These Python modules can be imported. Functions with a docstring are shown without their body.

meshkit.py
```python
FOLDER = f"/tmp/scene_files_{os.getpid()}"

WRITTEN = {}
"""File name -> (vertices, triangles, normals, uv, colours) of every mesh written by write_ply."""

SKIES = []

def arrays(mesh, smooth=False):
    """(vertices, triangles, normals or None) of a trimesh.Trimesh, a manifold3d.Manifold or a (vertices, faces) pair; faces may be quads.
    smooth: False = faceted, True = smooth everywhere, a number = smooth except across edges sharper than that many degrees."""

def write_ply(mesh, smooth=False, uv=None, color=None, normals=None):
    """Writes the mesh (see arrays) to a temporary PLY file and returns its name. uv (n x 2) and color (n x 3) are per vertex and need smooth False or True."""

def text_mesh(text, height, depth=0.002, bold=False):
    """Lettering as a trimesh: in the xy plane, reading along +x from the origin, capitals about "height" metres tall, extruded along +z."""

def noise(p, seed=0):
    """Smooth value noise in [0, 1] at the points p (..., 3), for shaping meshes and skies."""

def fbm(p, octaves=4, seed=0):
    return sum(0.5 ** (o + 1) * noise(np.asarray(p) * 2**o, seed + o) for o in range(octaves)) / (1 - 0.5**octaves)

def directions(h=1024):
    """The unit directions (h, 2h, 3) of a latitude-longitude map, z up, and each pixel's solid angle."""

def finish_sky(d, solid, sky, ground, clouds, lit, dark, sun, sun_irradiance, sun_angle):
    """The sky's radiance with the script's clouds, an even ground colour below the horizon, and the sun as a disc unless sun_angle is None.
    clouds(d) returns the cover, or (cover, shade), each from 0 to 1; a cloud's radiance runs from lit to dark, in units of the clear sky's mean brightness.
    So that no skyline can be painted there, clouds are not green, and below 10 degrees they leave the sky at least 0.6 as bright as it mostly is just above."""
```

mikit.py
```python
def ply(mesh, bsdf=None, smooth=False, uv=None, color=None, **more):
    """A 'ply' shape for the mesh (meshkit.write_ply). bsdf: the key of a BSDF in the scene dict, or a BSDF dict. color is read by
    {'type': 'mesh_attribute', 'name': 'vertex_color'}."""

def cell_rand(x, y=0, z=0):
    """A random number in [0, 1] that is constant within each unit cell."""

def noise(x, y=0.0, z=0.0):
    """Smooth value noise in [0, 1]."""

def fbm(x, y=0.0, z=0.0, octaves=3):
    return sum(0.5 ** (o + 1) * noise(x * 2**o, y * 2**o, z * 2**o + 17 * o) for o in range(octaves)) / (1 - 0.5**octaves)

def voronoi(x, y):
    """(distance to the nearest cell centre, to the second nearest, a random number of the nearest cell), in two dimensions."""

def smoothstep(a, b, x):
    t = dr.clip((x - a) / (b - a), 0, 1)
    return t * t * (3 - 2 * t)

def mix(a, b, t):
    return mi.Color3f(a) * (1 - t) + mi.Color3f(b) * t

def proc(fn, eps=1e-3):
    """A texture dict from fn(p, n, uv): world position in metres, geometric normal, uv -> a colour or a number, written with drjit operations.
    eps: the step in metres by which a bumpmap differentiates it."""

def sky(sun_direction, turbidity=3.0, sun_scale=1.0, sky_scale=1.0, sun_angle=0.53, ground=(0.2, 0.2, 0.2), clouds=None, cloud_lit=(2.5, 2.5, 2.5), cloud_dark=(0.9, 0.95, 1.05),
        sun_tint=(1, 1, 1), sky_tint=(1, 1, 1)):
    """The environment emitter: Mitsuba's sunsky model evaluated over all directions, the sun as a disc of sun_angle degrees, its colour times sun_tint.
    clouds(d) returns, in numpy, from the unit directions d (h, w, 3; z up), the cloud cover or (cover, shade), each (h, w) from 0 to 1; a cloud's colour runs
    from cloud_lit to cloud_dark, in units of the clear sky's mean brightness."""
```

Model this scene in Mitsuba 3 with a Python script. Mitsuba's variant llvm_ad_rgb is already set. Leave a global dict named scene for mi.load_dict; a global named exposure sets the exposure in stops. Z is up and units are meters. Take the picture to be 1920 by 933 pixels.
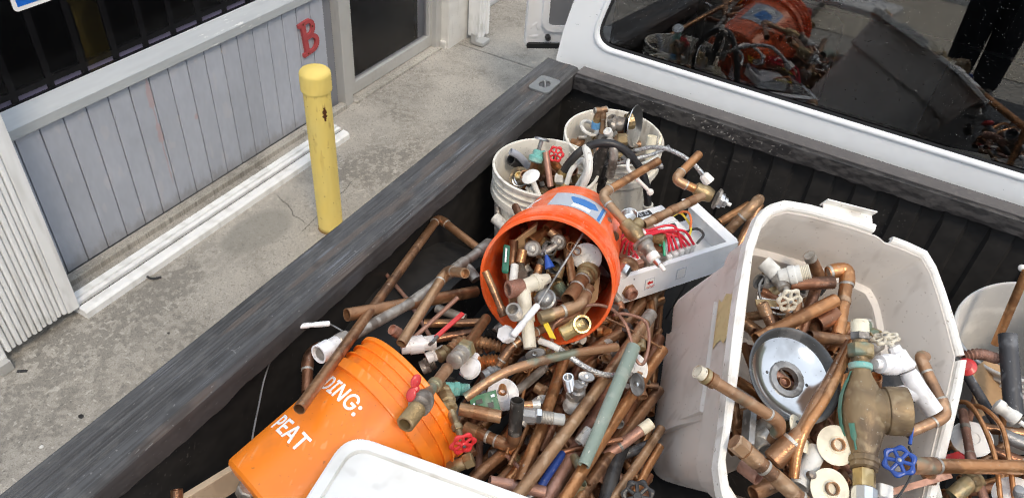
import math, random
import numpy as np, trimesh, drjit as dr
import mitsuba as mi
import mikit, meshkit
from mikit import proc, noise, fbm, smoothstep, mix, cell_rand
from shapely.geometry import Polygon, box as sbox

# ------------------------------------------------------------------ camera, sky, exposure
T = mi.ScalarTransform4f
scene, labels = {}, {}
CAM = np.array([0, 0, 2.35])
scene['camera'] = {'type': 'perspective', 'fov': 67.38, 'fov_axis': 'x', 'near_clip': 0.02, 'far_clip': 400.0,
                   'to_world': T().look_at(origin=[0, 0, 2.35], target=[0.6848, 0.3364, 2.35 - 0.6465], up=[0.5372, 0.3664, 0.7597])}
exposure = 2.15
def overcast(d):
    # an even overcast: brighter overhead than at the horizon, with soft cloud structure
    e = np.clip(d[..., 2], 0, 1); c = meshkit.fbm(d / (.35 + e[..., None]) * 2.2, 4, 5)
    return np.ones_like(e), np.clip(1 - e * 1.15 + (c - .5) * .9, 0, 1)
scene['sky'] = mikit.sky([-0.42, -0.48, 0.78], turbidity=4, sun_scale=0.3, sun_angle=14, clouds=overcast, cloud_lit=(2.7, 2.95, 3.3), cloud_dark=(1.35, 1.5, 1.72))

# ------------------------------------------------------------------ materials
def mat(key, color, rough=0.5, metallic=0.0, spec=0.5, bump=None, clear=0.0, aniso=None, coat_gloss=0.9):
    if callable(color): c = proc(color)
    elif isinstance(color, dict): c = color
    else: c = {'type': 'rgb', 'value': list(color)}
    b = {'type': 'principled', 'base_color': c, 'roughness': proc(rough) if callable(rough) else rough, 'metallic': metallic, 'specular': spec}
    if clear: b['clearcoat'] = clear; b['clearcoat_gloss'] = coat_gloss
    if bump: b = {'type': 'bumpmap', 'arbitrary': proc(bump[0], eps=bump[2] if len(bump) > 2 else 1e-3), 'scale': bump[1], 'bsdf': b}
    scene['material_' + key] = {'type': 'twosided', 'bsdf': b}
    return key

def metal_h(p, n, uv): return fbm(p.x * 90, p.y * 90, p.z * 90, 3) + .35 * noise(p.x * 420, p.y * 420, p.z * 420)
MB = (metal_h, .0011, 6e-4)
def copper(base, dark, light, green=0.0, k=1.0, ox=0.5):
    base, dark, light = (mi.Color3f(*c) for c in (base, dark, light))
    def f(p, n, uv):
        a = fbm(p.x * 16 * k, p.y * 16 * k, p.z * 16 * k + 3, 3)
        b = fbm(p.x * 70, p.y * 70, p.z * 70, 2)
        s = noise(p.x * 240, p.y * 240, p.z * 240)
        c = mix(base, dark, smoothstep(.62 - ox * .3, .68, a))
        c = mix(c, light, smoothstep(.52, .8, b) * .55)
        c = mix(c, mi.Color3f(.45, .43, .38), smoothstep(.86, .95, s) * .5)
        if green:
            g = fbm(p.x * 22 + 7, p.y * 22, p.z * 22, 3)
            c = mix(c, mi.Color3f(.20, .29, .235), smoothstep(.64 - green * .25, .78 - green * .2, g) * .75)
        return c
    return f

mat('copper_brown', copper((.35, .185, .097), (.165, .09, .054), (.50, .30, .175)), 0.36, .70, bump=MB)
mat('copper_orange', copper((.52, .245, .105), (.29, .14, .065), (.66, .38, .2), ox=.4), 0.32, .74, bump=MB)
mat('copper_dark', copper((.27, .125, .07), (.12, .062, .04), (.40, .21, .13)), 0.36, .72, bump=MB)
mat('copper_pink', copper((.40, .22, .165), (.26, .14, .10), (.55, .34, .27)), 0.5, .5, bump=MB)
mat('copper_tan', copper((.42, .255, .145), (.26, .15, .085), (.55, .40, .27)), 0.38, .62, bump=MB)
mat('copper_patina', copper((.42, .235, .13), (.22, .13, .08), (.56, .38, .25), green=.34), 0.42, .6, bump=MB)
mat('brass', copper((.36, .265, .14), (.20, .145, .08), (.56, .44, .26), ox=.5), 0.40, .66, bump=MB)
mat('meter_brass', copper((.27, .19, .105), (.14, .10, .065), (.40, .31, .20), ox=.6), 0.52, .5, bump=MB)
mat('brass_green', copper((.36, .27, .14), (.2, .15, .09), (.5, .42, .28), green=.55), 0.5, .55, bump=MB)
mat('brass_bright', copper((.54, .40, .18), (.32, .23, .11), (.72, .58, .34), ox=.35), 0.3, .8, bump=MB)
mat('solder', copper((.50, .48, .44), (.34, .31, .27), (.68, .66, .62)), 0.45, .6, bump=MB)
mat('steel_dirty', copper((.33, .305, .275), (.15, .125, .105), (.56, .54, .5), k=1.6, ox=.7), 0.45, .5, bump=MB)
mat('steel_grey', copper((.29, .29, .29), (.15, .145, .14), (.48, .48, .48), k=1.6, ox=.6), 0.42, .6, bump=MB)
mat('chrome', copper((.72, .72, .72), (.5, .49, .47), (.86, .86, .86), ox=.15), 0.16, .95)
mat('grimy_black', copper((.035, .033, .03), (.018, .017, .016), (.16, .15, .14)), 0.55, .1)

def dirty(base, dirt, amount=.5, k=1.0, speck=.4):
    base, dirt = mi.Color3f(*base), mi.Color3f(*dirt)
    def f(p, n, uv):
        a = fbm(p.x * 11 * k, p.y * 11 * k, p.z * 11 * k, 4)
        s = noise(p.x * 190, p.y * 190, p.z * 190)
        sm = fbm(p.x * 45, p.y * 45, p.z * 9, 2)
        c = mix(base, dirt, smoothstep(.5, .85, a) * amount)
        c = mix(c, dirt, smoothstep(.62, .8, sm) * amount * .6)
        return mix(c, dirt, smoothstep(.86, .94, s) * speck)
    return f

mat('white_plastic', dirty((.78, .77, .74), (.42, .39, .34), .4), .4)
mat('white_pipe_plastic', dirty((.76, .76, .78), (.40, .37, .34), .6, 2.0, .8), .34)
mat('white_paint_dirty', dirty((.66, .655, .62), (.28, .25, .21), .85, 2.2, .9), .5)
mat('cream_plastic', dirty((.74, .69, .54), (.38, .30, .20), .65, 2.0, .8), .42)
mat('cream_paint', dirty((.62, .57, .46), (.27, .22, .16), .85, 2.4, .9), .5)
mat('bucket_white', dirty((.74, .72, .65), (.30, .26, .20), .7, 1.3, .9), .42)
mat('bucket_grey', dirty((.52, .51, .49), (.72, .71, .68), .8, 1.6, .5), .5)
def orange_f(p, n, uv):
    a = fbm(p.x * 14, p.y * 14, p.z * 14, 4); s = noise(p.x * 170, p.y * 170, p.z * 170)
    k1 = noise(p.x * 22 + p.z * 60, p.y * 190 - p.x * 60, p.z * 150); pa = smoothstep(.46, .62, fbm(p.x * 9, p.y * 9, p.z * 9 + 4, 3))
    c = mix(mi.Color3f(.86, .22, .016), mi.Color3f(.50, .15, .03), smoothstep(.52, .82, a) * .5)
    c = mix(c, mi.Color3f(.90, .48, .22), smoothstep(.74, .88, k1) * pa * .25)
    return mix(c, mi.Color3f(.22, .10, .04), smoothstep(.89, .95, s) * .4)
mat('bucket_orange', orange_f, .33)
mat('bucket_red', dirty((.78, .12, .026), (.72, .36, .25), .5, 1.6, .7), .34)
mat('tote_plastic', dirty((.60, .56, .515), (.36, .31, .265), .5, 1.0, .6), .42)
mat('tote_rim', dirty((.74, .725, .685), (.33, .28, .23), .55, 1.6, .9), .42)
mat('black_rubber', dirty((.022, .022, .024), (.09, .088, .085), .6), .42)
mat('black_plastic', dirty((.028, .028, .03), (.15, .15, .15), .5), .4)
mat('grey_blue_plastic', dirty((.33, .35, .40), (.5, .5, .5), .4), .4)
mat('grey_plastic', dirty((.36, .37, .36), (.55, .54, .5), .5), .45)
mat('green_grey_plastic', dirty((.215, .275, .24), (.46, .46, .41), .5, 2.5, .9), .65)
mat('red_paint', dirty((.62, .03, .035), (.35, .06, .05), .4), .35)
mat('red_plastic', dirty((.55, .04, .04), (.5, .2, .18), .3), .3)
mat('blue_dark', dirty((.012, .04, .2), (.1, .12, .2), .4, 3.0, .9), .45)
mat('dust', (.5, .5, .48), .9)
mat('blue_paint', dirty((.02, .075, .35), (.03, .05, .15), .5), .38)
mat('light_blue', dirty((.12, .33, .62), (.3, .35, .4), .4), .4)
mat('teal_corroded', dirty((.16, .42, .38), (.42, .44, .38), .7, 2.0), .6)
mat('green_plastic', (.02, .13, .08), .4)
mat('yellow_tape', (.78, .58, .04), .5)
mat('yellow_wire', (.75, .6, .05), .4)
mat('red_wire', (.66, .025, .05), .35)
mat('green_wire', (.03, .38, .2), .4)
mat('orange_wire', (.75, .2, .06), .4)
mat('circuit_green', dirty((.025, .16, .075), (.35, .4, .34), .4, 4.0, .9), .4)
mat('cardboard', dirty((.44, .29, .165), (.28, .18, .10), .5), .8, spec=.15)
mat('wood_strip', dirty((.48, .38, .27), (.3, .22, .15), .5), .7, spec=.2)
mat('masking_tape', dirty((.58, .48, .25), (.40, .31, .15), .7, 4.0), .5)
mat('sheet_white', dirty((.80, .82, .84), (.6, .6, .6), .25), .3)
mat('label_white', (.78, .78, .76), .5)
mat('print_black', (.03, .03, .035), .5)
mat('print_grey', (.42, .46, .52), .4)
mat('print_blue', (.05, .19, .5), .4)
mat('print_white', (.82, .82, .80), .45)
mat('print_red', (.6, .03, .03), .4)
mat('letter_red', dirty((.36, .055, .06), (.26, .045, .045), .6, 3.0), .55)
mat('sign_blue', (.01, .13, .55), .3)

def concrete_f(p, n, uv):
    a = fbm(p.x * 2.3 + 3, p.y * 2.3, 0, 4)
    b = fbm(p.x * 6, p.y * 6, 2, 4)
    g = noise(p.x * 170, p.y * 170); g2 = noise(p.x * 420, p.y * 420); g3 = fbm(p.x * 48, p.y * 48, 5, 3)
    c = mix(mi.Color3f(.425, .402, .362), mi.Color3f(.335, .315, .28), b)
    m = smoothstep(.42, .66, a) * (.45 + .55 * smoothstep(.25, .75, g3))
    # mould collects by the wall side
    q2 = dr.exp(-dr.square((p.x - 1.32) / .36) - dr.square((p.y - 2.33 - .12 * (b - .5)) / .11)) + .8 * dr.exp(-dr.square((p.x - .95) / .12) - dr.square((p.y - 2.42) / .10)) + .7 * dr.exp(-dr.square((p.x - 2.75) / .45) - dr.square((p.y - 2.12 - .2 * (b - .5)) / .16))
    m = m * .8 + q2 * smoothstep(.30, .58, g3) * 1.1 + smoothstep(.5, .75, b) * .4 * smoothstep(.3, .7, g3)
    c = mix(c, mi.Color3f(.115, .108, .098), dr.clip(m, 0, 1) * .56)
    c = mix(c, mi.Color3f(.10, .095, .085), smoothstep(.70, .9, g) * .4)
    c = c * (.82 + .36 * g2)
    c = mix(c, mi.Color3f(.62, .60, .55), smoothstep(.84, .93, noise(p.x * 90 + 5, p.y * 90)) * .35)
    # a repair patch with a darker stain, a hairline crack near the bollard
    q = dr.sqrt(dr.square((p.x - 1.93) / .22) + dr.square((p.y - 2.28) / .13)) + .5 * (b - .5)
    c = mix(c, mi.Color3f(.20, .195, .175), (1 - smoothstep(.7, 1.0, q)) * .55)
    w = p.x - 2.13 - .05 * fbm(p.y * 9, 1, 0, 3) - (p.y - 2.3) * .35
    cr = (1 - smoothstep(.0015, .0035, dr.abs(w))) * smoothstep(2.12, 2.16, p.y) * (1 - smoothstep(2.37, 2.42, p.y))
    w2 = p.y - 2.11 - .02 * fbm(p.x * 12, 4, 0, 3) - (p.x - 2.1) * .12
    cr2 = (1 - smoothstep(.001, .0028, dr.abs(w2))) * smoothstep(2.02, 2.05, p.x) * (1 - smoothstep(2.4, 2.6, p.x))
    return mix(c, mi.Color3f(.035, .034, .03), dr.clip(cr + cr2, 0, 1) * .8)
def concrete_h(p, n, uv): return noise(p.x * 140, p.y * 140) * .5 + fbm(p.x * 40, p.y * 40, 0, 2) * .7
mat('concrete', concrete_f, .85, spec=.2, bump=(concrete_h, .0035))

def liner_f(p, n, uv):
    q = p.x * .7 + p.y * .7
    s = noise(q * 30 + p.z * 34, (p.x - p.y) * 160 - p.z * 25, p.z * 150)
    s2 = noise(p.x * 210 - p.z * 60, p.y * 26, p.z * 28 + 4)
    patch = fbm(p.x * 6, p.y * 6, p.z * 6, 3)
    d = fbm(p.x * 30, p.y * 30, p.z * 30, 3)
    c = mix(mi.Color3f(.025, .025, .026), mi.Color3f(.048, .046, .045), d)
    k = smoothstep(.80, .93, s) + smoothstep(.84, .95, s2)
    return mix(c * .8, mi.Color3f(.18, .17, .16), dr.clip(k, 0, 1) * smoothstep(.48, .72, patch) * .35)
mat('bed_liner', liner_f, .42, spec=.22, bump=(lambda p, n, uv: fbm(p.x * 60, p.y * 60, p.z * 60, 2), .0012))

def rail_f(p, n, uv):
    a = noise(p.x * 5, p.y * 420, 3); a2 = noise(p.x * 7 + 9, p.y * 520, 1); b = fbm(p.x * 5, p.y * 16, 0, 3); g = noise(p.x * 130, p.y * 190, p.z * 200)
    a = a * .6 + .4 * fbm(p.x * 9, p.y * 60, 4, 3)
    c = mix(mi.Color3f(.047, .047, .049), mi.Color3f(.074, .076, .081), smoothstep(.25, .75, a))
    c = mix(c, mi.Color3f(.17, .185, .215), smoothstep(.74, .92, a2) * smoothstep(.5, .66, b) * .6)
    c = mix(c, mi.Color3f(.10, .10, .10), smoothstep(.5, .75, fbm(p.x * 40, p.y * 90, 11, 4)) * .4)
    c = mix(c, mi.Color3f(.11, .085, .07), smoothstep(.62, .75, noise(p.x * 4 + 20, p.y * 50)) * .5)
    c = mix(c, mi.Color3f(.03, .03, .031), smoothstep(.6, .8, fbm(p.x * 12, p.y * 30, 7, 3)) * .55)
    c = mix(c, mi.Color3f(.28, .28, .28), smoothstep(.88, .96, g) * .4)
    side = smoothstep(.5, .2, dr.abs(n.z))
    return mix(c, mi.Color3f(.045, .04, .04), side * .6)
mat('rail_plastic', rail_f, .5, spec=.35, bump=(lambda p, n, uv: noise(p.x * 9, p.y * 420, p.z * 60) + .6 * fbm(p.x * 90, p.y * 90, p.z * 90, 2), .0014))
def scuffed_f(p, n, uv):
    g = fbm(p.x * 40, p.y * 40, p.z * 70, 3); s = noise(p.y * 160 + p.z * 50, p.z * 190, p.x * 60); pa = fbm(p.y * 5 + 2, p.z * 9, 0, 2)
    c = mix(mi.Color3f(.022, .021, .022), mi.Color3f(.055, .052, .052), smoothstep(.35, .7, g))
    return mix(c, mi.Color3f(.38, .37, .35), smoothstep(.80, .93, s) * smoothstep(.47, .65, pa) * .5)
mat('scuffed_liner', scuffed_f, .5, bump=(lambda p, n, uv: fbm(p.x * 55, p.y * 55, p.z * 55, 3), .003))
mat('bulkhead_grey', dirty((.10, .093, .093), (.16, .15, .145), .5), .55)

def truck_white(p, n, uv):
    s = noise(p.x * 50, p.y * 60 + p.z * 30, p.z * 240) * smoothstep(.3, .5, noise(p.y * 5, p.z * 9)); a = fbm(p.y * 3, p.z * 8, 0, 3)
    c = mix(mi.Color3f(.80, .835, .86), mi.Color3f(.70, .72, .74), smoothstep(.5, .85, a) * .4)
    c = mix(c, mi.Color3f(.08, .08, .08), smoothstep(.93, .955, s) * .8)
    rust = smoothstep(.6, .75, fbm(p.y * 30, p.z * 60, 3, 3)) * smoothstep(.035, .0, dr.abs(p.z - 1.222)) * smoothstep(.55, .75, fbm(p.y * 4.3, 1, 1, 2))
    return mix(c, mi.Color3f(.22, .11, .06), dr.clip(rust, 0, 1) * .8)
mat('truck_paint', truck_white, .25, clear=1.0)
mat('door_paint', (.76, .77, .79), .3, clear=.8)
mat('trim_grey', (.16, .165, .18), .6)
mat('seal_black', (.012, .012, .013), .5)
mat('seat_cloth', (.035, .034, .035), .9, spec=.1)
mat('cabin_dark', (.012, .012, .012), .8, spec=.1)
mat('tie_down_grey', dirty((.17, .18, .185), (.3, .3, .3), .5), .4, .3)

def siding_f(p, n, uv):
    a = fbm(p.x * 5, p.z * 5, 1, 3); g = fbm(p.x * 60, p.z * 25, 2, 3); r = cell_rand((p.x - 1.146) / .1012, 2)
    c = mix(mi.Color3f(.395, .42, .48), mi.Color3f(.335, .36, .41), a) * (.93 + .12 * r)
    c = c * (.94 + .12 * g)
    scuff = smoothstep(.70, .80, fbm(p.x * 26, p.z * 9, 4, 3))
    c = mix(c, mi.Color3f(.45, .44, .46), scuff * .35)
    # two pink primer marks where the paint came off, and a chipped seam
    d1 = dr.sqrt(dr.square((p.x - 2.052) / .013) + dr.square((p.z - .405) / .016)) + .7 * (g - .5)
    d2 = dr.abs(p.x - 1.846 - .006 * (fbm(p.z * 30, 2, 2, 2) - .5)) / (.003 + .012 * smoothstep(.55, .7, fbm(p.z * 14, 3, 3, 2)))
    pink = (1 - smoothstep(.8, 1.1, d1)) + (1 - smoothstep(.8, 1.2, d2)) * smoothstep(.12, .2, p.z)
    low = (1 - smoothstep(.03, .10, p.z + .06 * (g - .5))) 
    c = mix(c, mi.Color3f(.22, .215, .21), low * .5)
    return mix(c, mi.Color3f(.42, .27, .26), dr.clip(pink, 0, 1) * .55)
mat('siding_paint', siding_f, .5, spec=.35, bump=(lambda p, n, uv: fbm(p.x * 90, p.y * 30, p.z * 14, 2), .0008))
mat('groove_dark', (.19, .20, .23), .7)
def sill_f(p, n, uv):
    a = fbm(p.x * 7, p.z * 70, p.y * 60, 3); s = smoothstep(.66, .76, fbm(p.x * 18, p.z * 120, p.y * 100, 3)) * smoothstep(.45, .6, noise(p.x * 4, 3))
    return mix(mix(mi.Color3f(.42, .445, .46), mi.Color3f(.35, .37, .385), a), mi.Color3f(.70, .70, .68), s * .7)
mat('sill_paint', sill_f, .45)
mat('aluminium', dirty((.50, .50, .485), (.36, .35, .32), .4, .5, .2), .45, .35)
def white_metal_f(p, n, uv):
    a = fbm(p.x * 30, p.y * 30, p.z * 3, 3); low = 1 - smoothstep(.0, .35, p.z + .3 * (a - .5))
    c = mix(mi.Color3f(.76, .77, .77), mi.Color3f(.55, .55, .53), smoothstep(.45, .8, a) * .6)
    return mix(c, mi.Color3f(.28, .29, .25), dr.clip(low * smoothstep(.45, .7, fbm(p.x * 40, p.y * 40, p.z * 12, 2)), 0, 1) * .4 * smoothstep(.05, .09, p.z))
mat('shutter_white', white_metal_f, .4)
mat('stucco', dirty((.60, .595, .57), (.42, .40, .37), .4), .85, spec=.2, bump=(lambda p, n, uv: fbm(p.x * 26, p.y * 26, p.z * 26, 3), .012))
mat('garage_grey', dirty((.42, .43, .44), (.32, .32, .32), .4), .6)
mat('frame_black', (.005, .005, .006), .4)
mat('window_lilac', (.40, .36, .46), .5)
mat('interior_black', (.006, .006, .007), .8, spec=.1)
scene['material_window_glass'] = {'type': 'thindielectric', 'int_ior': 1.26, 'specular_transmittance': {'type': 'rgb', 'value': [.6, .6, .65]}}
scene['material_tinted_glass'] = {'type': 'thindielectric', 'int_ior': 1.7, 'specular_transmittance': {'type': 'rgb', 'value': [.26, .27, .27]}}
scene['material_clear_film'] = {'type': 'thindielectric', 'int_ior': 1.45, 'specular_transmittance': {'type': 'rgb', 'value': [.93, .93, .93]}}

def yellow_f(p, n, uv):
    a = fbm(p.x * 22, p.y * 22, p.z * 7, 3); g = noise(p.x * 120, p.y * 120, p.z * 90)
    c = mix(mi.Color3f(.78, .595, .155), mi.Color3f(.72, .585, .20), a)
    st = smoothstep(.58, .70, fbm(p.x * 75, p.y * 75, p.z * 12, 3)) * smoothstep(.25, .7, p.z) * (1 - smoothstep(.715, .735, p.z))
    c = mix(c, mi.Color3f(.36, .22, .06), st * .55)
    c = mix(c, mi.Color3f(.16, .07, .03), smoothstep(.90, .95, g) * .8 * (1 - smoothstep(.70, .74, p.z)))
    low = 1 - smoothstep(.0, .03, p.z)
    return mix(c, mi.Color3f(.12, .05, .02), low * .9)
mat('bollard_yellow', yellow_f, .5, spec=.3)
mat('rust', dirty((.085, .032, .015), (.15, .07, .03), .6, 3.0), .85, spec=.1)
mat('asphalt', dirty((.32, .30, .265), (.22, .21, .19), .6, .1), .9, spec=.15)
mat('hedge_leaf', (.05, .085, .03), .7)
mat('jacket_dark', (.016, .017, .02), .9, spec=.1)
mat('skin', (.42, .26, .19), .6)
mat('hair_dark', (.03, .02, .015), .7)
def braid_f(p, n, uv):
    a = noise(p.x * 330, p.y * 330, p.z * 330)
    return mix(mi.Color3f(.34, .34, .34), mi.Color3f(.72, .72, .71), smoothstep(.3, .7, a))
mat('braided_steel', braid_f, .38, .6, bump=(lambda p, n, uv: noise(p.x * 400, p.y * 400, p.z * 400), .0016, 4e-4))

# ------------------------------------------------------------------ helpers
rng = random.Random(11)
def ply(mesh, m, **kw): return mikit.ply(mesh, 'material_' + m, **kw)
def numbered(k, pool):
    if k not in pool: return k
    i = 1
    while f'{k}_{i:03d}' in pool: i += 1
    return f'{k}_{i:03d}'
used = set()
def thing(name, label, cat, group=None):
    k = numbered(name, used); used.add(k)
    labels[k] = {'label': label, 'category': cat}
    if group: labels[k]['group'] = group
    return k
def struct(name):
    used.add(name); labels[name] = {'kind': 'structure'}; return name
def part(parent, name, mesh, m, smooth=35, label=None, **kw):
    k = numbered(parent + '__' + name, used); used.add(k)
    scene[k] = ply(mesh, m, smooth=smooth, **kw)
    if label: labels[k] = {'label': label}
    return k
def solo(name, label, cat, mesh, m, group=None, smooth=35):
    k = thing(name, label, cat, group)
    scene[k] = ply(mesh, m, smooth=smooth)
    return k
A = lambda *v: np.array(v, float)
def unit(v): v = np.asarray(v, float); return v / np.linalg.norm(v)
def basis(d):
    d = unit(d); a = A(0, 0, 1) if abs(d[2]) < .9 else A(1, 0, 0)
    x = unit(np.cross(a, d)); return x, np.cross(d, x), d
def join(*ms):
    ms = [m for m in ms if m is not None]
    return trimesh.util.concatenate(ms) if len(ms) > 1 else ms[0]
def ring_mesh(rings, close0=True, close1=True):
    n = len(rings[0]); v = np.vstack(rings); f = []
    for i in range(len(rings) - 1):
        for j in range(n):
            a, b = i * n + j, i * n + (j + 1) % n
            f += [(a, b, b + n), (a, b + n, a + n)]
    k = len(v)
    if close0: v = np.vstack([v, rings[0].mean(0)]); f += [(k, (j + 1) % n, j) for j in range(n)]; k += 1
    if close1:
        v = np.vstack([v, rings[-1].mean(0)]); o = (len(rings) - 1) * n
        f += [(k, o + j, o + (j + 1) % n) for j in range(n)]
    return trimesh.Trimesh(v, np.array(f), process=False)
def lathe(p, d, prof, n=20, phase=0.0, sq=None):
    """prof: (distance along d, radius) pairs; n-gon; sq: flatten factor across"""
    x, y, d = basis(d); p = np.asarray(p, float); rings = []
    t = np.arange(n) * 2 * math.pi / n + phase
    for s, r in prof:
        rings.append(p + d * s + max(r, 1e-5) * (np.outer(np.cos(t), x) + np.outer(np.sin(t), y) * (sq or 1)))
    return ring_mesh(rings, True, True)
def frames(pts):
    pts = np.asarray(pts, float); tan = np.gradient(pts, axis=0); tan /= np.maximum(np.linalg.norm(tan, axis=1), 1e-9)[:, None]
    x, y, _ = basis(tan[0]); out = []
    for t in tan:
        x = unit(x - t * (x @ t)); out.append((x, np.cross(t, x), t))
    return pts, out
def sweep(pts, r, n=14, hollow=None, depth=.03):
    """tube along the points; r a number or one per point; hollow: wall thickness, with open ends 'depth' deep"""
    pts, fr = frames(pts); r = np.broadcast_to(np.asarray(r, float), (len(pts),))
    t = np.arange(n) * 2 * math.pi / n; rings = []
    def ring(c, f, rr): return c + rr * (np.outer(np.cos(t), f[0]) + np.outer(np.sin(t), f[1]))
    if hollow:
        ri = r[0] - hollow; c, f = pts[0] + fr[0][2] * depth, fr[0]
        rings += [ring(c, f, ri * .98), ring(pts[0], f, ri)]
    for c, f, rr in zip(pts, fr, r): rings.append(ring(c, f, rr))
    if hollow:
        ri = r[-1] - hollow; f = fr[-1]
        rings += [ring(pts[-1], f, ri), ring(pts[-1] - f[2] * depth, f, ri * .98)]
    return ring_mesh(rings)
def spline(pts, k=8):
    pts = np.asarray(pts, float); P = np.vstack([2 * pts[0] - pts[1], pts, 2 * pts[-1] - pts[-2]]); out = []
    for i in range(1, len(P) - 2):
        for u in np.arange(k) / k:
            a, b, c, d = P[i - 1:i + 3]
            out.append(.5 * (2 * b + (c - a) * u + (2 * a - 5 * b + 4 * c - d) * u * u + (3 * b - a - 3 * c + d) * u ** 3))
    return np.array(out + [pts[-1]])
def arc_corner(a, b, c, rad, k=7):
    u, v = unit(np.subtract(a, b)), unit(np.subtract(c, b)); p0, p1 = np.add(b, u * rad), np.add(b, v * rad)
    t = np.linspace(0, 1, k)[:, None]
    return (1 - t) ** 2 * p0 + 2 * t * (1 - t) * np.asarray(b) + t ** 2 * p1
def boxm(c, size, axes=None):
    m = trimesh.creation.box(extents=size)
    if axes is not None:
        M = np.eye(4); M[:3, :3] = np.stack([unit(a) for a in axes], 1); m.apply_transform(M)
    m.apply_translation(c); return m
def bbox(x0, x1, y0, y1, z0, z1): return boxm(((x0 + x1) / 2, (y0 + y1) / 2, (z0 + z1) / 2), (x1 - x0, y1 - y0, z1 - z0))
def rbox(c, size, axes=None, r=.004):
    """box with rounded edges"""
    import manifold3d as m3
    hx, hy, hz = [max(s / 2 - r, 1e-4) for s in size]
    m = trimesh.convex.convex_hull(np.vstack([trimesh.creation.icosphere(subdivisions=1, radius=r).vertices + A(a * hx, b * hy, cc * hz) for a in (-1, 1) for b in (-1, 1) for cc in (-1, 1)]))
    if axes is not None:
        M = np.eye(4); M[:3, :3] = np.stack([unit(a) for a in axes], 1); m.apply_transform(M)
    m.apply_translation(c); return m
def place(m, p, x, y):
    """mesh in local xyz put at p with local x along x, local y along y"""
    x = unit(x); z = unit(np.cross(x, y)); y = np.cross(z, x)
    M = np.eye(4); M[:3, :3] = np.stack([x, y, z], 1); M[:3, 3] = p
    m = m.copy(); m.apply_transform(M); return m
def hexnut(p, d, r, L, n=6, ch=.12): return lathe(p, d, [(0, r * .86), (L * ch, r), (L * (1 - ch), r), (L, r * .86)], n)
def bead(p, d, r, L): return lathe(p, d, [(0, r), (L * .2, r * 1.045), (L * .8, r * 1.045), (L, r)], 16)
def lerp(a, b, t): return np.asarray(a, float) * (1 - t) + np.asarray(b, float) * t

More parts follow.
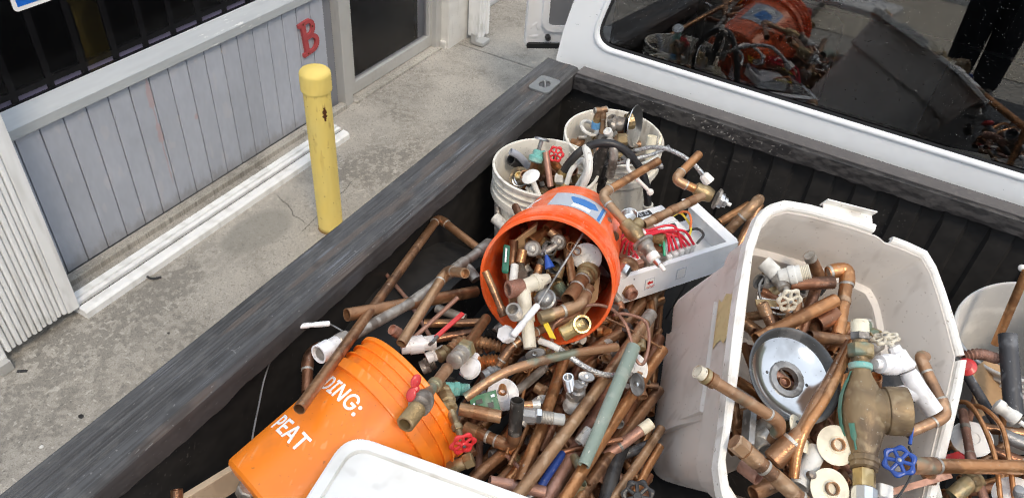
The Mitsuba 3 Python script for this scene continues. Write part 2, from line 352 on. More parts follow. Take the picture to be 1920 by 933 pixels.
def pipe(name, label, pts, d, m, cat='pipe', fit=(), group=None, bow=0.0, em=None, solid=False, wall=None):
    """a pipe of straight tubes with a sleeve elbow at every corner; fit: (distance along, length, scale, material, part name)"""
    pts = [np.asarray(p, float) for p in pts]; r = d / 2; wall = wall or max(.0012, r * .13)
    k = thing(name, label, cat, group); er = r * 1.5; em = em or m
    single = len(pts) == 2 and not fit
    for i in range(len(pts) - 1):
        a, b = pts[i], pts[i + 1]; u = unit(b - a)
        if i > 0: a = a + u * er
        if i < len(pts) - 2: b = b - u * er
        L = np.linalg.norm(b - a); N = max(3, min(9, int(L / .08)))
        ts = np.linspace(0, 1, N); sag = np.cross(u, A(.3, .5, .8))
        P = np.array([lerp(a, b, t) + sag * bow * math.sin(math.pi * t) for t in ts])
        mesh = sweep(P, r, 16, None if solid else wall, depth=min(.04, L * .3))
        if single: scene[k] = ply(mesh, m, smooth=40)
        else: part(k, 'tube', mesh, m, 40)
    for i in range(1, len(pts) - 1):
        c = arc_corner(pts[i - 1], pts[i], pts[i + 1], er + r * .4, 8)
        u, v = unit(c[0] - c[1]), unit(c[-1] - c[-2])
        P = np.vstack([c[0] + u * r * 1.1, c[0], c[1:-1], c[-1], c[-1] + v * r * 1.1])
        R = [r * 1.17, r * 1.17] + [r * 1.09] * (len(c) - 2) + [r * 1.17, r * 1.17]
        e = part(k, 'elbow', sweep(P, R, 16), em, 40)
        part(e, 'solder_joint', bead(P[0] - u * r * .1, u, r * 1.06, r * .5), 'solder', 40)
        part(e, 'solder_joint', bead(P[-1] - v * r * .1, v, r * 1.06, r * .5), 'solder', 40)
    seg = [np.linalg.norm(b - a) for a, b in zip(pts, pts[1:])]
    for s, L, sc, mm, pn in fit:
        i = 0; s0 = s if s >= 0 else sum(seg) + s
        while i < len(seg) - 1 and s0 > seg[i]: s0 -= seg[i]; i += 1
        u = unit(pts[i + 1] - pts[i]); p = pts[i] + u * s0
        if pn == 'hex_nut': part(k, pn, hexnut(p, u, r * sc, L), mm, False)
        elif pn == 'solder_joint': part(k, pn, bead(p, u, r * sc, L), mm, 40)
        elif pn in ('cap', 'end_cap'): part(k, pn, lathe(p, u, [(0, r * sc), (L * .9, r * sc), (L, r * sc * .85), (L, r * sc * .6), (L * .85, r * sc * .55)], 18), mm, 35)
        else: part(k, pn, lathe(p, u, [(0, r * 1.0), (0, r * sc), (L, r * sc), (L, r * 1.0)], 18), mm, 35)
    return k

def handwheel(c, axis, R, n=6, thick=.19):
    x, y, d = basis(axis); N = 48; t = np.arange(N) * 2 * math.pi / N
    rr = R * (1 + .07 * np.cos(n * t)); ring = np.asarray(c) + rr[:, None] * (np.outer(np.cos(t), x) + np.outer(np.sin(t), y))
    k = 8; a = np.arange(k) * 2 * math.pi / k; rings = []
    for i in range(N):
        o = unit(ring[i] - c); w = R * thick * (1 + .25 * math.cos(n * t[i]))
        rings.append(ring[i] + w * np.outer(np.cos(a), o) + w * .9 * np.outer(np.sin(a), d))
    V = np.vstack(rings); f = []
    for i in range(N):
        for j in range(k):
            p, q = i * k + j, ((i + 1) % N) * k + j; p2, q2 = i * k + (j + 1) % k, ((i + 1) % N) * k + (j + 1) % k
            f += [(p, p2, q2), (p, q2, q)]
    ms = [trimesh.Trimesh(V, f, process=False)]
    for i in range(n):
        an = 2 * math.pi * (i + .5) / n; e = np.asarray(c) + R * .92 * (math.cos(an) * x + math.sin(an) * y)
        ms.append(sweep([np.asarray(c) + d * R * .12, lerp(c, e, .5) + d * R * .06, e], R * .15, 8))
    ms.append(lathe(np.asarray(c) - d * R * .15, d, [(0, R * .30), (R * .36, R * .34), (R * .46, R * .26)], 14))
    return join(*ms)
def wheel_part(k, c, axis, R, m, n=6, screw='steel_grey', name='handwheel'):
    h = part(k, name, handwheel(np.asarray(c, float), axis, R, n), m, 40)
    part(h, 'screw', lathe(np.asarray(c) + unit(axis) * R * .3, axis, [(0, R * .15), (R * .1, R * .15), (R * .14, R * .08)], 10), screw)
def oval_handle(k, c, axis, along, L, m='steel_grey', name='oval_handle'):
    x, d = unit(along), unit(axis); y = np.cross(d, x); t = np.arange(28) * 2 * math.pi / 28
    rings = [np.asarray(c) + d * s + f * (np.outer(np.cos(t), x * L / 2) + np.outer(np.sin(t), y * L * .31)) for s, f in ((-.006, .82), (-.004, .97), (.003, 1), (.005, .92), (.004, .78), (.0035, .4))]
    h = part(k, name, ring_mesh(rings), m, 40)
    part(h, 'screw', lathe(np.asarray(c) + d * .003, d, [(0, L * .1), (.004, L * .1), (.0045, L * .06)], 10), 'chrome')
def escutcheon(c, axis, R, hole=.2, dome=.3):
    return lathe(c, axis, [(R * dome * .1, R * hole), (R * dome * .9, R * hole * 1.5), (R * dome * .8, R * .5), (R * dome * .45, R * .85), (0, R), (-R * .04, R * .99), (R * dome * .35, R * .8), (R * dome * .6, R * .45), (R * dome * .6, R * hole * 1.1)], 32)
def corrugated(pts, r, pitch=.007):
    P = spline(pts, 10); L = np.linalg.norm(np.diff(P, axis=0), axis=1).sum(); N = max(8, int(L / pitch)) * 4
    s = np.r_[0, np.cumsum(np.linalg.norm(np.diff(P, axis=0), axis=1))]; q = np.linspace(0, s[-1], N)
    Q = np.stack([np.interp(q, s, P[:, i]) for i in range(3)], 1)
    return sweep(Q, r * (1 + .16 * np.cos(np.arange(N) * math.pi / 2)), 14)
def helix(pts, r): return sweep(spline(pts, 8), r, 8)
def threads(p, d, r, L, pitch=.0028):
    N = max(3, int(L / pitch)); prof = [(0, r * .8)]
    for i in range(N): prof += [((i + .1) * L / N, r * .93), ((i + .5) * L / N, r * 1.04), ((i + .9) * L / N, r * .93)]
    return lathe(p, d, prof + [(L, r * .8)], 18)
def nozzle(p, d, r, L): 
    """an open-ended outlet with threads outside"""
    N = max(3, int(L / .003)); prof = [(0, r * .9)]
    for i in range(N): prof += [((i + .1) * L / N, r * .95), ((i + .5) * L / N, r * 1.06), ((i + .9) * L / N, r * .95)]
    return lathe(p, d, prof + [(L, r * .96), (L, r * .72), (L - min(.03, L * .8), r * .7)], 18)
def ringlathe(p, ax, prof, n=64):
    x, y, ax = basis(ax); t = np.arange(n) * 2 * math.pi / n; R_ = [np.asarray(p) + ax * s + r * (np.outer(np.cos(t), x) + np.outer(np.sin(t), y)) for s, r in prof]; return ring_mesh(R_, False, False)
mat('dish_rim', dirty((.10, .105, .11), (.34, .34, .34), .7, 2.0), .32, .5)
mat('dish_chrome', dirty((.66, .67, .68), (.30, .29, .28), .4, 2.4, .8), .09, .96)
mat('road_pale', dirty((.42, .38, .31), (.30, .27, .22), .6, .1), .9, spec=.15)
mat('verdigris', dirty((.09, .24, .18), (.20, .28, .20), .7, 4.0), .8)
mat('black_scuffed', dirty((.045, .045, .05), (.34, .35, .37), .75, 2.2), .45)

# ------------------------------------------------------------------ ground
struct('ground'); scene['ground'] = ply(bbox(-60, 60, -60, 60, -.3, -.16), 'asphalt')
struct('pavement')
part('pavement', 'bedding', bbox(-30, 30, 1.02, 12, -.15, -.012), 'grimy_black')
for x0, x1 in ((-30, -1.2), (-1.192, 4.156), (4.164, 7.4), (7.408, 30)):
    part('pavement', 'slab', rbox(((x0 + x1) / 2, 6.51, -.06), (x1 - x0, 10.98, .12), r=.004), 'concrete', 35)
# small litter on the pavement
def litter(name, label, cat, mesh, m): return solo(name, label, cat, mesh, m)
litter('plastic_scrap', 'small flat black plastic scrap lying on the pavement near the white shutter stack', 'litter', rbox(np.add((0.8253, 2.4041, 0), (0, 0, .003)), (.036, .012, .005), axes=[(.6, -.8, 0), (.8, .6, 0), (0, 0, 1)], r=.002), 'black_plastic')
for px, s in (((0.8049, 2.0521, -0), .011), ((1.2533, 2.1131, 0), .006)):
    litter('tar_blob', 'round black blob stuck on the pavement beside the truck, ' + ('the larger one' if s > .01 else 'the tiny one'), 'litter', lathe(px, (0, 0, 1), [(0, s), (.002, s * .95), (.004, s * .5)], 14, sq=.8), 'grimy_black')
litter('pebble', 'pale pebble on the pavement beside the rear end of the bed rail', 'pebble', lathe((0.6492, 2.052, 0), (0, 0, 1), [(0, .006), (.004, .008), (.008, .003)], 9), 'stucco')
litter('pebble', 'whitish pebble lying near the crack in the pavement left of the bollard', 'pebble', lathe((2.1459, 2.4605, 0), (0, 0, 1), [(0, .011), (.007, .014), (.013, .006)], 8), 'stucco')
litter('rubber_strip', 'short curled black rubber strip lying on the pavement below the white floor track', 'strip', sweep(spline([(1.4576, 2.4621, 0.005), (1.4334, 2.4469, 0.006), (1.4295, 2.4047, 0.012), (1.4604, 2.3867, 0.007)], 6), .005, 8), 'black_rubber')

# ------------------------------------------------------------------ storefront
t = thing('storefront', 'grey storefront with lilac grooved board siding under a dark window and a glass door', 'storefront')
Y0 = 2.70
part(t, 'backing_wall', bbox(.2, 3.05, Y0 + .0185, Y0 + .12, -.05, .74), 'groove_dark')
xs = np.arange(-9, 18) * .1012 + 1.2545
for x in xs:
    if x + .1012 > 3.06 or x < .25: continue
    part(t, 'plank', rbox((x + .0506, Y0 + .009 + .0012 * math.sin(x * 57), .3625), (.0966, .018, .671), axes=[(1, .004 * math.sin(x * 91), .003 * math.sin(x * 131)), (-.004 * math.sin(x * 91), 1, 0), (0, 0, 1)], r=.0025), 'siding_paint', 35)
part(t, 'base_kerb', rbox((1.6, Y0 - .028, .002), (2.9, .05, .052), r=.006), 'concrete')
sill = trimesh.creation.extrude_polygon(Polygon([(Y0 - .020, .700), (Y0 - .024, .704), (Y0 - .024, .742), (Y0 - .018, .750), (Y0 + .035, .790), (Y0 + .035, .700)]), 2.86, engine='earcut')
M = np.array([[0, 0, 1, .2], [1, 0, 0, 0], [0, 1, 0, 0], [0, 0, 0, 1.]]); sill.apply_transform(M)
part(t, 'sill', sill, 'sill_paint', 30)
WZ = Y0 + .036
part(t, 'window_pane', trimesh.Trimesh([(.2, WZ, .79), (3.02, WZ, .79), (3.02, WZ, 2.9), (.2, WZ, 2.9)], [(0, 1, 2), (0, 2, 3)], process=False), 'window_glass', False)
part(t, 'window_frame', join(bbox(.2, 3.02, WZ + .0006, WZ + .03, .75, .7905), bbox(.2, 3.02, WZ + .012, WZ + .03, .812, .835)), 'frame_black')
part(t, 'light_strip', bbox(.2, 3.02, WZ + .02, WZ + .028, .7905, .814), 'window_lilac')
for i in range(19):
    x = 1.335 + .1476 * (i - 7)
    part(t, 'security_bar', rbox((x, WZ + .018, 1.82), (.028, .012, 2.06), r=.003), 'frame_black')
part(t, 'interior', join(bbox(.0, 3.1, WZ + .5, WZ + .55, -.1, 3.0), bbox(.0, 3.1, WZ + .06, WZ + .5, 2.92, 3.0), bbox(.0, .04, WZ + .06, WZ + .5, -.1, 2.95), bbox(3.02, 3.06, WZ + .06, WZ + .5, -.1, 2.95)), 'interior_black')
part(t, 'upper_wall', bbox(-.5, 5.2, Y0 + .03, Y0 + .25, 2.9, 4.2), 'stucco')
SGX, SGZ = 1.452, 1.125
# blue sign with a white border stuck on the inside of the glass
sg = Polygon([(0, 0), (.34, 0), (.34, .3), (.04, .3), (.012, .22), (.0, .1)]).buffer(.02).buffer(-.004)
def on_glass(poly, d, y):
    m = trimesh.creation.extrude_polygon(poly, d, engine='earcut'); m.apply_transform(np.array([[1, 0, 0, SGX], [0, 0, -1, y], [0, 1, 0, SGZ], [0, 0, 0, 1.]])); return m
s = thing('window_sign', 'blue window sign with a white border stuck to the glass at the top', 'sign')
part(s, 'border', on_glass(sg, .002, WZ - .0015), 'print_white', False)
part(s, 'panel', on_glass(sg.buffer(-.016), .002, WZ - .004), 'sign_blue', False)
# door
dx0, dx1 = 3.06, 4.02
part(t, 'door_jamb', rbox((3.085, Y0 + .01, 1.15), (.068, .10, 2.3), r=.004), 'aluminium')
part(t, 'door_jamb', rbox((4.02, Y0 + .01, 1.15), (.06, .10, 2.3), r=.004), 'aluminium')
d = part(t, 'door', join(rbox((3.157, Y0 + .02, 1.13), (.066, .045, 2.22), r=.003), rbox((3.985, Y0 + .02, 1.13), (.05, .045, 2.22), r=.003), rbox((3.575, Y0 + .0205, .056), (.768, .044, .076), r=.003), rbox((3.575, Y0 + .0205, 2.18), (.768, .044, .1), r=.003)), 'aluminium', 35)
part(d, 'pane', trimesh.Trimesh([(3.185, Y0 + .022, .09), (3.965, Y0 + .022, .09), (3.965, Y0 + .022, 2.15), (3.185, Y0 + .022, 2.15)], [(0, 1, 2), (0, 2, 3)], process=False), 'window_glass', False)
part(t, 'threshold', rbox((3.57, Y0 + .0, .004), (.90, .13, .020), r=.004), 'concrete')
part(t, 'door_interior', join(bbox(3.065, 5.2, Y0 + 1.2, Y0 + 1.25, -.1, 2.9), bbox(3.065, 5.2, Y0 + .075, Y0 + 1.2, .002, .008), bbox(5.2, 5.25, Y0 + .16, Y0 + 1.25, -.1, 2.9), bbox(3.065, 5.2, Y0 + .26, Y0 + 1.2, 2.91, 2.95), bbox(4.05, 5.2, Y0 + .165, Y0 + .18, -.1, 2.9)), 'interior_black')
part(t, 'pillar', rbox((4.19, Y0 + .03, 1.8), (.28, .26, 3.7), r=.012), 'stucco')
part(t, 'pillar_foot', rbox((4.06, Y0 - .06, .02), (.05, .05, .06), r=.01), 'stucco')
part(t, 'garage_panel', bbox(4.55, 8.0, Y0 + .06, Y0 + .1, -.02, 2.6), 'garage_grey')
for zz in (.02, .30, .62): part(t, 'garage_rail', rbox((6.27, Y0 + .045, zz), (3.44, .03, .03), r=.005), 'garage_grey')
part(t, 'garage_pillar', rbox((4.44, Y0 + .05, 1.8), (.2, .16, 3.7), r=.01), 'stucco')
# shutter hardware
s = thing('accordion_shutter', 'white folded accordion storm shutter stacked at the left end of the floor track', 'shutter')
part(s, 'lead_post', rbox((1.112, 2.515, 1.22), (.052, .10, 2.34), r=.004), 'shutter_white')
part(s, 'stack_core', bbox(.83, 1.086, 2.495, 2.54, .05, 2.39), 'garage_grey')
for i in range(12):
    part(s, 'slat', rbox((1.0745 - i * .0212, 2.487 + .005 * (i % 3 == 1), 1.23), (.0172, .050, 2.34), r=.0055), 'shutter_white')
part(s, 'end_post', rbox((.80, 2.512, 1.22), (.05, .09, 2.36), r=.004), 'shutter_white')
part(s, 'foot_clip', rbox((.795, 2.452, .025), (.05, .03, .05), r=.004), 'aluminium')
tr = thing('floor_track', 'white aluminium shutter track with two grooves running along the pavement before the siding', 'track')
tp = Polygon([(2.435, 0), (2.435, .030), (2.447, .040), (2.478, .042), (2.480, .010), (2.492, .010), (2.494, .048), (2.512, .050), (2.513, .040), (2.518, .040), (2.519, .054), (2.548, .056), (2.550, .0)])
def alongx(poly, x0, x1):
    m = trimesh.creation.extrude_polygon(poly, x1 - x0, engine='earcut'); m.apply_transform(np.array([[0, 0, 1, x0], [1, 0, 0, 0], [0, 1, 0, 0], [0, 0, 0, 1.]])); return m
part(tr, 'channel', alongx(tp, 1.135, 2.80), 'shutter_white', False)
part(tr, 'groove_seal', alongx(sbox(2.4805, .004, 2.4915, .034), 1.14, 2.798), 'seal_black', False)
p2 = thing('shutter_post', 'white ribbed shutter post standing against the stucco pillar past the door', 'post')
for i, (dx, dy) in enumerate(((0, 0), (.03, -.012), (.06, 0), (.088, -.012))):
    part(p2, 'slat', rbox((4.27 + dx, 2.535 + dy, 1.5), (.026, .09, 2.94), r=.004), 'shutter_white')
part(p2, 'foot_plate', rbox((4.25, 2.47, .02), (.10, .09, .03), r=.006), 'aluminium')
part(p2, 'broken_clip', rbox((4.21, 2.50, .05), (.03, .04, .07), r=.006), 'aluminium')

# red letter B screwed to the siding: serifed, leaning strokes
def letter_b():
    from shapely import affinity
    from shapely.ops import unary_union
    stem = Polygon([(.018, 0), (.048, 0), (.048, .19), (.018, .19)]); ser = unary_union([sbox(0, 0, .05, .022), sbox(0, .168, .05, .19)])
    def bowl(cx, cy, rx, ry, w):
        o = affinity.scale(Polygon([(math.cos(a), math.sin(a)) for a in np.linspace(-math.pi / 2, math.pi / 2, 20)]), rx, ry, origin=(0, 0))
        i = affinity.scale(Polygon([(math.cos(a), math.sin(a)) for a in np.linspace(-math.pi / 2, math.pi / 2, 20)]), rx - w, ry - .02, origin=(0, 0))
        o = unary_union([o, sbox(-.03, -ry, 0.001, ry)]).difference(unary_union([i, sbox(-.028, -ry + .02, .001, ry - .02)]))
        return affinity.translate(o, cx, cy)
    return unary_union([stem, ser, bowl(.07, .142, .047, .048, .026), bowl(.074, .052, .056, .052, .028)]).buffer(-.002).buffer(.004).buffer(-.002)
b = thing('wall_letter', 'red metal letter B screwed to the lilac siding beside the door', 'letter')
bm = trimesh.creation.extrude_polygon(letter_b(), .014, engine='earcut')
bt = np.array([[.99, -.10, 0, 2.783], [0, 0, -1, Y0 - .0005], [.10, .99, 0, .412], [0, 0, 0, 1.]]); bm.apply_transform(bt)
part(b, 'letter_body', bm, 'letter_red', False)
for u, v in ((.033, .18), (.033, .012), (.098, .142)):
    q = bt @ A(u, v, .0142, 1)
    part(b, 'screw', lathe(q[:3], (0, -1, 0), [(0, .005), (.002, .004), (.003, .001)], 10), 'rust')

# bollard
b = thing('bollard', 'yellow steel pipe bollard with a domed cap and rust streaks standing on the pavement', 'bollard')
BX, BY = 2.14, 2.02
part(b, 'post', lathe((BX, BY, 0), (0, 0, 1), [(0, .060), (.004, .057), (.76, .057), (.76, .03)], 40), 'bollard_yellow')
part(b, 'cap', lathe((BX, BY, .735), (0, 0, 1), [(0, .0575), (0, .0640), (.003, .0648), (.070, .0648), (.079, .0635), (.088, .056), (.094, .042), (.098, .02), (.099, .0)], 40), 'bollard_yellow')
part(b, 'cap_seam', lathe((BX, BY, .725), (0, 0, 1), [(0, .0572), (.0, .0580), (.010, .0582), (.010, .0572)], 40), 'bollard_yellow')
# a rust scab on the side facing the truck
an = np.linspace(-.16, .16, 7); zz = np.linspace(.61, .675, 9); V = []
for z in zz:
    for a in an:
        w = 1.0 - abs((z - .645) / .04) ** 2; th = -math.pi / 2 - .40 + a * max(w, .15) * (1 + .5 * math.sin(z * 300))
        V.append((BX + .0578 * math.cos(th), BY + .0578 * math.sin(th), z))
f = [(i * 7 + j, i * 7 + j + 1, i * 7 + j + 8, i * 7 + j + 7) for i in range(8) for j in range(6)]
part(b, 'rust_scab', (V, f), 'rust', True)

# ------------------------------------------------------------------ the pickup truck
t = thing('pickup_truck', 'white pickup truck with a black lined bed full of scrap and its cab door open', 'truck')
TR = t
RZ, FZ = 1.16, .74
def rail_profile(y0, y1):
    top = [(y0, RZ - .012), (y0 + .010, RZ - .001)]
    g = np.linspace(y0 + .045, y1 - .012, 9)
    for i, y in enumerate(g): top += [(y - .0045, RZ), (y - .002, RZ - .0022), (y + .002, RZ - .0022), (y + .0045, RZ)]
    return top + [(y1 - .004, RZ - .001), (y1, RZ - .006), (y1, RZ - .03), (y1 - .03, RZ - .045), (y0 + .02, RZ - .055)]
def grid_rail(x0, x1, prof, N, wob, seed, lip):
    P = np.array(prof); rings = []; xs = np.linspace(x0, x1, N)
    for x in xs:
        q = P.copy()
        nz = meshkit.fbm(np.stack([np.full(len(P), x * 5.0), P[:, 0] * 40, P[:, 1] * 40], 1), 3, seed) - .5
        q[:, 1] += wob * nz * 2
        r = meshkit.fbm(np.array([[x * 22.0, 3.3, .5]]), 4, seed + 5)[0] - .5; r2 = meshkit.fbm(np.array([[x * 6.0, 1.3, 4.5]]), 3, seed + 9)[0] - .5
        for i in lip: q[i] += A(r2 * .012, r * .022)
        rings.append(np.stack([np.full(len(q), x), q[:, 0], q[:, 1]], 1))
    return ring_mesh(rings)
prof = rail_profile(.893, 1.018) + [(.897, RZ - .062), (.889, RZ - .060), (.8895, RZ - .03)]
n = len(prof)
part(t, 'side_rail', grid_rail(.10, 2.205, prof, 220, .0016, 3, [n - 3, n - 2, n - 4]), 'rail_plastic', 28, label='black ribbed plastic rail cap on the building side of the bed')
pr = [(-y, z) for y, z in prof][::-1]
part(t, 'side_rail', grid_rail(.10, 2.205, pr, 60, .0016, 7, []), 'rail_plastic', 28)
# bulkhead cap (runs across the front of the bed)
bp = [(2.222, RZ - .006), (2.160, RZ - .003), (2.153, RZ - .007), (2.150, RZ - .030), (2.149, RZ - .052), (2.162, RZ - .056), (2.222, RZ - .05)]
rings = []
for y in np.linspace(-.885, .885, 260):
    q = np.array(bp); nz = meshkit.fbm(np.stack([np.full(7, y * 16), q[:, 0] * 60, q[:, 1] * 60], 1), 4, 2) - .5
    q[2:6, 0] += nz[2:6] * .005; q[4:6, 1] += (meshkit.fbm(np.array([[y * 30., 1, 2]]), 3, 8)[0] - .5) * .010
    rings.append(np.stack([q[:, 0], np.full(7, y), q[:, 1]], 1))
part(t, 'bulkhead_cap', ring_mesh(rings), 'scuffed_liner', 30, label='scuffed black cap along the front of the bed')
part(t, 'bulkhead_strip', rbox((2.194, 0, RZ - .001), (.055, 1.772, .006), r=.002), 'bulkhead_grey')
# liner walls, ribs as real relief
def ribbed(p0, ux, L, z0, z1, nrm, pitch, dep, m, name, seed=1):
    """a sheet along ux from p0, standing z0..z1, with upright ribs towards nrm"""
    ux, nrm = unit(ux), unit(nrm); k = int(L / pitch); s = []
    for i in range(k):
        b = i * pitch
        s += [(b, 0), (b + .40 * pitch, 0), (b + .48 * pitch, dep), (b + .92 * pitch, dep)]
    s.append((L, 0)); zs = np.linspace(z0, z1, 8); V = []
    for z in zs:
        for a, h in s:
            hh = h * min(1, max(0, (z1 - .02 - z) / .03))
            V.append(np.asarray(p0) + ux * a + nrm * hh + A(0, 0, z))
    V = np.array(V); V += nrm * (meshkit.fbm(V * 9, 3, seed)[:, None] - .5) * .008
    w = len(s); f = [(i * w + j, i * w + j + 1, (i + 1) * w + j + 1, (i + 1) * w + j) for i in range(7) for j in range(w - 1)]
    return part(t, name, (V, f), m, 25)
ribbed((2.185, -.92, 0), (0, 1, 0), 1.86, FZ, RZ - .05, (-1, 0, 0), .125, .012, 'bed_liner', 'front_wall')
ribbed((.10, .935, 0), (1, 0, 0), 2.09, FZ, RZ - .05, (0, -1, 0), .30, .003, 'bed_liner', 'side_wall', 4)
ribbed((.10, -.935, 0), (1, 0, 0), 2.09, FZ, RZ - .05, (0, 1, 0), .16, .012, 'bed_liner', 'side_wall', 6)
prf = [(-.94, FZ)]
for i in range(18): y = -.9 + i * .1; prf += [(y, FZ), (y + .045, FZ), (y + .052, FZ + .01), (y + .094, FZ + .01)]
prf += [(.94, FZ), (.94, FZ - .04), (-.94, FZ - .04)]
part(t, 'bed_floor', alongx(Polygon(prf), .08, 2.19), 'bed_liner', False)
wa = [(math.cos(a), math.sin(a)) for a in np.linspace(0, math.pi, 17)]
wh = Polygon([(1.20 + .36 * c, FZ + .005 + .22 * s) for c, s in wa])
for sgn in (1, -1):
    m = trimesh.creation.extrude_polygon(wh, .16, engine='earcut'); m.apply_transform(np.array([[1, 0, 0, 0], [0, 0, 1, .775 if sgn > 0 else -.935], [0, 1, 0, 0], [0, 0, 0, 1.]]))
    part(t, 'wheel_housing', m, 'bed_liner', 30)
# outer body sides, tailgate folded down
for s_ in (1, -1):
    part(t, 'bed_side', rbox((1.13, s_ * .985, .86), (2.16, .06, .50), r=.02), 'truck_paint')
    w = part(t, 'wheel', lathe((1.20, s_ * .80, .21), (0, s_, 0), [(0, .2), (0, .35), (.02, .37), (.19, .37), (.21, .35), (.21, .22), (.17, .2)], 40), 'black_rubber')
    part(w, 'rim', lathe((1.20, s_ * .98, .21), (0, s_, 0), [(0, .2), (.02, .2), (.01, .08), (.03, .06), (.03, 0)], 24), 'steel_grey')
part(t, 'tailgate', rbox((-.18, 0, .735), (.50, 1.72, .05), r=.015), 'bed_liner', label='black lined tailgate folded down')
# cab rear wall with the window opening; leans forward 4 degrees
LEAN = math.radians(4.5); CZ = 1.217
def lean(v):
    v = np.array(v, float); d = v - A(2.27, 0, CZ); c, s = math.cos(LEAN), math.sin(LEAN)
    return np.stack([2.27 + d[:, 0] * c + d[:, 2] * s, v[:, 1], CZ - d[:, 0] * s + d[:, 2] * c], 1)
def rounded(corners, rads, k=10):
    out = []; n = len(corners)
    for i in range(n):
        a, b, c = (np.append(np.asarray(corners[(i + j) % n], float), 0) for j in (-1, 0, 1)); out += list(arc_corner(a, b, c, rads[i], k)[:, :2])
    return np.array(out)
def hole(off): return rounded([(.895 - off, CZ + off), (.78 - off, 1.74 - off), (-.78 + off, 1.74 - off), (-.895 + off, CZ + off)], [.085 - off * .5, .1, .1, .085 - off * .5])
outl = rounded([(1.016, .95), (1.010, 1.19), (.875, 1.84), (-.875, 1.84), (-1.010, 1.19), (-1.016, .95)], [.005, .12, .10, .10, .12, .005])
pol = Polygon(outl).difference(Polygon(hole(0)))
m = trimesh.creation.extrude_polygon(pol, .03, engine='earcut')
v = m.vertices; m = trimesh.Trimesh(lean(np.stack([2.272 + v[:, 2], v[:, 0], v[:, 1]], 1)), m.faces, process=False)
part(t, 'cab_rear_panel', m, 'truck_paint', 30)
# rolled window flange and black seal
def loop_strip(loops, m, name, smooth=40):
    k = len(loops[0]); V = np.vstack([lean(l) for l in loops]); f = [(i * k + j, i * k + (j + 1) % k, (i + 1) * k + (j + 1) % k, (i + 1) * k + j) for i in range(len(loops) - 1) for j in range(k)]
    return part(t, name, (V, f), m, smooth)
H = lambda off, x: np.stack([np.full(len(hole(off)), x), hole(off)[:, 0], hole(off)[:, 1]], 1)
loop_strip([H(-.010, 2.2715), H(-.007, 2.2665), H(-.001, 2.2645), H(.006, 2.2665), H(.010, 2.273), H(.011, 2.284)], 'truck_paint', 'window_flange')
loop_strip([H(.008, 2.276), H(.012, 2.2745), H(.020, 2.2760)], 'seal_black', 'window_seal')
hp = H(.008, 2.2805); n_ = len(hp); V = lean(np.vstack([hp, hp.mean(0)[None]]))
part(t, 'rear_window', (np.vstack([V, V[:1]]) if False else V, [(n_, (j + 1) % n_, j) for j in range(n_)]), 'tinted_glass', False, label='dark tinted rear window mirroring the scrap in the bed')
# cab body beyond the panel
rings = []
for x, f_ in ((2.31, 1.0), (2.6, 1.012), (3.5, 1.0), (3.9, .97)):
    o = outl * A(f_, 1); rings.append(np.stack([np.full(len(o), x), o[:, 0], o[:, 1]], 1))
k = len(outl); V = np.vstack([lean(r) if i == 0 else r for i, r in enumerate(rings)])
f = [(i * k + j, i * k + (j + 1) % k, (i + 1) * k + (j + 1) % k, (i + 1) * k + j) for i in range(3) for j in range(k)]
keep = [q for q in f if not (V[list(q)][:, 1].mean() > .6 and V[list(q)][:, 0].mean() > 2.7 and V[list(q)][:, 2].mean() < 1.79)]
part(t, 'cab_shell', (V, keep), 'truck_paint', 40)
part(t, 'cab_interior', join(bbox(2.5, 3.9, -.9, .9, .9, .92), bbox(3.88, 3.9, -.9, .9, .9, 1.80), bbox(2.40, 3.9, -.86, .86, 1.785, 1.80), bbox(2.36, 3.9, -.86, -.85, .9, 1.79), bbox(2.36, 3.9, .85, .86, .9, 1.79), bbox(2.315, 2.5, -.9, .9, .90, 1.14)), 'cabin_dark')
for yy in (.42, -.42):
    part(t, 'seat_back', rbox((2.75, yy, 1.12), (.16, .50, .46), axes=[(1, 0, .2), (0, 1, 0), (-.2, 0, 1)], r=.06), 'seat_cloth')
    part(t, 'headrest', rbox((2.80, yy, 1.46), (.09, .26, .17), r=.04), 'seat_cloth')
part(t, 'lower_body', rbox((3.1, 0, .68), (1.7, 1.94, .5), r=.05), 'truck_paint')
part(t, 'bonnet', rbox((4.75, 0, .80), (1.6, 1.86, .55), r=.12), 'truck_paint')
for s_ in (1, -1):
    w = part(t, 'wheel', lathe((4.6, s_ * .78, .21), (0, s_, 0), [(0, .2), (0, .35), (.02, .37), (.19, .37), (.21, .35), (.21, .22), (.17, .2)], 40), 'black_rubber')
    part(w, 'rim', lathe((4.6, s_ * .96, .21), (0, s_, 0), [(0, .2), (.02, .2), (.01, .08), (.03, .06), (.03, 0)], 24), 'steel_grey')
# the open door: seen from inside
D0, D1 = A(3.565, 1.80, .46), A(4.12, 1.02, .46); du = unit(D1 - D0); dn = unit(np.cross(du, (0, 0, 1)))
if dn[0] > 0: dn = -dn
def dpoly(poly, thick, off):
    m = trimesh.creation.extrude_polygon(poly, thick, engine='earcut'); v = m.vertices
    return trimesh.Trimesh(D0 + v[:, :1] * du + A(0, 0, 1) * v[:, 1:2] + dn * (off + v[:, 2:3]), m.faces, process=False)
outer = Polygon([(0, 0), (.93, 0), (.93, .75), (0, .75)]).buffer(-.04).buffer(.04)
od = part(t, 'cab_door', dpoly(outer, .05, 0), 'door_paint', 30, label='open cab door seen from its inner side')
ring = Polygon([(.085, .105), (.90, .105), (.90, .72), (.075, .72)]).buffer(-.06).buffer(.06)
part(od, 'panel_rim', dpoly(ring.difference(ring.buffer(-.035)), .022, .048), 'door_paint', 30)
part(od, 'trim_panel', dpoly(ring.buffer(-.034), .012, .049), 'trim_grey', 30)
part(od, 'seal_strip', dpoly(sbox(.012, .008, .9, .035), .02, .0505), 'seal_black', 30)
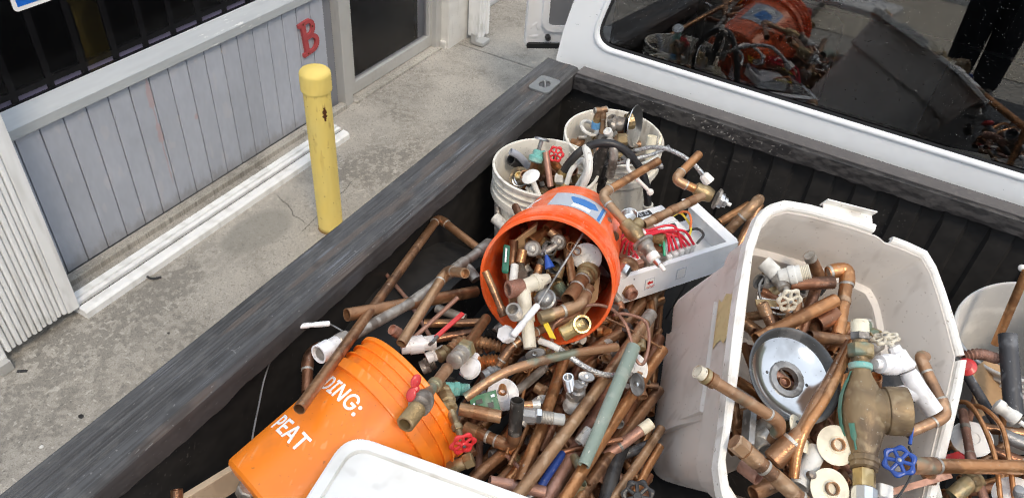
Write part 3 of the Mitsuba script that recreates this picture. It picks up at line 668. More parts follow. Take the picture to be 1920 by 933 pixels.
part(od, 'pressing', dpoly(Polygon([(.035, .07), (.075, .075), (.058, .145), (.04, .13)]).buffer(.006).difference(Polygon([(.035, .07), (.075, .075), (.058, .145), (.04, .13)]).buffer(-.003)), .006, .0495), 'door_paint', 30)
part(od, 'edge_flange', dpoly(sbox(.004, .03, .018, .7), .012, .0498), 'door_paint', 30)
part(od, 'bump_stop', lathe(D0 + du * .125 + A(0, 0, .068) + dn * .05, dn, [(0, .016), (.02, .016), (.03, .012), (.03, .006), (.022, .005)], 16), 'black_rubber')
# tie-down on the rail
tc = (2.0254, 0.9326, 1.16); tx = unit(A(1, -.0, 0)); tp_ = Polygon([(-.045, -.03), (.045, -.03), (.045, .03), (-.045, .03)]).buffer(-.008).buffer(.014)
m = trimesh.creation.extrude_polygon(tp_.difference(Polygon([(.024 * math.cos(a), .018 * math.sin(a)) for a in np.linspace(0, 6.28, 30)])), .006, engine='earcut'); m.apply_translation(A(*tc) + A(0, 0, -.001))
tie = part(t, 'tie_down_plate', m, 'tie_down_grey', False, label='grey tie-down plate recessed in the rail')
part(tie, 'cup', lathe(A(*tc) + A(0, 0, .0005), (0, 0, 1), [(0, .025), (.001, .024), (.001, 0)], 24, sq=.75), 'black_plastic')
part(tie, 'bar', sweep([A(*tc) + A(-.018, -.010, .003), A(*tc) + A(0, 0, .006), A(*tc) + A(.018, .010, .003)], .0032, 8), 'chrome')

# dust specks and dried drops on the glass
r_ = random.Random(8); V, F = [], []
for i in range(2200):
    y, z = r_.uniform(-.86, .86), r_.uniform(1.24, 1.70)
    if abs(y) > .86 - (z - 1.22) * .2: continue
    e = r_.uniform(.0003, .0006) if i > 60 else r_.uniform(.0007, .0012); n0 = len(V)
    for a in range(6): V.append((2.2788, y + e * math.cos(a * 1.047) * r_.uniform(.7, 1.3), z + e * math.sin(a * 1.047) * r_.uniform(.7, 1.6)))
    F += [(n0, n0 + j, n0 + j + 1) for j in range(1, 5)]
V = lean(np.array(V)); kd = part(t, 'dust', (V, F), 'dust', False); labels[kd] = {'kind': 'stuff'}

# ------------------------------------------------------------------ containers
def bucket(name, label, base, axis, m, R0=.131, R1=.147, H=.365, rings=3, group=None):
    """plastic pail: shell, collar and stacking rings near the rim"""
    k = thing(name, label, 'bucket', group); base = np.asarray(base, float); axis = unit(axis)
    def R(s): return R0 + (R1 - R0) * s / H
    prof = [(0, 0.0), (0, R0 - .006), (.006, R0)] + [(s, R(s)) for s in np.linspace(.03, H - .012, 8)] + [(H - .010, R1 + .005), (H - .002, R1 + .006), (H, R1 + .004), (H, R1 - .001), (H - .004, R1 - .003)]
    prof += [(s, R(s) - .003) for s in np.linspace(H - .02, .006, 6)] + [(.005, 0.0)]
    part(k, 'shell', lathe(base, axis, prof, 64), m, 30)
    c = H - .090
    part(k, 'collar', ringlathe(base, axis, [(c, R(c) - .0005), (c, R(c) + .011), (c + .003, R(c) + .012), (c + .022, R(c) + .010), (c + .024, R(c) + .004), (c + .024, R(c))], 64), m, 30)
    for i in range(rings - 1):
        s = c + .040 + i * .020
        part(k, 'ring', ringlathe(base, axis, [(s, R(s) - .0005), (s, R(s) + .0065), (s + .0026, R(s) + .0065), (s + .0026, R(s))], 64), m, 30)
    return k
def onto(mesh, base, axis, R0, R1, H, s0, th0, xr, flip=1):
    """wrap a flat mesh (x round the pail, y towards the rim, z outwards) onto a pail"""
    v = mesh.vertices; s = s0 + v[:, 1]; R = R0 + (R1 - R0) * s / H + v[:, 2] + .0006
    th = th0 + flip * v[:, 0] / (R0 + (R1 - R0) * s / H); x, y = xr
    P = np.asarray(base) + s[:, None] * unit(axis) + (R * np.cos(th))[:, None] * x + (R * np.sin(th))[:, None] * y
    return trimesh.Trimesh(P, mesh.faces, process=False)
def finegrid(mesh, e):
    v, f = trimesh.remesh.subdivide_to_size(mesh.vertices, mesh.faces, e); return trimesh.Trimesh(v, f, process=False)
def towards_cam(p, axis):
    v = CAM - np.asarray(p); u = unit(axis); y = unit(v - u * (v @ u)); return y
def sheet(poly, th): return trimesh.creation.extrude_polygon(poly, th, engine='earcut')

# white pails standing in the front corner
PA, PB = A(*(1.6622, 0.7294, 1.126)), A(*(1.9438, 0.6483, 1.126))
ka = bucket('bucket', 'cream white bucket of fittings standing left of the other one in the bed corner', PA - A(0, 0, .365), (.02, .02, 1), 'bucket_white')
kb = bucket('bucket', "cream white bucket holding a chrome dish and a blue capped elbow by the front wall", PB - A(0, 0, .365), (-.03, -.02, 1), 'bucket_white')
xb = unit(A(.3, -.9, 0)); yb = unit(A(-.75, -.5, 0)); yb = unit(yb - xb * (xb @ yb))
lb = [sheet(sbox(i * .008, .004 * (i % 2), i * .008 + .005, .05 - .006 * (i % 3)), .0006) for i in range(6)] + [sheet(sbox(0, .062 + .009 * j, .05 - .006 * j, .067 + .009 * j), .0006) for j in range(3)]
part(kb, 'printed_label', onto(finegrid(join(*lb), .012), PB - A(0, 0, .365), (0, 0, 1), .131, .147, .365, .17, -.15, (yb, xb)), 'print_black', False)
# third pail at the right
PC = A(*(1.7653, -0.5217, 1.1))
kc = bucket('bucket', 'grey plaster stained bucket lying tilted beside the tote at the right edge', PC - unit(A(-.25, .30, 1)) * .365, (-.25, .30, 1), 'bucket_grey')
# red orange pail lying with its mouth towards the tailgate
MR = A(*(1.1611, 0.4788, 1.1994)); BR = A(*(1.4997, 0.5619, 1.0754)); AXR = unit(MR - BR); BR = MR - AXR * .365
kr = bucket('bucket', "red orange bucket lying on the pile, its mouth full of pipe stubs and fittings", BR, AXR, 'bucket_red')
yr = towards_cam(BR, AXR); upv = unit(A(0, 0, 1) - AXR * AXR[2]); sr = np.cross(AXR, upv)
def on_red(poly, s0, x0, th=.0006):
    m = sheet(poly, th); return onto(finegrid(m, .02), BR, AXR, .131, .147, .365, s0, x0, (upv, -sr))
SS, SA = .10, -.35
st = part(kr, 'sticker', on_red(sbox(0, 0, .135, .13), SS, SA), 'print_grey', False)
part(st, 'print_block', on_red(sbox(.122, .004, .130, .126), SS, SA, .0010), 'print_blue', False)
part(st, 'print_block', on_red(Polygon([(.045, .035), (.10, .03), (.112, .055), (.095, .08), (.06, .085), (.05, .06)]).buffer(.004), SS, SA, .0010), 'print_blue', False)
part(st, 'print_block', on_red(sbox(.055, .09, .10, .118), SS, SA, .0012), 'print_white', False)
for i, w_ in enumerate((.05, .035, .045)): part(kr, 'print_block', on_red(sbox(-.09, .012 + .04 * i, -.09 + w_, .03 + .04 * i), SS, SA, .0010), 'print_white', False)
# orange pail lying on its side
RO = A(*(0.8113, 0.5921, 1.0966)); BO = A(*(0.4926, 0.676, 1.0347)); AXO = unit(RO - BO); BO = RO - AXO * .365
BO = RO - AXO * .345
ko = bucket('bucket', 'bright orange bucket lying on its side with white lettering and pipes across it', BO, AXO, 'bucket_orange', H=.345)
yo = towards_cam(BO + AXO * .18, AXO); so = np.cross(AXO, yo)
def word(txt, h, s0, th0):
    m = meshkit.text_mesh(txt, h, .0008, bold=True)
    return onto(finegrid(m, .015), BO, AXO, .131, .147, .365, s0, th0, (yo, so))
part(ko, 'lettering', word('DING:', .030, .205, -1.15), 'print_white', False)
part(ko, 'lettering', word('PEAT', .031, .094, -1.22), 'print_white', False)

# the beige tote: rim outline on a tilted plane, lofted to a smaller base
TN = unit(A(-.271, -.396, .877)); TX = A(-.874, -.28, -.397); TY = np.cross(TN, TX)
TO = A(1.246, -.133, 1.23)
rim_px = [(1.3219, 0.1036, 1.3603), (1.3886, 0.1097, 1.3837), (1.4313, 0.1010, 1.3929), (1.4687, 0.0760, 1.3932), (1.5017, 0.0282, 1.3818), (1.5526, -0.0621, 1.3568), (1.5820, -0.1234, 1.3381), (1.5807, -0.1403, 1.3301), (1.6006, -0.1835, 1.3168), (1.6161, -0.2271, 1.3019), (1.5982, -0.2557, 1.2834), (1.5608, -0.2881, 1.2572), (1.5137, -0.3240, 1.2265), (1.4593, -0.3612, 1.1929), (1.3823, -0.3665, 1.1667), (1.2959, -0.3676, 1.1395), (1.2147, -0.3696, 1.1135), (1.1391, -0.3734, 1.0884), (1.0812, -0.3612, 1.0760), (1.0210, -0.3165, 1.0776), (0.9565, -0.2251, 1.0990), (0.8993, -0.1239, 1.1270), (0.8795, -0.0655, 1.1472), (0.8955, -0.0273, 1.1694), (0.9301, -0.0050, 1.1902), (0.9984, 0.0117, 1.2188), (1.0918, 0.0388, 1.2599), (1.2120, 0.0741, 1.3130)]
rim = np.array(rim_px); ctr = TO.copy()
loc = np.stack([(rim - TO) @ TX, (rim - TO) @ TY], 1)
def resample(P, n):
    Q = np.vstack([P, P[:1]]); s = np.r_[0, np.cumsum(np.linalg.norm(np.diff(Q, axis=0), axis=1))]; q = np.linspace(0, s[-1], n, endpoint=False)
    return np.stack([np.interp(q, s, Q[:, 0]), np.interp(q, s, Q[:, 1])], 1)
NT = 168
R2 = resample(loc, NT)
base_c = rounded([(-.262, -.200), (.246, -.202), (.235, .172), (-.235, .172)], [.035, .05, .06, .06], 12)
ang = np.arctan2(R2[:, 1] / .225, R2[:, 0] / .30)
def base_at(a):
    # point of the rounded base rectangle in the direction a (scaled)
    Q = resample(base_c, 400); qa = np.arctan2(Q[:, 1] / .172, Q[:, 0] / .235); o = np.argsort(qa); return np.stack([np.interp(a, qa[o], Q[o, i], period=2 * math.pi) for i in (0, 1)], 1)
B2 = base_at(ang)
def tote_at(t, off=0.0):
    """outline at depth t (0 rim, 1 base); ribs: a band where the wall steps in"""
    P = R2 * (1 - t) + B2 * t; c = np.linalg.norm(P, axis=1)[:, None]
    return P * (1 - off / c)
def tw(P, d): return TO + P[:, :1] * TX + P[:, 1:2] * TY - TN * d
TD = .44
step = lambda a: 0.0
prof = [(0.03, .006), (.06, .010), (.30, .010), (.325, .012), (.34, .026), (.36, .027), (.60, .027), (.80, .027), (.90, .028), (.95, .032)]
rings = [tw(tote_at(0.02, .004), .008)]
for t_, o_ in prof:
    P = tote_at(t_, o_); a = ang
    # the shallow panels pressed into the long sides
    lp = (np.abs(np.sin(a)) > .6) & (t_ > .34) & (t_ < .97) & (np.abs(P[:, 0]) < .125)
    P = P * np.where(lp, 1 + .017 / np.linalg.norm(P, axis=1), 1)[:, None]
    rings.append(tw(P, TD * t_))
rings.append(tw(tote_at(1.0, .045), TD * .995)); rings.append(tw(tote_at(1.0, .10), TD))
inner = [tw(tote_at(t_, o_ + .004), TD * t_ - .003) for t_, o_ in prof][::-1]
kt = thing('storage_tote', "large beige plastic tote with a broken rim, tipped and full of copper scrap", 'tote')
part(kt, 'shell', join(ring_mesh(rings, False, True), ring_mesh([tw(tote_at(.985, .05), TD * .985)] + inner + [tw(tote_at(.02, .010), .006), rings[0]], True, False)), 'tote_plastic', 30)
# rim: an L-shaped lip, cracked open at one place
def lip(i0, i1, w, drop, lift=0.0, m='tote_rim', name='rim'):
    idx = np.arange(i0, i1 + 1) % NT; out = []
    base = tote_at(0.0, 0.0)
    for i in idx:
        p = base[i]; n2 = p / np.linalg.norm(p); f = lambda a, d: TO + (p + n2 * a)[0] * TX + (p + n2 * a)[1] * TY - TN * d
        out.append(np.array([f(-.006, .016), f(-.006, -lift), f(-.002, -.004 - lift), f(w * .7, -.004 - lift), f(w, -.001 - lift), f(w + .001, drop), f(w - .003, drop), f(w - .004, .004), f(.0, .004), f(-.001, .016)]))
    return part(kt, name, ring_mesh(out), m, 30)
L_ = np.linalg.norm(np.diff(np.vstack([loc, loc[:1]]), axis=0), axis=1).cumsum() / np.linalg.norm(np.diff(np.vstack([loc, loc[:1]]), axis=0), axis=1).sum() * NT
ib = int(L_[5]); ie = int(L_[12])
lip(ie + 1, NT + ib - 1, .016, .020)
lip(ib + 3, ie, .014, .016, -.004)
# handle ledge behind the far rim
hc = A(*(1.5686, -0.0484, 1.3611)); hu = unit(A(*(1.6012, -0.1006, 1.3544)) - A(*(1.5333, 0.0129, 1.3846))); hn = unit(np.cross(TN, hu))
part(kt, 'handle_ledge', rbox(hc - TN * .004, (.125, .036, .004), axes=[hu, hn, TN], r=.0015), 'tote_rim')
part(kt, 'handle_lip', rbox(hc + hn * .018 * (1 if (hn @ A(1, 0, 0)) > 0 else -1) + TN * .0, (.127, .004, .03), axes=[hu, hn, TN], r=.0015), 'tote_rim')
tp0 = [(1.0634, 0.1359, 1.2950), (1.1298, 0.0773, 1.2891)]
# masking tape patch on the long outer wall: laid on the shell between two outline points
def on_wall(i0, i1, t0, t1, m, name, jag, off=.0012):
    idx = np.linspace(i0, i1, 14); ts = np.linspace(t0, t1, 7); V = []
    for b_, t_ in enumerate(ts):
        o_ = np.interp(t_, [q[0] for q in prof], [q[1] for q in prof]); P = tote_at(t_, o_ - off)
        for a_, i in enumerate(idx):
            ii = i + jag * math.sin(b_ * 2.3 + (a_ > 6) * 1.7) * (a_ in (0, 13)); lo = int(math.floor(ii)); fr = ii - lo
            p = P[lo % NT] * (1 - fr) + P[(lo + 1) % NT] * fr; V.append(tw(p[None], TD * t_ + (.004 * math.sin(a_ * 2.1) if b_ in (0, 6) else 0))[0])
    f = [(b_ * 14 + a_, b_ * 14 + a_ + 1, (b_ + 1) * 14 + a_ + 1, (b_ + 1) * 14 + a_) for b_ in range(6) for a_ in range(13)]
    return part(kt, name, (np.array(V), f), m, True)
it = int(L_[26])
on_wall(it - 3, it + 6, .12, .335, 'masking_tape', 'tape_patch', .7, .0025)

# white cooler lid in front

lc = A(*(0.5953, 0.5725, 1.245)); lu = unit(A(-.985, -.17, 0)); lv = unit(A(.17, -.985, 0))
def lidp(poly, th, z):
    m = sheet(poly, th); v = m.vertices
    return trimesh.Trimesh(lc + v[:, :1] * lu + v[:, 1:2] * lv + A(0, 0, 1) * (z + v[:, 2:3]), m.faces, process=False)
full = Polygon(rounded([(0, 0), (.34, 0), (.34, .50), (0, .50)], [.05] * 4, 10))
kl = thing('cooler_lid', 'white plastic cooler lid with rounded corners and a pressed groove, lying over the orange bucket', 'lid')
rings = []
for off, z in ((.004, -.030), (.0, -.028), (.0, -.006), (.003, -.0015), (.008, 0), (.022, 0), (.0235, -.009), (.0275, -.009), (.029, .0006), (.06, .0006)):
    P = np.array(rounded([(off, off), (.34 - off, off), (.34 - off, .50 - off), (off, .50 - off)], [max(.05 - off * .6, .02)] * 4, 10)); rings.append(lc + P[:, :1] * lu + P[:, 1:2] * lv + A(0, 0, 1) * z)
part(kl, 'panel', ring_mesh(rings), 'white_plastic', 25)
# ------------------------------------------------------------------ filler of the pile: many short and long pipes lying under the named ones
fill_m = ['copper_brown'] * 4 + ['copper_orange'] * 2 + ['copper_dark'] * 6 + ['copper_pink', 'copper_tan', 'copper_patina']
def hollow_stick(p, q, d, bow=None):
    bow = rng.gauss(0, .004) if bow is None else bow
    N = 4; P = np.array([lerp(p, q, t) + A(0, 0, 1) * bow * math.sin(math.pi * t) for t in np.linspace(0, 1, N)])
    return sweep(P, d / 2, 12, max(.0012, d * .07), .03)
TONE = {'copper_brown': 'brown', 'copper_orange': 'orange', 'copper_dark': 'dark', 'copper_pink': 'pinkish', 'copper_tan': 'tan', 'copper_patina': 'greenish', 'brass': 'brassy'}
def tone_pipe(name, where, p, q, d, m, group):
    L = np.linalg.norm(np.subtract(q, p)); size = 'thin' if d < .017 else 'thick' if d > .027 else 'medium'; ln = 'short' if L < .2 else 'long' if L > .4 else 'middling'
    lab = f'{ln} {size} {TONE[m]} copper pipe {where}'
    return solo(name, lab, 'pipe', hollow_stick(p, q, d), m, f'{ln} {size} {TONE[m]} {group}')
for i in range(118):
    lay = i / 118
    c = A(rng.uniform(.52, 1.62), rng.uniform(.02, .56), .80 + .185 * lay + .01 * rng.random())
    if c[1] > .42 and c[0] > 1.15: c[1] -= .2
    an = rng.gauss(.12, .28) if rng.random() < .72 else rng.uniform(-1.5, 1.5)
    L = rng.uniform(.22, .62) if abs(an) < .5 else rng.uniform(.12, .3); u = A(math.cos(an), math.sin(an), rng.uniform(-.08, .08))
    p_, q_ = c - u * L / 2, c + u * L / 2; off = max(0, *[.118 + .33 * (e[0] - 1.061) + .020 - e[1] for e in (p_, q_)]) if max(p_[0], q_[0]) > .88 else 0
    c = c + A(0, off, 0)
    tone_pipe('buried_pipe', 'mostly buried in the heap between orange bucket and tote', c - u * L / 2, c + u * L / 2, rng.choice((.016, .016, .022, .0285)), rng.choice(fill_m), 'pipes buried in the middle of the heap')
part(TR, 'bed_mat', rbox((1.05, .2, .765), (1.2, .85, .03), r=.01), 'bed_liner')
# rubbish heap right of the tote
for i in range(30):
    c = A(rng.uniform(.80, 1.62), rng.uniform(-.78, -.43), .80 + .006 * i); an = rng.uniform(-1.2, 1.2); L = rng.uniform(.15, .4); u = A(math.cos(an), math.sin(an), rng.uniform(-.15, .15))
    tone_pipe('loose_pipe', 'half buried in the heap right of the tote', c - u * L / 2, c + u * L / 2, rng.choice((.0095, .016, .016, .022)), rng.choice(fill_m), 'pipe pieces right of the tote')

# ------------------------------------------------------------------ the named pieces of the middle heap
CB, CO, CD, CP, CT, CG = 'copper_brown', 'copper_orange', 'copper_dark', 'copper_pink', 'copper_tan', 'copper_patina'
SJ = lambda s, sc=1.06, L=.006: (s, L, sc, 'solder', 'solder_joint')
pipe('bent_copper_pipe', "long brown right-angled copper pipe leaning by the bed wall, ending over the orange bucket", [(0.5873, 0.6732, 1.2418), (1.3987, 0.9213, 1.03), (1.3488, 0.7612, 1.03)], .0225, CB)
pipe('thin_copper_pipe', 'thin dark pink copper pipe crossing under the long bent pipe near the bed wall', [(1.2, 0.9865, 0.98), (1.1257, 0.8253, 0.98), (1.0393, 0.696, 0.99)], .0105, CP, bow=0, cat='pipe')
pipe('copper_pipe', "brown copper pipe with open left end lying across the bent pipes", [(0.8613, 0.795, 1.175), (1.1921, 0.6737, 1.045)], .0285, CB, bow=.004)
pipe('elbowed_copper_pipe', 'tan copper pipe with a short elbow stub pointing right, topmost above the orange bucket rim', [(0.8683, 0.6606, 1.16), (1.0998, 0.6997, 1.17), (1.0633, 0.6299, 1.225)], .0225, CT)
k = pipe('galvanised_pipe', "dull grey galvanised pipe with a white end sleeve and a tee by the red bucket", [(0.7401, 0.7628, 1.185), (1.0257, 0.734, 1.12), (1.3346, 0.7196, 1.08)], .0245, 'steel_dirty', fit=[(-.055, .05, 1.25, 'steel_dirty', 'coupling'), (-.16, .045, 1.25, 'steel_dirty', 'tee_body')], solid=True)
scene.pop(k + '__elbow', None); [scene.pop(q, None) for q in list(scene) if q.startswith(k + '__elbow')]
a, b = A(*(0.7371, 0.7641, 1.187)), A(*(0.7863, 0.7589, 1.176)); u = unit(b - a); L = np.linalg.norm(b - a)
part(k, 'white_sleeve', lathe(a, u, [(.03, .0125), (.03, .0165), (0, .0165), (0, .020), (L * .55, .020), (L * .58, .0175), (L, .0175), (L, .013)], 20), 'white_pipe_plastic')
part(k, 'coupling', hexnut(b, u, .0185, .03, 10), 'steel_dirty', False)
part(k, 'tube_joint', lathe(A(*(1.0182, 0.736, 1.12)), unit(A(*(1.0439, 0.7319, 1.12)) - A(*(1.0182, 0.736, 1.12))), [(-.012, .0123), (-.012, .0128), (.03, .0128), (.03, .0123)], 16), 'steel_dirty')
part(k, 'tee_branch', sweep([(1.2147, 0.73, 1.095), (1.213, 0.7068, 1.085), (1.2007, 0.6788, 1.075)], [.0125, .0125, .0135], 14), 'steel_dirty')
pipe('thin_copper_pipe', 'thin straight purplish copper pipe lying right of the tan elbowed pipe', [(0.9273, 0.6822, 1.1), (1.0781, 0.6557, 1.125)], .0105, CP)
pipe('copper_pipe', 'horizontal copper pipe behind the red valve lever, running under the red bucket', [(1.0211, 0.7092, 1.06), (1.1036, 0.5907, 1.06)], .02, CB)
pipe('copper_pipe', 'dark copper pipe just below the horizontal one behind the red valve lever', [(0.9738, 0.706, 1.04), (1.0804, 0.5935, 1.05)], .02, CD)
pipe('grey_pipe_stub', 'greyish pipe stub with an open left end left of the red bucket', [(1.1036, 0.7304, 1.03), (1.1117, 0.6533, 1.03)], .0225, 'steel_dirty')
pipe('copper_stub', 'short pink copper stub standing at the top corner of the orange bucket', [(0.8985, 0.7062, 1.15), (0.9237, 0.6879, 1.11)], .023, CP, fit=[(.01, .012, 1.08, 'copper_pink', 'coupling')])
# white ball valve with red lever
k = thing('ball_valve', 'white plastic ball valve with a red lever handle above the orange bucket', 'valve')
a, b = A(*(0.9046, 0.6885, 1.1)), A(*(0.9545, 0.6379, 1.1)); u = unit(b - a)
part(k, 'body', lathe(a, u, [(0, .013), (0, .017), (.018, .017), (.018, .020), (.048, .020), (.048, .016), (.075, .016), (.075, .012), (.06, .011)], 20), 'white_pipe_plastic')
part(k, 'lever', boxm(lerp((0.9495, 0.6291, 1.125), (1.0345, 0.6141, 1.135), .5), (np.linalg.norm(np.subtract((1.0345, 0.6141, 1.135), (0.9495, 0.6291, 1.125))), .010, .004), axes=[unit(np.subtract((1.0345, 0.6141, 1.135), (0.9495, 0.6291, 1.125))), unit(np.cross((0, 0, 1), np.subtract((1.0345, 0.6141, 1.135), (0.9495, 0.6291, 1.125)))), (0, 0, 1)]), 'red_plastic')
part(k, 'lever_root', sweep([(0.9374, 0.636, 1.11), (0.9323, 0.6243, 1.13), (0.9516, 0.6264, 1.128)], .004, 8), 'steel_grey')
# wire rods with white grips
def wire_rod(label, wire, grip, wr=.0026, gr=.0062):
    k = thing('wire_rod', label, 'rod'); part(k, 'wire', helix(wire, wr), 'steel_grey')
    a, b = np.array(grip[0]), np.array(grip[1]); u = unit(b - a); L = np.linalg.norm(b - a)
    part(k, 'grip', lathe(a, u, [(0, gr * .7), (.003, gr), (L * .42, gr), (L * .45, gr * .8), (L * .55, gr * .8), (L * .58, gr), (L - .003, gr), (L, gr * .7)], 14), 'white_pipe_plastic')
    return k
wire_rod('grey hooked wire rod with a white grip hanging from under the side rail', [(0.8577, 0.7969, 1.12), (0.8599, 0.8423, 1.12), (0.8499, 0.8634, 1.12), (0.8246, 0.9016, 1.115), (0.7737, 0.9213, 1.08), (0.7045, 0.8931, 1.07), (0.6355, 0.8467, 1.07), (0.5665, 0.7922, 1.09), (0.5534, 0.7746, 1.095), (0.5625, 0.7716, 1.1)], ((0.8108, 0.9051, 1.12), (0.8618, 0.8453, 1.12)), .0019)
wire_rod('grey rod with a long white grip leaning across the mouth of the red bucket', [(1.2682, 0.4447, 1.3), (1.07, 0.4545, 1.215)], ((1.0736, 0.4541, 1.217), (0.9924, 0.4677, 1.185)), .0028, .0075)
k = pipe('dark_elbow_pipe', 'dark tarnished elbow pipe beneath the white sleeved pipe by the orange bucket', [(0.7416, 0.817, 1.03), (0.8114, 0.8733, 1.05), (0.8506, 0.8702, 1.04)], .024, CD)
pipe('copper_stub', 'copper pipe tip poking up at the bottom edge beside the rail', [(0.4128, 0.8467, 1.), (0.4353, 0.8667, 1.03)], .0225, CB, fit=[(-.012, .012, 1.0, CD, 'end_cap')])
solo('wood_strip', 'pale wooden strip on edge running under the base of the orange bucket', 'strip', rbox(lerp((0.4138, 0.8578, 0.985), (0.5463, 0.8174, 0.985), .5), (np.linalg.norm(np.subtract((0.5463, 0.8174, 0.985), (0.4138, 0.8578, 0.985))), .014, .07), axes=[unit(np.subtract((0.5463, 0.8174, 0.985), (0.4138, 0.8578, 0.985))), unit(np.cross((0, 0, 1), np.subtract((0.5463, 0.8174, 0.985), (0.4138, 0.8578, 0.985)))), (0, 0, 1)], r=.002), 'wood_strip')
solo('grimy_nut', 'grey corroded nut at the bottom edge below the orange bucket', 'nut', hexnut((0.5081, 0.7688, 1.), (.2, -.3, 1), .022, .03, 8), 'steel_dirty', smooth=False)

# diagonal valve assembly with the red butterfly tap
k = thing('valve_assembly', 'tarnished brass union and pipe lying diagonally over the orange bucket with a red butterfly tap', 'valve')
p0, p1, p2, p3, p4, p5 = (A(*q) for q in ((1.0808, 0.5793, 1.1), (0.9426, 0.5507, 1.14), (0.8474, 0.538, 1.175), (0.7368, 0.5114, 1.225), (0.7007, 0.5014, 1.24), (0.6544, 0.4957, 1.25)))
part(k, 'tube', sweep([p0, p1], .0115, 14, .0015), CB)
u = unit(p2 - p1)
part(k, 'union_nut', hexnut(p1 - u * .012, u, .022, .03, 6), 'brass_green', False)
part(k, 'union_body', lathe(p1 + u * .018, u, [(0, .019), (.018, .019), (.018, .0145), (.03, .0145), (.03, .018), (.04, .018), (.044, .012)], 18), 'solder')
part(k, 'tube', sweep([p2 - u * .01, lerp(p2, p3, .5), p3], [.0125, .0105, .0115], 14), CG)
part(k, 'collar', lathe(lerp(p2, p3, .55), unit(p3 - p2), [(-.008, .0105), (-.006, .0145), (.008, .0145), (.01, .0105)], 16), 'brass_green')
u = unit(p4 - p3)
part(k, 'bonnet_nut', lathe(p3 - u * .004, u, [(0, .010), (.004, .018), (.012, .021), (.026, .022), (.036, .021), (.040, .013)], 24), 'steel_dirty')
part(k, 'outlet', nozzle(p4, p5 - p4, .0155, np.linalg.norm(p5 - p4)), 'brass')
q = A(*(0.7145, 0.5152, 1.2712))
bu = unit(np.subtract((0.7283, 0.5156, 1.2861), (0.7035, 0.5135, 1.2587))); bn_ = unit(CAM - q); bw = np.cross(bn_, bu)
lobe = lambda s: place(trimesh.Trimesh(trimesh.creation.icosphere(subdivisions=3).vertices * A(.0135, .0095, .0045), trimesh.creation.icosphere(subdivisions=3).faces, process=False), q + bu * s * .0125 + bw * .004, bu, bw + bn_ * .5 * s)
part(k, 'butterfly_tap', join(lobe(-1), lobe(1), lathe(q - bn_ * .014, bn_, [(0, .006), (.012, .0075), (.016, .004)], 12)), 'red_plastic')
# brass valve with a red wheel
k = thing('gate_valve', 'old brass gate valve with a red handwheel hanging over the orange bucket rim', 'valve')
p0, p1, p2, p3 = (A(*q) for q in ((0.8326, 0.5393, 1.15), (0.7685, 0.4729, 1.175), (0.7426, 0.4434, 1.18), (0.7209, 0.4167, 1.175)))
u = unit(p1 - p0)
part(k, 'tube', sweep([p0, lerp(p0, p1, .5)], .0105, 14), 'brass_green')
part(k, 'body', lathe(p0 + u * .02, u, [(0, .011), (.004, .0155), (.014, .0155), (.018, .0125), (.024, .017), (.036, .018), (.046, .016), (.050, .0125), (.056, .0155), (.064, .0155), (.066, .010)], 8), 'brass', False)
part(k, 'stem', sweep([p1, p2, p3], [.009, .007, .0045], 12), 'brass')
part(k, 'packing_nut', hexnut(p2 - unit(p3 - p2) * .006, unit(p3 - p2), .0105, .013), 'brass', False)
part(k, 'side_outlet', lathe(p0 + u * .052, unit(A(*(0.7202, 0.4696, 1.18)) - (p0 + u * .052)), [(0, .009), (.020, .009), (.026, .0145), (.040, .0155), (.042, .011), (.03, .009)], 18), 'brass')
wheel_part(k, p3, unit(unit(p3 - p2) + A(0, 0, .25)), .0205, 'red_paint', 6)

# corrugated connectors, white dome, circuit board
solo('corrugated_connector', 'corrugated copper connector hose, the upper of two below the red bucket', 'hose', corrugated([(0.9605, 0.5973, 1.095), (0.9858, 0.5903, 1.1), (1.0061, 0.5509, 1.105), (1.0224, 0.5087, 1.1)], .0125, .0085), 'copper_tan')
solo('corrugated_connector', 'short corrugated copper connector hose, the lower of two below the red bucket', 'hose', corrugated([(0.9452, 0.5263, 1.09), (0.9685, 0.5208, 1.095), (0.9867, 0.4932, 1.1)], .0135, .0085), CO)
k = thing('float_valve', 'white plastic float valve cap with a stem beside the corrugated hoses', 'valve')
part(k, 'dome', lathe((0.9315, 0.5291, 1.105), unit(A(-.5, .1, .75)), [(-.004, .022), (0, .024), (.006, .021), (.010, .012), (.011, .0)], 28), 'white_pipe_plastic')
part(k, 'stem', sweep([(0.9377, 0.5328, 1.1), (0.9739, 0.5405, 1.1), (0.9252, 0.551, 1.08)][:2], .008, 10), 'white_pipe_plastic')
part(k, 'neck', sweep([(0.9415, 0.5374, 1.09), (0.935, 0.5515, 1.07)], .007, 10), 'white_pipe_plastic')
k = thing('circuit_board', 'small green circuit board with black chips among the fittings', 'board')
bu, bv = unit(np.subtract((0.9214, 0.4584, 1.075), (0.8899, 0.491, 1.065))), unit(np.subtract((0.8971, 0.4425, 1.05), (0.9177, 0.4663, 1.07)))
bc = A(*(0.8933, 0.4685, 1.068)); bn = unit(np.cross(bu, bv)); bn = bn * np.sign(bn[2])
part(k, 'plate', rbox(bc, (.058, .044, .002), axes=[bu, bv, bn], r=.0006), 'circuit_green')
for (x, y, sx, sy, m) in ((-.01, -.008, .014, .009, 'black_plastic'), (.012, .006, .012, .012, 'black_plastic'), (-.018, .012, .007, .005, 'chrome'), (.02, -.012, .008, .005, 'chrome'), (.002, .015, .009, .004, 'cream_plastic'), (-.022, -.004, .004, .008, 'chrome')):
    part(k, 'chip', boxm(bc + bu * x + bv * y + bn * .0022, (sx, sy, .003), axes=[bu, bv, bn]), m)
solo('escutcheon', 'white round plastic flange standing tilted behind the capped vertical pipe', 'flange', escutcheon((0.9305, 0.4469, 1.075), (-.62, -.15, .6), .034, .28, .25), 'white_pipe_plastic')
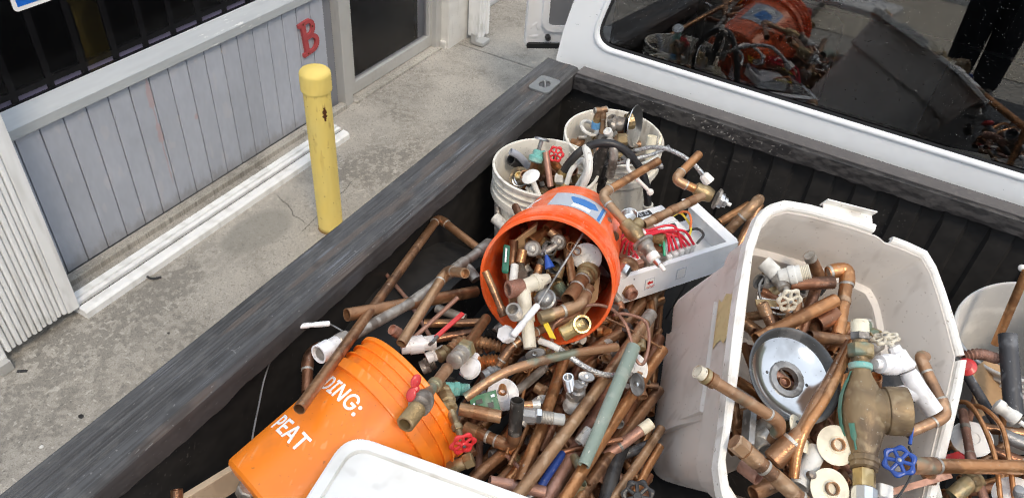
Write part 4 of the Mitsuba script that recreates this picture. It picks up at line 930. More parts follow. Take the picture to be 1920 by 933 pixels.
# black topped vertical pipe with elbow
k = pipe('elbowed_copper_pipe', "copper pipe ending in an upturned blackened open stub right of the gate valve", [(0.852, 0.4892, 1.02), (0.857, 0.3771, 1.03), (0.8909, 0.3946, 1.13)], .0245, CB, fit=[SJ(.05), (.0, .03, 1.14, CT, 'coupling')])
part(k, 'black_sleeve', sweep([(0.8669, 0.3815, 1.062), (0.8896, 0.3943, 1.135)], .0142, 16, .003), 'grimy_black')
pipe('copper_pipe', 'fat copper pipe stub with dark red spots lying left of the upturned black stub', [(0.8501, 0.5029, 1.075), (0.8782, 0.4216, 1.075)], .0275, CT, fit=[(.03, .03, 1.06, CB, 'coupling')])
# chromed stop valve lying to the right
k = thing('stop_valve', 'grey chromed stop valve with taped threads lying right of the upturned black stub', 'valve')
p0, p1 = A(*(0.8947, 0.3871, 1.09)), A(*(0.9342, 0.3079, 1.085)); u = unit(p1 - p0)
part(k, 'body', hexnut(p0, u, .018, .032, 8), 'steel_grey', False)
part(k, 'nut', hexnut(p0 + u * .032, u, .0165, .012), 'chrome', False)
part(k, 'thread', threads(p0 + u * .044, u, .0135, .024), 'solder')
part(k, 'tip', lathe(p0 + u * .068, u, [(0, .010), (.0, .0125), (.022, .012), (.024, .008)], 14), 'grey_plastic')
part(k, 'outlet', sweep([p0 + u * .012, p0 + u * .012 + A(-.02, .0, -.01)], .011, 12), 'solder')
pipe('copper_stub', 'copper stub with a silver taped end above the chromed stop valve', [(0.9081, 0.3917, 1.1), (0.9317, 0.3624, 1.1)], .018, CB, fit=[(-.016, .016, 1.12, 'solder', 'taped_end')])
# patina bent pipe
pipe('curved_copper_pipe', 'gently curved copper pipe with green verdigris lying across the heap below the red bucket', [(1.1642, 0.2923, 1.1), (1.0589, 0.359, 1.135), (0.9707, 0.4217, 1.145), (0.9145, 0.4586, 1.14), (0.8493, 0.4911, 1.12)], .0185, CG) if False else solo('curved_copper_pipe', 'gently curved copper pipe with green verdigris lying across the heap below the red bucket', 'pipe', sweep(spline([(1.1642, 0.2923, 1.1), (1.0589, 0.359, 1.135), (0.9667, 0.4199, 1.15), (0.9107, 0.4567, 1.145), (0.8493, 0.4911, 1.12)], 6), .0098, 16, .0014), CG, smooth=40)
# braided hoses
def braided(label, pts, r=.0062, ends='hex'):
    k = thing('braided_hose', label, 'hose'); P = spline(pts, 10); part(k, 'hose', sweep(P, r, 14), 'braided_steel')
    for e, (q, w) in enumerate(((P[0], P[0] - P[2]), (P[-1], P[-1] - P[-3]))):
        part(k, 'ferrule', lathe(q - unit(w) * .012, w, [(0, r), (0, r * 1.18), (.014, r * 1.2), (.018, r * .9)], 14), 'chrome')
    return k, P
k, P = braided('braided steel hose with a white printed collar curving below the red bucket', [(1.0622, 0.4463, 1.125), (1.0605, 0.3982, 1.135), (1.0532, 0.3651, 1.135), (1.0565, 0.3242, 1.12), (1.0736, 0.2914, 1.1), (1.1057, 0.262, 1.08)])
part(k, 'printed_collar', sweep(spline([(1.0612, 0.4342, 1.128), (1.0592, 0.4103, 1.134), (1.0564, 0.3834, 1.136)], 5), .0073, 14), 'label_white')
# brass stop with grey oval handle
def stop(label, p, d, up, handle_c, handle_ax, handle_al, m='brass', L=.05, r=.0115, hl=.042):
    k = thing('stop_valve', label, 'valve'); p, d = A(*p), unit(d)
    part(k, 'body', lathe(p, d, [(0, r), (.012, r * 1.05), (.014, r * 1.3), (.026, r * 1.3), (.03, r), (L, r * .95), (L, r * .7)], 14), m)
    hc = A(*handle_c); part(k, 'stem', sweep([p + d * .02, lerp(p + d * .02, hc, .6), hc], [r * .85, r * .7, r * .4], 12), 'chrome')
    part(k, 'packing_nut', hexnut(lerp(p + d * .02, hc, .42), unit(hc - (p + d * .02)), r * 1.05, .011), m, False)
    oval_handle(k, hc, handle_ax, handle_al, hl)
    return k
stop('brass stop valve with a grey oval handle just below the red bucket mouth', (1.0887, 0.406, 1.08), unit(np.subtract((1.0861, 0.4404, 1.1), (1.0887, 0.406, 1.08))), None, (1.029, 0.4266, 1.12), (-.5, .2, .8), np.subtract((1.0715, 0.4194, 1.1), (1.0228, 0.4462, 1.1)), hl=.05)
k = stop('upright chrome angle stop with an oval handle in the middle of the long pipes', (1.0187, 0.3165, 1.06), (.0, .0, 1), None, (1.0366, 0.309, 1.115), (-.4, -.2, .9), np.subtract((1.0584, 0.2932, 1.1), (1.0453, 0.3349, 1.1)), 'steel_grey', L=.045, r=.0125, hl=.036)
q = A(*(1.0146, 0.3319, 1.105)); part(k, 'inlet', nozzle(q - A(0, 0, .02), unit(A(-.2, .15, 1)), .0115, .042), 'chrome'); part(k, 'collar', hexnut(A(*(1.0253, 0.3215, 1.055)), (0, 0, 1), .022, .018, 8), 'steel_dirty', False)
part(k, 'flange', lathe((1.0042, 0.3162, 1.045), (-.4, 0, .9), [(0, .02), (.01, .02), (.012, .008)], 16), 'steel_dirty')
k = stop('stop valve with a flat grey oval handle beside the left wall of the tote', (1.1531, 0.2635, 1.03), unit(A(.2, -1, .1)), None, (1.1122, 0.2161, 1.075), (-.75, .15, .6), np.subtract((1.1035, 0.2077, 1.05), (1.1283, 0.2281, 1.09)), 'steel_dirty', hl=.052)
solo('escutcheon', 'white round flange under the green grey tube beside the tote', 'flange', escutcheon((1.1718, 0.2536, 1.04), (-.5, .1, .8), .042, .2, .2), 'white_plastic')
k = solo('plastic_tube', 'thick greenish grey plastic tube lying slanted over the copper pipes', 'tube', sweep([(1.1712, 0.2569, 1.115), (1.0335, 0.2425, 1.1), (0.8753, 0.2303, 1.06)], [.0155, .0150, .0125], 16, .002), 'green_grey_plastic')
# long pipes lying along the bed
lp = [("long tan copper pipe with a corroded far coupling, topmost of the long pipes", (1.3471, 0.274, 1.06), (0.7239, 0.3054, 1.075), .0262, CT, [(.0, .04, 1.2, 'steel_dirty', 'coupling')]),
      ('long bright orange copper pipe lying left of the tote', (1.2824, 0.2126, 1.03), (0.7836, 0.2317, 1.045), .0262, CO, []),
      ('long pinkish copper pipe lying between the tan pipe and the green grey tube', (1.3196, 0.2774, 0.985), (0.7626, 0.2639, 1.02), .027, CP, []),
      ('dark orange copper pipe dipping under the curved pipe in the heap centre', (1.1078, 0.3885, 1.055), (0.7801, 0.3198, 1.05), .0255, CO, []),
      ('reddish dark copper pipe right beside the dark orange one in the heap centre', (1.1278, 0.3612, 1.02), (0.8794, 0.326, 1.02), .022, CD, []),
      ('dull copper pipe lowest along the left wall of the tote', (1.2171, 0.1842, 0.97), (0.8193, 0.217, 1.), .0262, CB, []),
      ('tan copper pipe at the lower end of the tote wall, pointing at the bottom edge', (1.1007, 0.1382, 0.99), (0.8655, 0.1598, 0.995), .020, CT, []),
      ('short orange copper pipe beside the lower corner of the tote', (1.0586, 0.1234, 0.985), (0.9219, 0.1262, 0.985), .0175, CO, []),
      ('brown copper pipe emerging from under the cooler lid to the upturned stub', (0.8636, 0.3937, 1.), (0.7305, 0.4125, 1.02), .0225, CB, []),
      ('open ended copper pipe lying level near the bottom edge', (0.7519, 0.3713, 1.05), (0.8007, 0.2735, 1.03), .024, CP, []),
      ('brown pipe running under the red bucket towards the tote', (1.3002, 0.3181, 1.02), (1.0709, 0.4044, 1.03), .0255, CB, []),
      ('dark pipe beneath the braided hose', (1.2691, 0.3293, 1.), (1.0208, 0.4153, 1.), .021, CD, []),
      ('copper pipe lying steeply beside the white flange in the heap', (1.0604, 0.5169, 1.06), (0.9238, 0.4454, 1.09), .018, CO, []),
      ('greyish copper pipe beneath the curved verdigris pipe', (1.0741, 0.4181, 1.04), (0.9419, 0.4425, 1.05), .02, 'steel_dirty', []),
      ('copper pipe at the bottom edge between the level stub and the pink pipe', (0.8652, 0.3501, 1.), (0.7487, 0.3518, 1.), .022, CO, []),
      ('thin brown pipe between the pink and orange long pipes', (1.0307, 0.2599, 0.985), (0.8021, 0.2555, 1.), .016, CB, [])]
for lab, a, b, d, m, fit in lp: pipe('copper_pipe', lab, [a, b], d, m, fit=fit, bow=rng.uniform(-.006, .006))
k = pipe('cream_tipped_pipe', 'dark pipe with a worn cream plastic tip beside the tote wall', [(0.9712, 0.2139, 0.985), (1.0776, 0.159, 1.02)], .0235, 'copper_pink', fit=[(-.028, .028, 1.08, 'cream_plastic', 'tip'), (.035, .006, 1.06, 'steel_grey', 'band'), (.0, .03, .95, 'cream_plastic', 'tail')])
solo('rubber_hose', 'black rubber hose disappearing under the bottom edge beside the orange pipe', 'hose', sweep(spline([(1.0312, 0.1965, 0.97), (0.9676, 0.1893, 0.98), (0.8647, 0.1668, 0.99)], 5), .0165, 14), 'black_rubber')
solo('grey_pipe', 'dirty grey pipe lying under the cream tipped pipe', 'pipe', hollow_stick((1.0017, 0.2029, 0.95), (1.0809, 0.1419, 0.96), .022), 'steel_grey')
k = thing('black_handwheel', 'black lobed handwheel at the bottom edge beside the tote', 'handwheel')
part(k, 'wheel', handwheel(A(*(0.8961, 0.1153, 1.02)), (-.5, .1, .8), .027, 7), 'black_plastic'); part(k, 'stem', lathe(A(*(0.8961, 0.1153, 1.02)) - A(0, 0, .03), (0, 0, 1), [(0, .006), (.034, .006)], 10), 'steel_grey')
k = thing('pliers', 'pair of pliers with a blue dipped grip lying among the pipes', 'tool')
part(k, 'grip', sweep(spline([(0.9002, 0.285, 1.03), (0.8667, 0.2844, 1.035), (0.8271, 0.2855, 1.035), (0.8024, 0.2862, 1.03)], 5), [.006] + [.0085] * 14 + [.007], 12), 'blue_dark')
part(k, 'jaw', sweep([(0.8024, 0.2862, 1.03), (0.7718, 0.3006, 1.02)], [.008, .006], 10), 'steel_grey')
k = thing('compression_fitting', 'brass compression fitting with two nuts between lid and orange bucket', 'fitting')
p = A(*(0.7468, 0.4654, 1.02)); u = unit(np.subtract((0.7831, 0.4289, 1.04), (0.7468, 0.4654, 1.02)))
part(k, 'nut', hexnut(p, u, .0175, .022), 'brass', False); part(k, 'body', lathe(p + u * .022, u, [(0, .013), (.016, .013)], 16), 'brass_green'); part(k, 'nut', hexnut(p + u * .037, u, .0165, .02), 'brass', False)
# fittings round the white valve
for nm, lab, a, b, r, m in (('coupling', 'white plastic threaded coupling beside the corrugated hoses', (0.9288, 0.6385, 1.07), (0.9649, 0.6152, 1.08), .0145, 'white_pipe_plastic'), ('brass_adapter', 'brass adapter with a hex collar below the white ball valve', (0.9368, 0.6133, 1.085), (0.9753, 0.5997, 1.085), .016, 'brass'),
                            ('steel_coupling', 'grey steel coupling left of the corrugated hoses', (0.9141, 0.6425, 1.05), (0.938, 0.6236, 1.06), .017, 'steel_dirty'), ('ribbed_adapter', 'bluish ribbed brass adapter under the diagonal valve assembly', (0.8679, 0.5501, 1.09), (0.896, 0.5088, 1.085), .0145, 'teal_corroded'),
                            ('nipple', 'threaded grey nipple in the heap above the circuit board', (0.9382, 0.5021, 1.09), (0.9757, 0.4848, 1.09), .0125, 'steel_grey'), ('elbow_adapter', 'dark brass adapter lying left of the long pipes', (1.0209, 0.4117, 1.03), (1.017, 0.3633, 1.03), .013, CT)):
    k = thing(nm, lab, 'fitting'); p = A(*a); u = unit(np.subtract(b, a)); L = np.linalg.norm(np.subtract(b, a))
    part(k, 'body', lathe(p, u, [(0, r * .75), (0, r * .95), (L * .35, r * .95), (L * .35, r * .8), (L * .62, r * .8), (L, r * .85), (L, r * .6), (L * .8, r * .55)], 18), m)
    part(k, 'hex_collar', hexnut(p + u * L * .34, u, r * 1.12, L * .26), m, False); part(k, 'thread', threads(p + u * L * .62, u, r * .88, L * .3), m)
solo('wire_coil', 'thin brown copper wire bent into a tangled loop hanging over the red bucket rim', 'wire', sweep(spline([(1.0668, 0.4012, 1.1), (1.0802, 0.4164, 1.16), (1.107, 0.4041, 1.18), (1.1395, 0.3867, 1.19), (1.175, 0.3603, 1.185), (1.1962, 0.3287, 1.17), (1.2024, 0.2952, 1.14), (1.1834, 0.2671, 1.115), (1.1512, 0.2382, 1.1), (1.1585, 0.2238, 1.095), (1.204, 0.2317, 1.1), (1.2452, 0.2491, 1.105), (1.2666, 0.2719, 1.11), (1.2405, 0.3096, 1.13), (1.2123, 0.3281, 1.14)], 7), .0036, 8), 'copper_pink')
solo('thin_copper_wire', 'thin straight copper wire running from the red bucket to the tote', 'wire', sweep(spline([(1.2342, 0.3539, 1.1), (1.25, 0.2939, 1.08), (1.2656, 0.2143, 1.05)], 5), .003, 8), CB)
pipe('bent_copper_pipe', 'tarnished copper pipe with a soldered bend lying along the lower lip of the red bucket', [(1.1766, 0.3969, 1.135), (1.0417, 0.4607, 1.145), (1.0059, 0.4787, 1.13), (0.9744, 0.4847, 1.1)], .019, CB)
solo('white_nut', 'white plastic hex nut by the lower left lip of the red bucket', 'nut', hexnut((1.0218, 0.4881, 1.15), unit(A(-.6, .2, .6)), .019, .028, 6), 'white_pipe_plastic', smooth=False)
# fillers: small fittings strewn over the heap
MAT_WORD = {'brass': 'brass', 'brass_green': 'tarnished brass', 'brass_bright': 'bright brass', 'steel_dirty': 'dirty steel', 'steel_grey': 'grey steel', 'solder': 'silvery', CB: 'brown copper', CO: 'orange copper', CD: 'dark copper', CT: 'tan copper', 'white_paint_dirty': 'dirty white', 'copper_patina': 'greenish copper', 'grimy_black': 'grimy black'}
def small_fitting(name, label, group, c, u, r, m, cat='fitting'):
    L = r * rng.uniform(2.2, 3.6); kind = rng.randrange(4); u = unit(u); w_ = MAT_WORD[m] + ' ' + ('nut', 'threaded stub', 'tee', 'elbow')[kind]
    label, group = label.replace('small fitting', ('larger ' if r > .0125 else 'small ') + w_), ('larger ' if r > .0125 else 'small ') + w_ + ' among ' + group
    if kind == 0: me = hexnut(np.asarray(c) - u * L * .3, u, r * 1.1, L * .6)
    elif kind == 1: me = nozzle(np.asarray(c) - u * L / 2, u, r, L)
    elif kind == 2: me = join(lathe(np.asarray(c) - u * L / 2, u, [(0, r * .6), (0, r), (L, r), (L, r * .6)], 14), lathe(c, unit(np.cross(u, A(.3, .2, .9))), [(0, r), (r * 1.9, r), (r * 1.9, r * .75), (r * .8, r * .7)], 14))
    else:
        w = unit(np.cross(u, A(.1, .9, .4))); P = arc_corner(np.asarray(c) - u * r * 2.4, c, np.asarray(c) + w * r * 2.4, r * 1.7, 7); P = np.vstack([np.asarray(c) - u * r * 2.4, P, np.asarray(c) + w * r * 2.4]); me = sweep(P, [r * 1.1, r * 1.1] + [r] * (len(P) - 4) + [r * 1.1, r * 1.1], 14, r * .2)
    return solo(name, label, cat, me, m, group, smooth=30)
fm = ['brass', 'brass', 'brass_green', 'steel_dirty', 'steel_dirty', 'steel_grey', 'steel_grey', 'solder', CB, CB, CO, CD, CD, CT, 'white_paint_dirty', 'copper_patina', 'grimy_black', 'grimy_black']
for i in range(150):
    c = A(rng.uniform(.80, 1.38), rng.uniform(.22, .60), rng.uniform(.965, 1.05))
    if c[0] > 1.0 and c[1] < .16 + .36 * (c[0] - 1.0): continue
    small_fitting('small_fitting', 'small fitting lying low between the pipes of the middle heap', 'small fittings in the middle heap', c, (rng.gauss(0, 1), rng.gauss(0, 1), rng.gauss(0, .5)), rng.uniform(.0065, .0135), rng.choice(fm))

for i in range(26):
    c = A(rng.uniform(.84, 1.36), rng.uniform(.26, .58), rng.uniform(1.0, 1.05)); an = rng.uniform(-1.2, 1.2); L = rng.uniform(.10, .26); u = A(math.cos(an), math.sin(an), rng.uniform(-.12, .12))
    if c[0] > 1.0 and c[1] - L / 2 < .20 + .36 * (c[0] - 1.0): continue
    tone_pipe('scrap_pipe', 'lying loose on top of the middle heap', c - u * L / 2, c + u * L / 2, rng.choice((.0065, .0095, .0125, .016)), rng.choice(fill_m), 'loose pipes on top of the middle heap')

# ------------------------------------------------------------------ contents of the white buckets
def in_pail(i, top, rad, n, names, group, label, zlo, zhi, seed, cat='pipe'):
    r_ = random.Random(seed)
    for _ in range(n):
        a, rr = r_.uniform(0, 6.28), rad * math.sqrt(r_.random()); c = top + A(rr * math.cos(a), rr * math.sin(a), 0)
        u = unit(A(r_.gauss(0, .5), r_.gauss(0, .5), 1)); z = r_.uniform(zlo, zhi)
        q = c + A(0, 0, z); p = q - u * .16
        tone_pipe('bucket_pipe', label, p, q, r_.choice((.016, .019, .022)), r_.choice(names), group)
in_pail(0, PA, .085, 16, fill_m, 'pipe ends low in the left white bucket', 'low inside the white bucket on the left', -.13, -.06, 5)
in_pail(1, PB, .085, 16, fill_m, 'pipe ends low in the right white bucket', 'low inside the white bucket with the chrome dish', -.13, -.06, 6)
def strew(top, rad, n, z0, z1, name, group, label, seed):
    r_ = random.Random(seed)
    for _ in range(n):
        a, rr = r_.uniform(0, 6.28), rad * math.sqrt(r_.random())
        small_fitting(name, label, group, top + A(rr * math.cos(a), rr * math.sin(a), r_.uniform(z0, z1)), (r_.gauss(0, 1), r_.gauss(0, 1), r_.gauss(0, .6)), r_.uniform(.007, .015), r_.choice(fm))
strew(PA, .10, 30, -.11, -.02, 'bucket_fitting', 'fittings low in the left white bucket', 'small fitting low inside the white bucket on the left', 15)
strew(PB, .10, 34, -.10, .0, 'bucket_fitting', 'fittings low in the right white bucket', 'small fitting low inside the white bucket with the chrome dish', 16)
# left white bucket
k = thing('teal_valve', 'green corroded valve with a chrome disc on top, standing in the left white bucket', 'valve')
a, b = A(*(1.6568, 0.7659, 1.14)), A(*(1.6891, 0.7678, 1.19)); u = unit(b - a)
part(k, 'tube', sweep([(1.6672, 0.7784, 1.07), a], .011, 14, .0014), CB); part(k, 'body', lathe(a - u * .008, u, [(0, .012), (.004, .020), (.018, .021), (.022, .014), (.034, .0145), (.038, .010)], 16), 'teal_corroded')
part(k, 'side_body', sweep([a + u * .01, A(*(1.6855, 0.7512, 1.15))], .0115, 12), 'teal_corroded'); part(k, 'stem', sweep([a + u * .03, b], .006, 10), 'steel_grey')
part(k, 'disc', lathe(b, u, [(-.002, .020), (.0, .023), (.003, .023), (.006, .014), (.006, .0)], 24), 'chrome')
k = thing('red_handwheel', 'red lobed valve handwheel standing up in the left white bucket', 'handwheel')
c = A(*(1.7034, 0.7262, 1.15)); ax = unit(CAM - c); wheel_part(k, c, ax, .0195, 'red_paint', 6, name='wheel'); part(k, 'stem', sweep([c, c - ax * .05 - A(0, 0, .02)], .007, 10), 'brass')
pipe('grey_pipe', 'dull grey brown pipe standing before the red handwheel', [(1.6314, 0.6991, 1.09), (1.6749, 0.7456, 1.165)], .0185, 'copper_pink')
solo('plastic_tube', 'bluish grey plastic tube curving inside the left rim of the white bucket', 'tube', sweep(spline([(1.6599, 0.8491, 1.135), (1.6746, 0.8296, 1.12), (1.6928, 0.808, 1.085), (1.6915, 0.8013, 1.06)], 6), .0105, 14, .002), 'grey_blue_plastic')
solo('black_pipe', 'black plastic pipe end lying inside the left rim of the white bucket', 'pipe', sweep([(1.6786, 0.8548, 1.095), (1.7234, 0.8279, 1.06)], .0175, 18, .004), 'black_plastic')
k = thing('drain_fitting', 'chrome and brass drain fitting lying in the left white bucket', 'fitting'); c = A(*(1.628, 0.797, 1.085)); d = unit(A(-.6, -.1, .8))
part(k, 'cup', lathe(c, d, [(-.03, .02), (-.006, .024), (0, .031), (.002, .031), (-.004, .024), (-.02, .018)], 28), 'chrome'); part(k, 'nut', hexnut(c - d * .01, d, .015, .02), 'brass', False); part(k, 'outlet', nozzle(c + d * .008, d, .0105, .012), 'brass_bright')
k = thing('plastic_disc', 'white plastic disc handle lying tilted in the left white bucket', 'handle'); c = A(*(1.5969, 0.7474, 1.125)); part(k, 'disc', lathe(c, unit(A(-.35, .3, .9)), [(-.003, .024), (0, .027), (.004, .024), (.008, .012), (.008, 0)], 28), 'white_plastic'); part(k, 'stem', sweep([c, c + A(.0, -.03, -.05)], .008, 10), 'white_plastic')
k = thing('rubber_hose', 'black rubber hose with a brass end arching over both white buckets', 'hose')
hp_ = spline([(1.676, 0.6924, 1.1), (1.6826, 0.6697, 1.16), (1.692, 0.6367, 1.21), (1.7076, 0.5945, 1.235), (1.7312, 0.5475, 1.225), (1.764, 0.5032, 1.17), (1.789, 0.4737, 1.1), (1.7983, 0.4549, 1.02)], 8)
part(k, 'hose', sweep(hp_, .0115, 14), 'black_rubber'); d = unit(hp_[0] - hp_[3])
part(k, 'ferrule', lathe(hp_[2], d, [(-.01, .0125), (0, .0145), (.016, .0145), (.018, .012)], 16), 'brass_bright'); part(k, 'nut', lathe(hp_[2] + d * .018, d, [(0, .013), (.003, .017), (.020, .017), (.024, .012), (.024, .008)], 20), 'brass_bright')
d = unit(hp_[-1] - hp_[-3]); part(k, 'end_sleeve', lathe(hp_[-1] - d * .01, d, [(0, .012), (.0, .0155), (.06, .0165), (.065, .01)], 18), 'bucket_white')
k = thing('seat_hinge', 'white curved plastic bracket like a toilet seat arm wedged between the white buckets', 'bracket')
part(k, 'arm', sweep(spline([(1.6928, 0.6362, 1.215), (1.6599, 0.6087, 1.2), (1.6361, 0.5954, 1.175), (1.6178, 0.6011, 1.13)], 6), [.0115] * 8 + [.0105] * 8 + [.009] * 3, 10), 'white_paint_dirty')
pts = spline([(1.6562, 0.6621, 1.1), (1.6742, 0.6595, 1.14), (1.7141, 0.6475, 1.155), (1.6923, 0.6249, 1.14), (1.6622, 0.6314, 1.1)], 8); part(k, 'seat_ring', sweep(pts, .0075, 10), 'white_paint_dirty')
k = thing('brass_valve', 'brass valve body beneath the red handwheel', 'valve'); p = A(*(1.6865, 0.7573, 1.09)); part(k, 'body', hexnut(p - A(0, 0, .02), (.2, .1, 1), .017, .04), 'brass', False); part(k, 'neck', threads(p + A(.004, .002, .02), (.2, .1, 1), .011, .03), 'brass')
# between the buckets
k = thing('grimy_valve', 'black greasy lump of valve and pipe standing between the two white buckets', 'valve')
gm = trimesh.creation.icosphere(subdivisions=4, radius=1.0); v = gm.vertices * A(.026, .03, .085); v = v * (1 + .55 * (meshkit.fbm(v * 42, 3, 3)[:, None] - .5)) + A(*(1.7728, 0.6126, 1.09)) ; gm = trimesh.Trimesh(v, gm.faces, process=False)
part(k, 'body', gm, 'grimy_black', True); part(k, 'elbow_pipe', sweep(spline([(1.7313, 0.5892, 1.235), (1.7206, 0.5667, 1.225), (1.7143, 0.558, 1.19), (1.7222, 0.5627, 1.13)], 6), .0125, 14), 'steel_dirty'); part(k, 'top_pipe', sweep([(1.7201, 0.5914, 1.24), (1.722, 0.5954, 1.18), (1.7123, 0.6049, 1.1)], .014, 12), 'grimy_black')
part(k, 'handle_knob', lathe((1.739, 0.5935, 1.25), unit(A(-.4, .3, .8)), [(-.01, .010), (0, .0125), (.010, .0125), (.012, .008), (.006, .006)], 16), 'white_paint_dirty')
# right white bucket
pipe('capped_elbow', 'copper elbow pipe with a blue and brass cap standing in the right white bucket', [(1.9166, 0.6989, 1.14), (1.9188, 0.6987, 1.2), (1.9304, 0.6882, 1.2), (1.9179, 0.673, 1.13)], .017, CT, fit=[(.0, .022, 1.55, 'light_blue', 'blue_cap'), (.022, .016, 1.35, 'brass', 'brass_collar')])
k = thing('shower_valve', 'chrome shower valve with a knurled brass nut in the right white bucket', 'valve'); a, b = A(*(1.9041, 0.6539, 1.17)), A(*(1.9481, 0.6069, 1.18)); u = unit(b - a)
part(k, 'body', lathe(a, u, [(0, .014), (.004, .02), (.014, .021), (.018, .017), (.024, .0215), (.036, .022), (.046, .017), (.06, .016)], 20), 'steel_dirty'); part(k, 'union_nut', lathe(b - u * .012, u, [(0, .020), (.003, .0245), (.022, .0245), (.025, .018), (.025, .013)], 12), 'brass', False)
part(k, 'side_port', nozzle(a + u * .02, unit(A(-.3, .4, .8)), .014, .03), 'steel_dirty')
c = A(*(1.9568, 0.5904, 1.165)); d = unit(A(.02, -.97, .20)); k = thing('chrome_dish', 'chrome and black shallow dish standing on edge in the right white bucket', 'dish')
part(k, 'dish', lathe(c, d, [(-.012, .012), (-.010, .043), (-.002, .060), (0, .064), (.002, .063), (-.006, .043), (-.008, .012)], 36), 'chrome'); part(k, 'backing', lathe(c - d * .0135, d, [(0, .02), (.0, .048), (-.004, .045)], 30), 'black_rubber')
solo('plastic_tube', 'cream plastic tube stub standing inside the right rim of the white bucket', 'tube', sweep([(1.9261, 0.5166, 1.09), (1.9458, 0.5282, 1.16)], .0145, 16, .002), 'cream_plastic')
solo('hex_fitting', 'brass hex fitting lying in front of the chrome shower valve', 'fitting', hexnut((1.8794, 0.6118, 1.15), unit(A(.4, -.9, .2)), .018, .03), 'brass', smooth=False)
solo('plastic_ring', 'white plastic ring inside the left rim of the right white bucket', 'ring', sweep(np.array([A(*(1.9374, 0.7254, 1.12)) + .028 * (math.cos(a) * A(1, 0, 0) + math.sin(a) * A(0, .9, .4)) for a in np.linspace(0, 6.2, 24)]), .006, 8), 'white_paint_dirty')
k, P = braided("braided steel hose with a white plastic nut reaching out of the right white bucket", [(1.7835, 0.5296, 1.19), (1.7909, 0.4908, 1.215), (1.7831, 0.4447, 1.235), (1.771, 0.3951, 1.24), (1.774, 0.3548, 1.225), (1.7746, 0.3261, 1.205)], .0062)
u = unit(P[-1] - P[-3]); part(k, 'white_nut', lathe(P[-1] + u * .004, u, [(0, .009), (.004, .014), (.016, .0155), (.028, .0165), (.028, .010), (.02, .009)], 10), 'white_plastic', False)
braided('second braided steel hose lying over the rim of the right white bucket', [(1.7396, 0.5788, 1.15), (1.7449, 0.5436, 1.17), (1.7613, 0.5058, 1.19), (1.818, 0.4725, 1.19), (1.8829, 0.4597, 1.18)], .0052)
solo('plastic_rod', 'white bent plastic rod with a ball end hanging over the right white bucket', 'rod', join(sweep(spline([(1.7389, 0.5237, 1.19), (1.6893, 0.5061, 1.2), (1.6693, 0.4868, 1.2), (1.66, 0.4477, 1.185), (1.6624, 0.4258, 1.17)], 6), .0052, 10), trimesh.creation.icosphere(subdivisions=2, radius=.0095).apply_translation((1.6624, 0.4241, 1.169))), 'white_plastic')
solo('steel_rod', 'short steel rod with a round tip at the outer rim of the right white bucket', 'rod', join(sweep([(1.7729, 0.4868, 1.15), (1.8075, 0.4493, 1.16)], .004, 8), lathe((1.8013, 0.4534, 1.16), unit(np.subtract((1.8075, 0.4493, 1.16), (1.7729, 0.4868, 1.15))), [(0, .006), (.004, .009), (.012, .009), (.014, .004)], 12)), 'steel_grey')
solo('pipe_stub', 'dirty white pipe stub lying by the foot of the left white bucket', 'pipe', sweep([(1.5218, 0.8105, 1.), (1.5124, 0.7692, 0.99)], .017, 16, .003), 'white_paint_dirty')
solo('pipe_stub', 'thin pipe stub standing by the foot of the left white bucket', 'pipe', sweep([(1.546, 0.8172, 1.02), (1.5334, 0.8067, 1.)], .009, 12, .002), 'steel_dirty')

# ------------------------------------------------------------------ mixing valve manifold: copper pipes over the bucket and the heater
k = thing('copper_manifold', 'copper pipe assembly with two brass valves lying over the electric heater', 'manifold')
e0, e1, v0 = A(*(1.6911, 0.4292, 1.25)), A(*(1.4668, 0.492, 1.25)), A(*(1.4198, 0.395, 1.225))
def seg(a, b, r, m, n='tube', wall=.0013): return part(k, n, sweep(np.array([lerp(a, b, t) for t in np.linspace(0, 1, 5)]), r, 16, wall), m)
def elb(a, b, c, r, m, rad=1.9):
    P = arc_corner(a, b, c, r * rad, 8); u, w = unit(P[0] - P[1]), unit(P[-1] - P[-2]); e = part(k, 'elbow', sweep(np.vstack([P[0] + u * r, P, P[-1] + w * r]), [r * 1.16] + [r * 1.12] * len(P) + [r * 1.16], 16), m)
    for q, w_ in ((P[0] + u * r, u), (P[-1] + w * r, w)): part(e, 'solder_joint', bead(q - w_ * r * .1, w_, r * 1.06, r * .5), 'solder')
seg(e0, lerp(e1, e0, .14), .0108, CO); elb(e0, e1, v0, .0108, CT); seg(lerp(e1, v0, .25), v0, .0108, CT)
v1, v2, tipp = A(*(1.3997, 0.3441, 1.21)), A(*(1.3843, 0.3156, 1.2)), A(*(1.3694, 0.2874, 1.195)); u = unit(v1 - v0)
part(k, 'valve_body', lathe(v0 - u * .016, u, [(0, .012), (.003, .0175), (.022, .0185), (.026, .021), (.044, .021), (.050, .017), (.060, .016)], 18), 'brass')
part(k, 'branch_port', sweep([v0 + u * .012, lerp(v0, (1.5317, 0.3395, 1.225), .28)], .0145, 14), 'brass')
w = unit(v2 - v1); part(k, 'flange_nut', hexnut(v1 - w * .008, w, .028, .008, 8), 'steel_dirty', False); part(k, 'cartridge', lathe(v1, w, [(0, .019), (.012, .020), (.018, .016), (.030, .0155)], 20), 'steel_dirty')
part(k, 'white_bush', lathe(v2 - w * .004, w, [(0, .014), (.003, .0155), (.018, .015), (.02, .010)], 18), 'white_plastic'); part(k, 'spindle', sweep([v2 + w * .015, tipp], [.0095, .0085], 12), 'chrome'); part(k, 'spindle_tip', sweep([tipp, tipp + w * .018], .005, 10), 'white_plastic')
b0, b1 = v0 + u * .012, A(*(1.6468, 0.286, 1.225)); seg(lerp(b0, b1, .16), b1, .0112, CT)
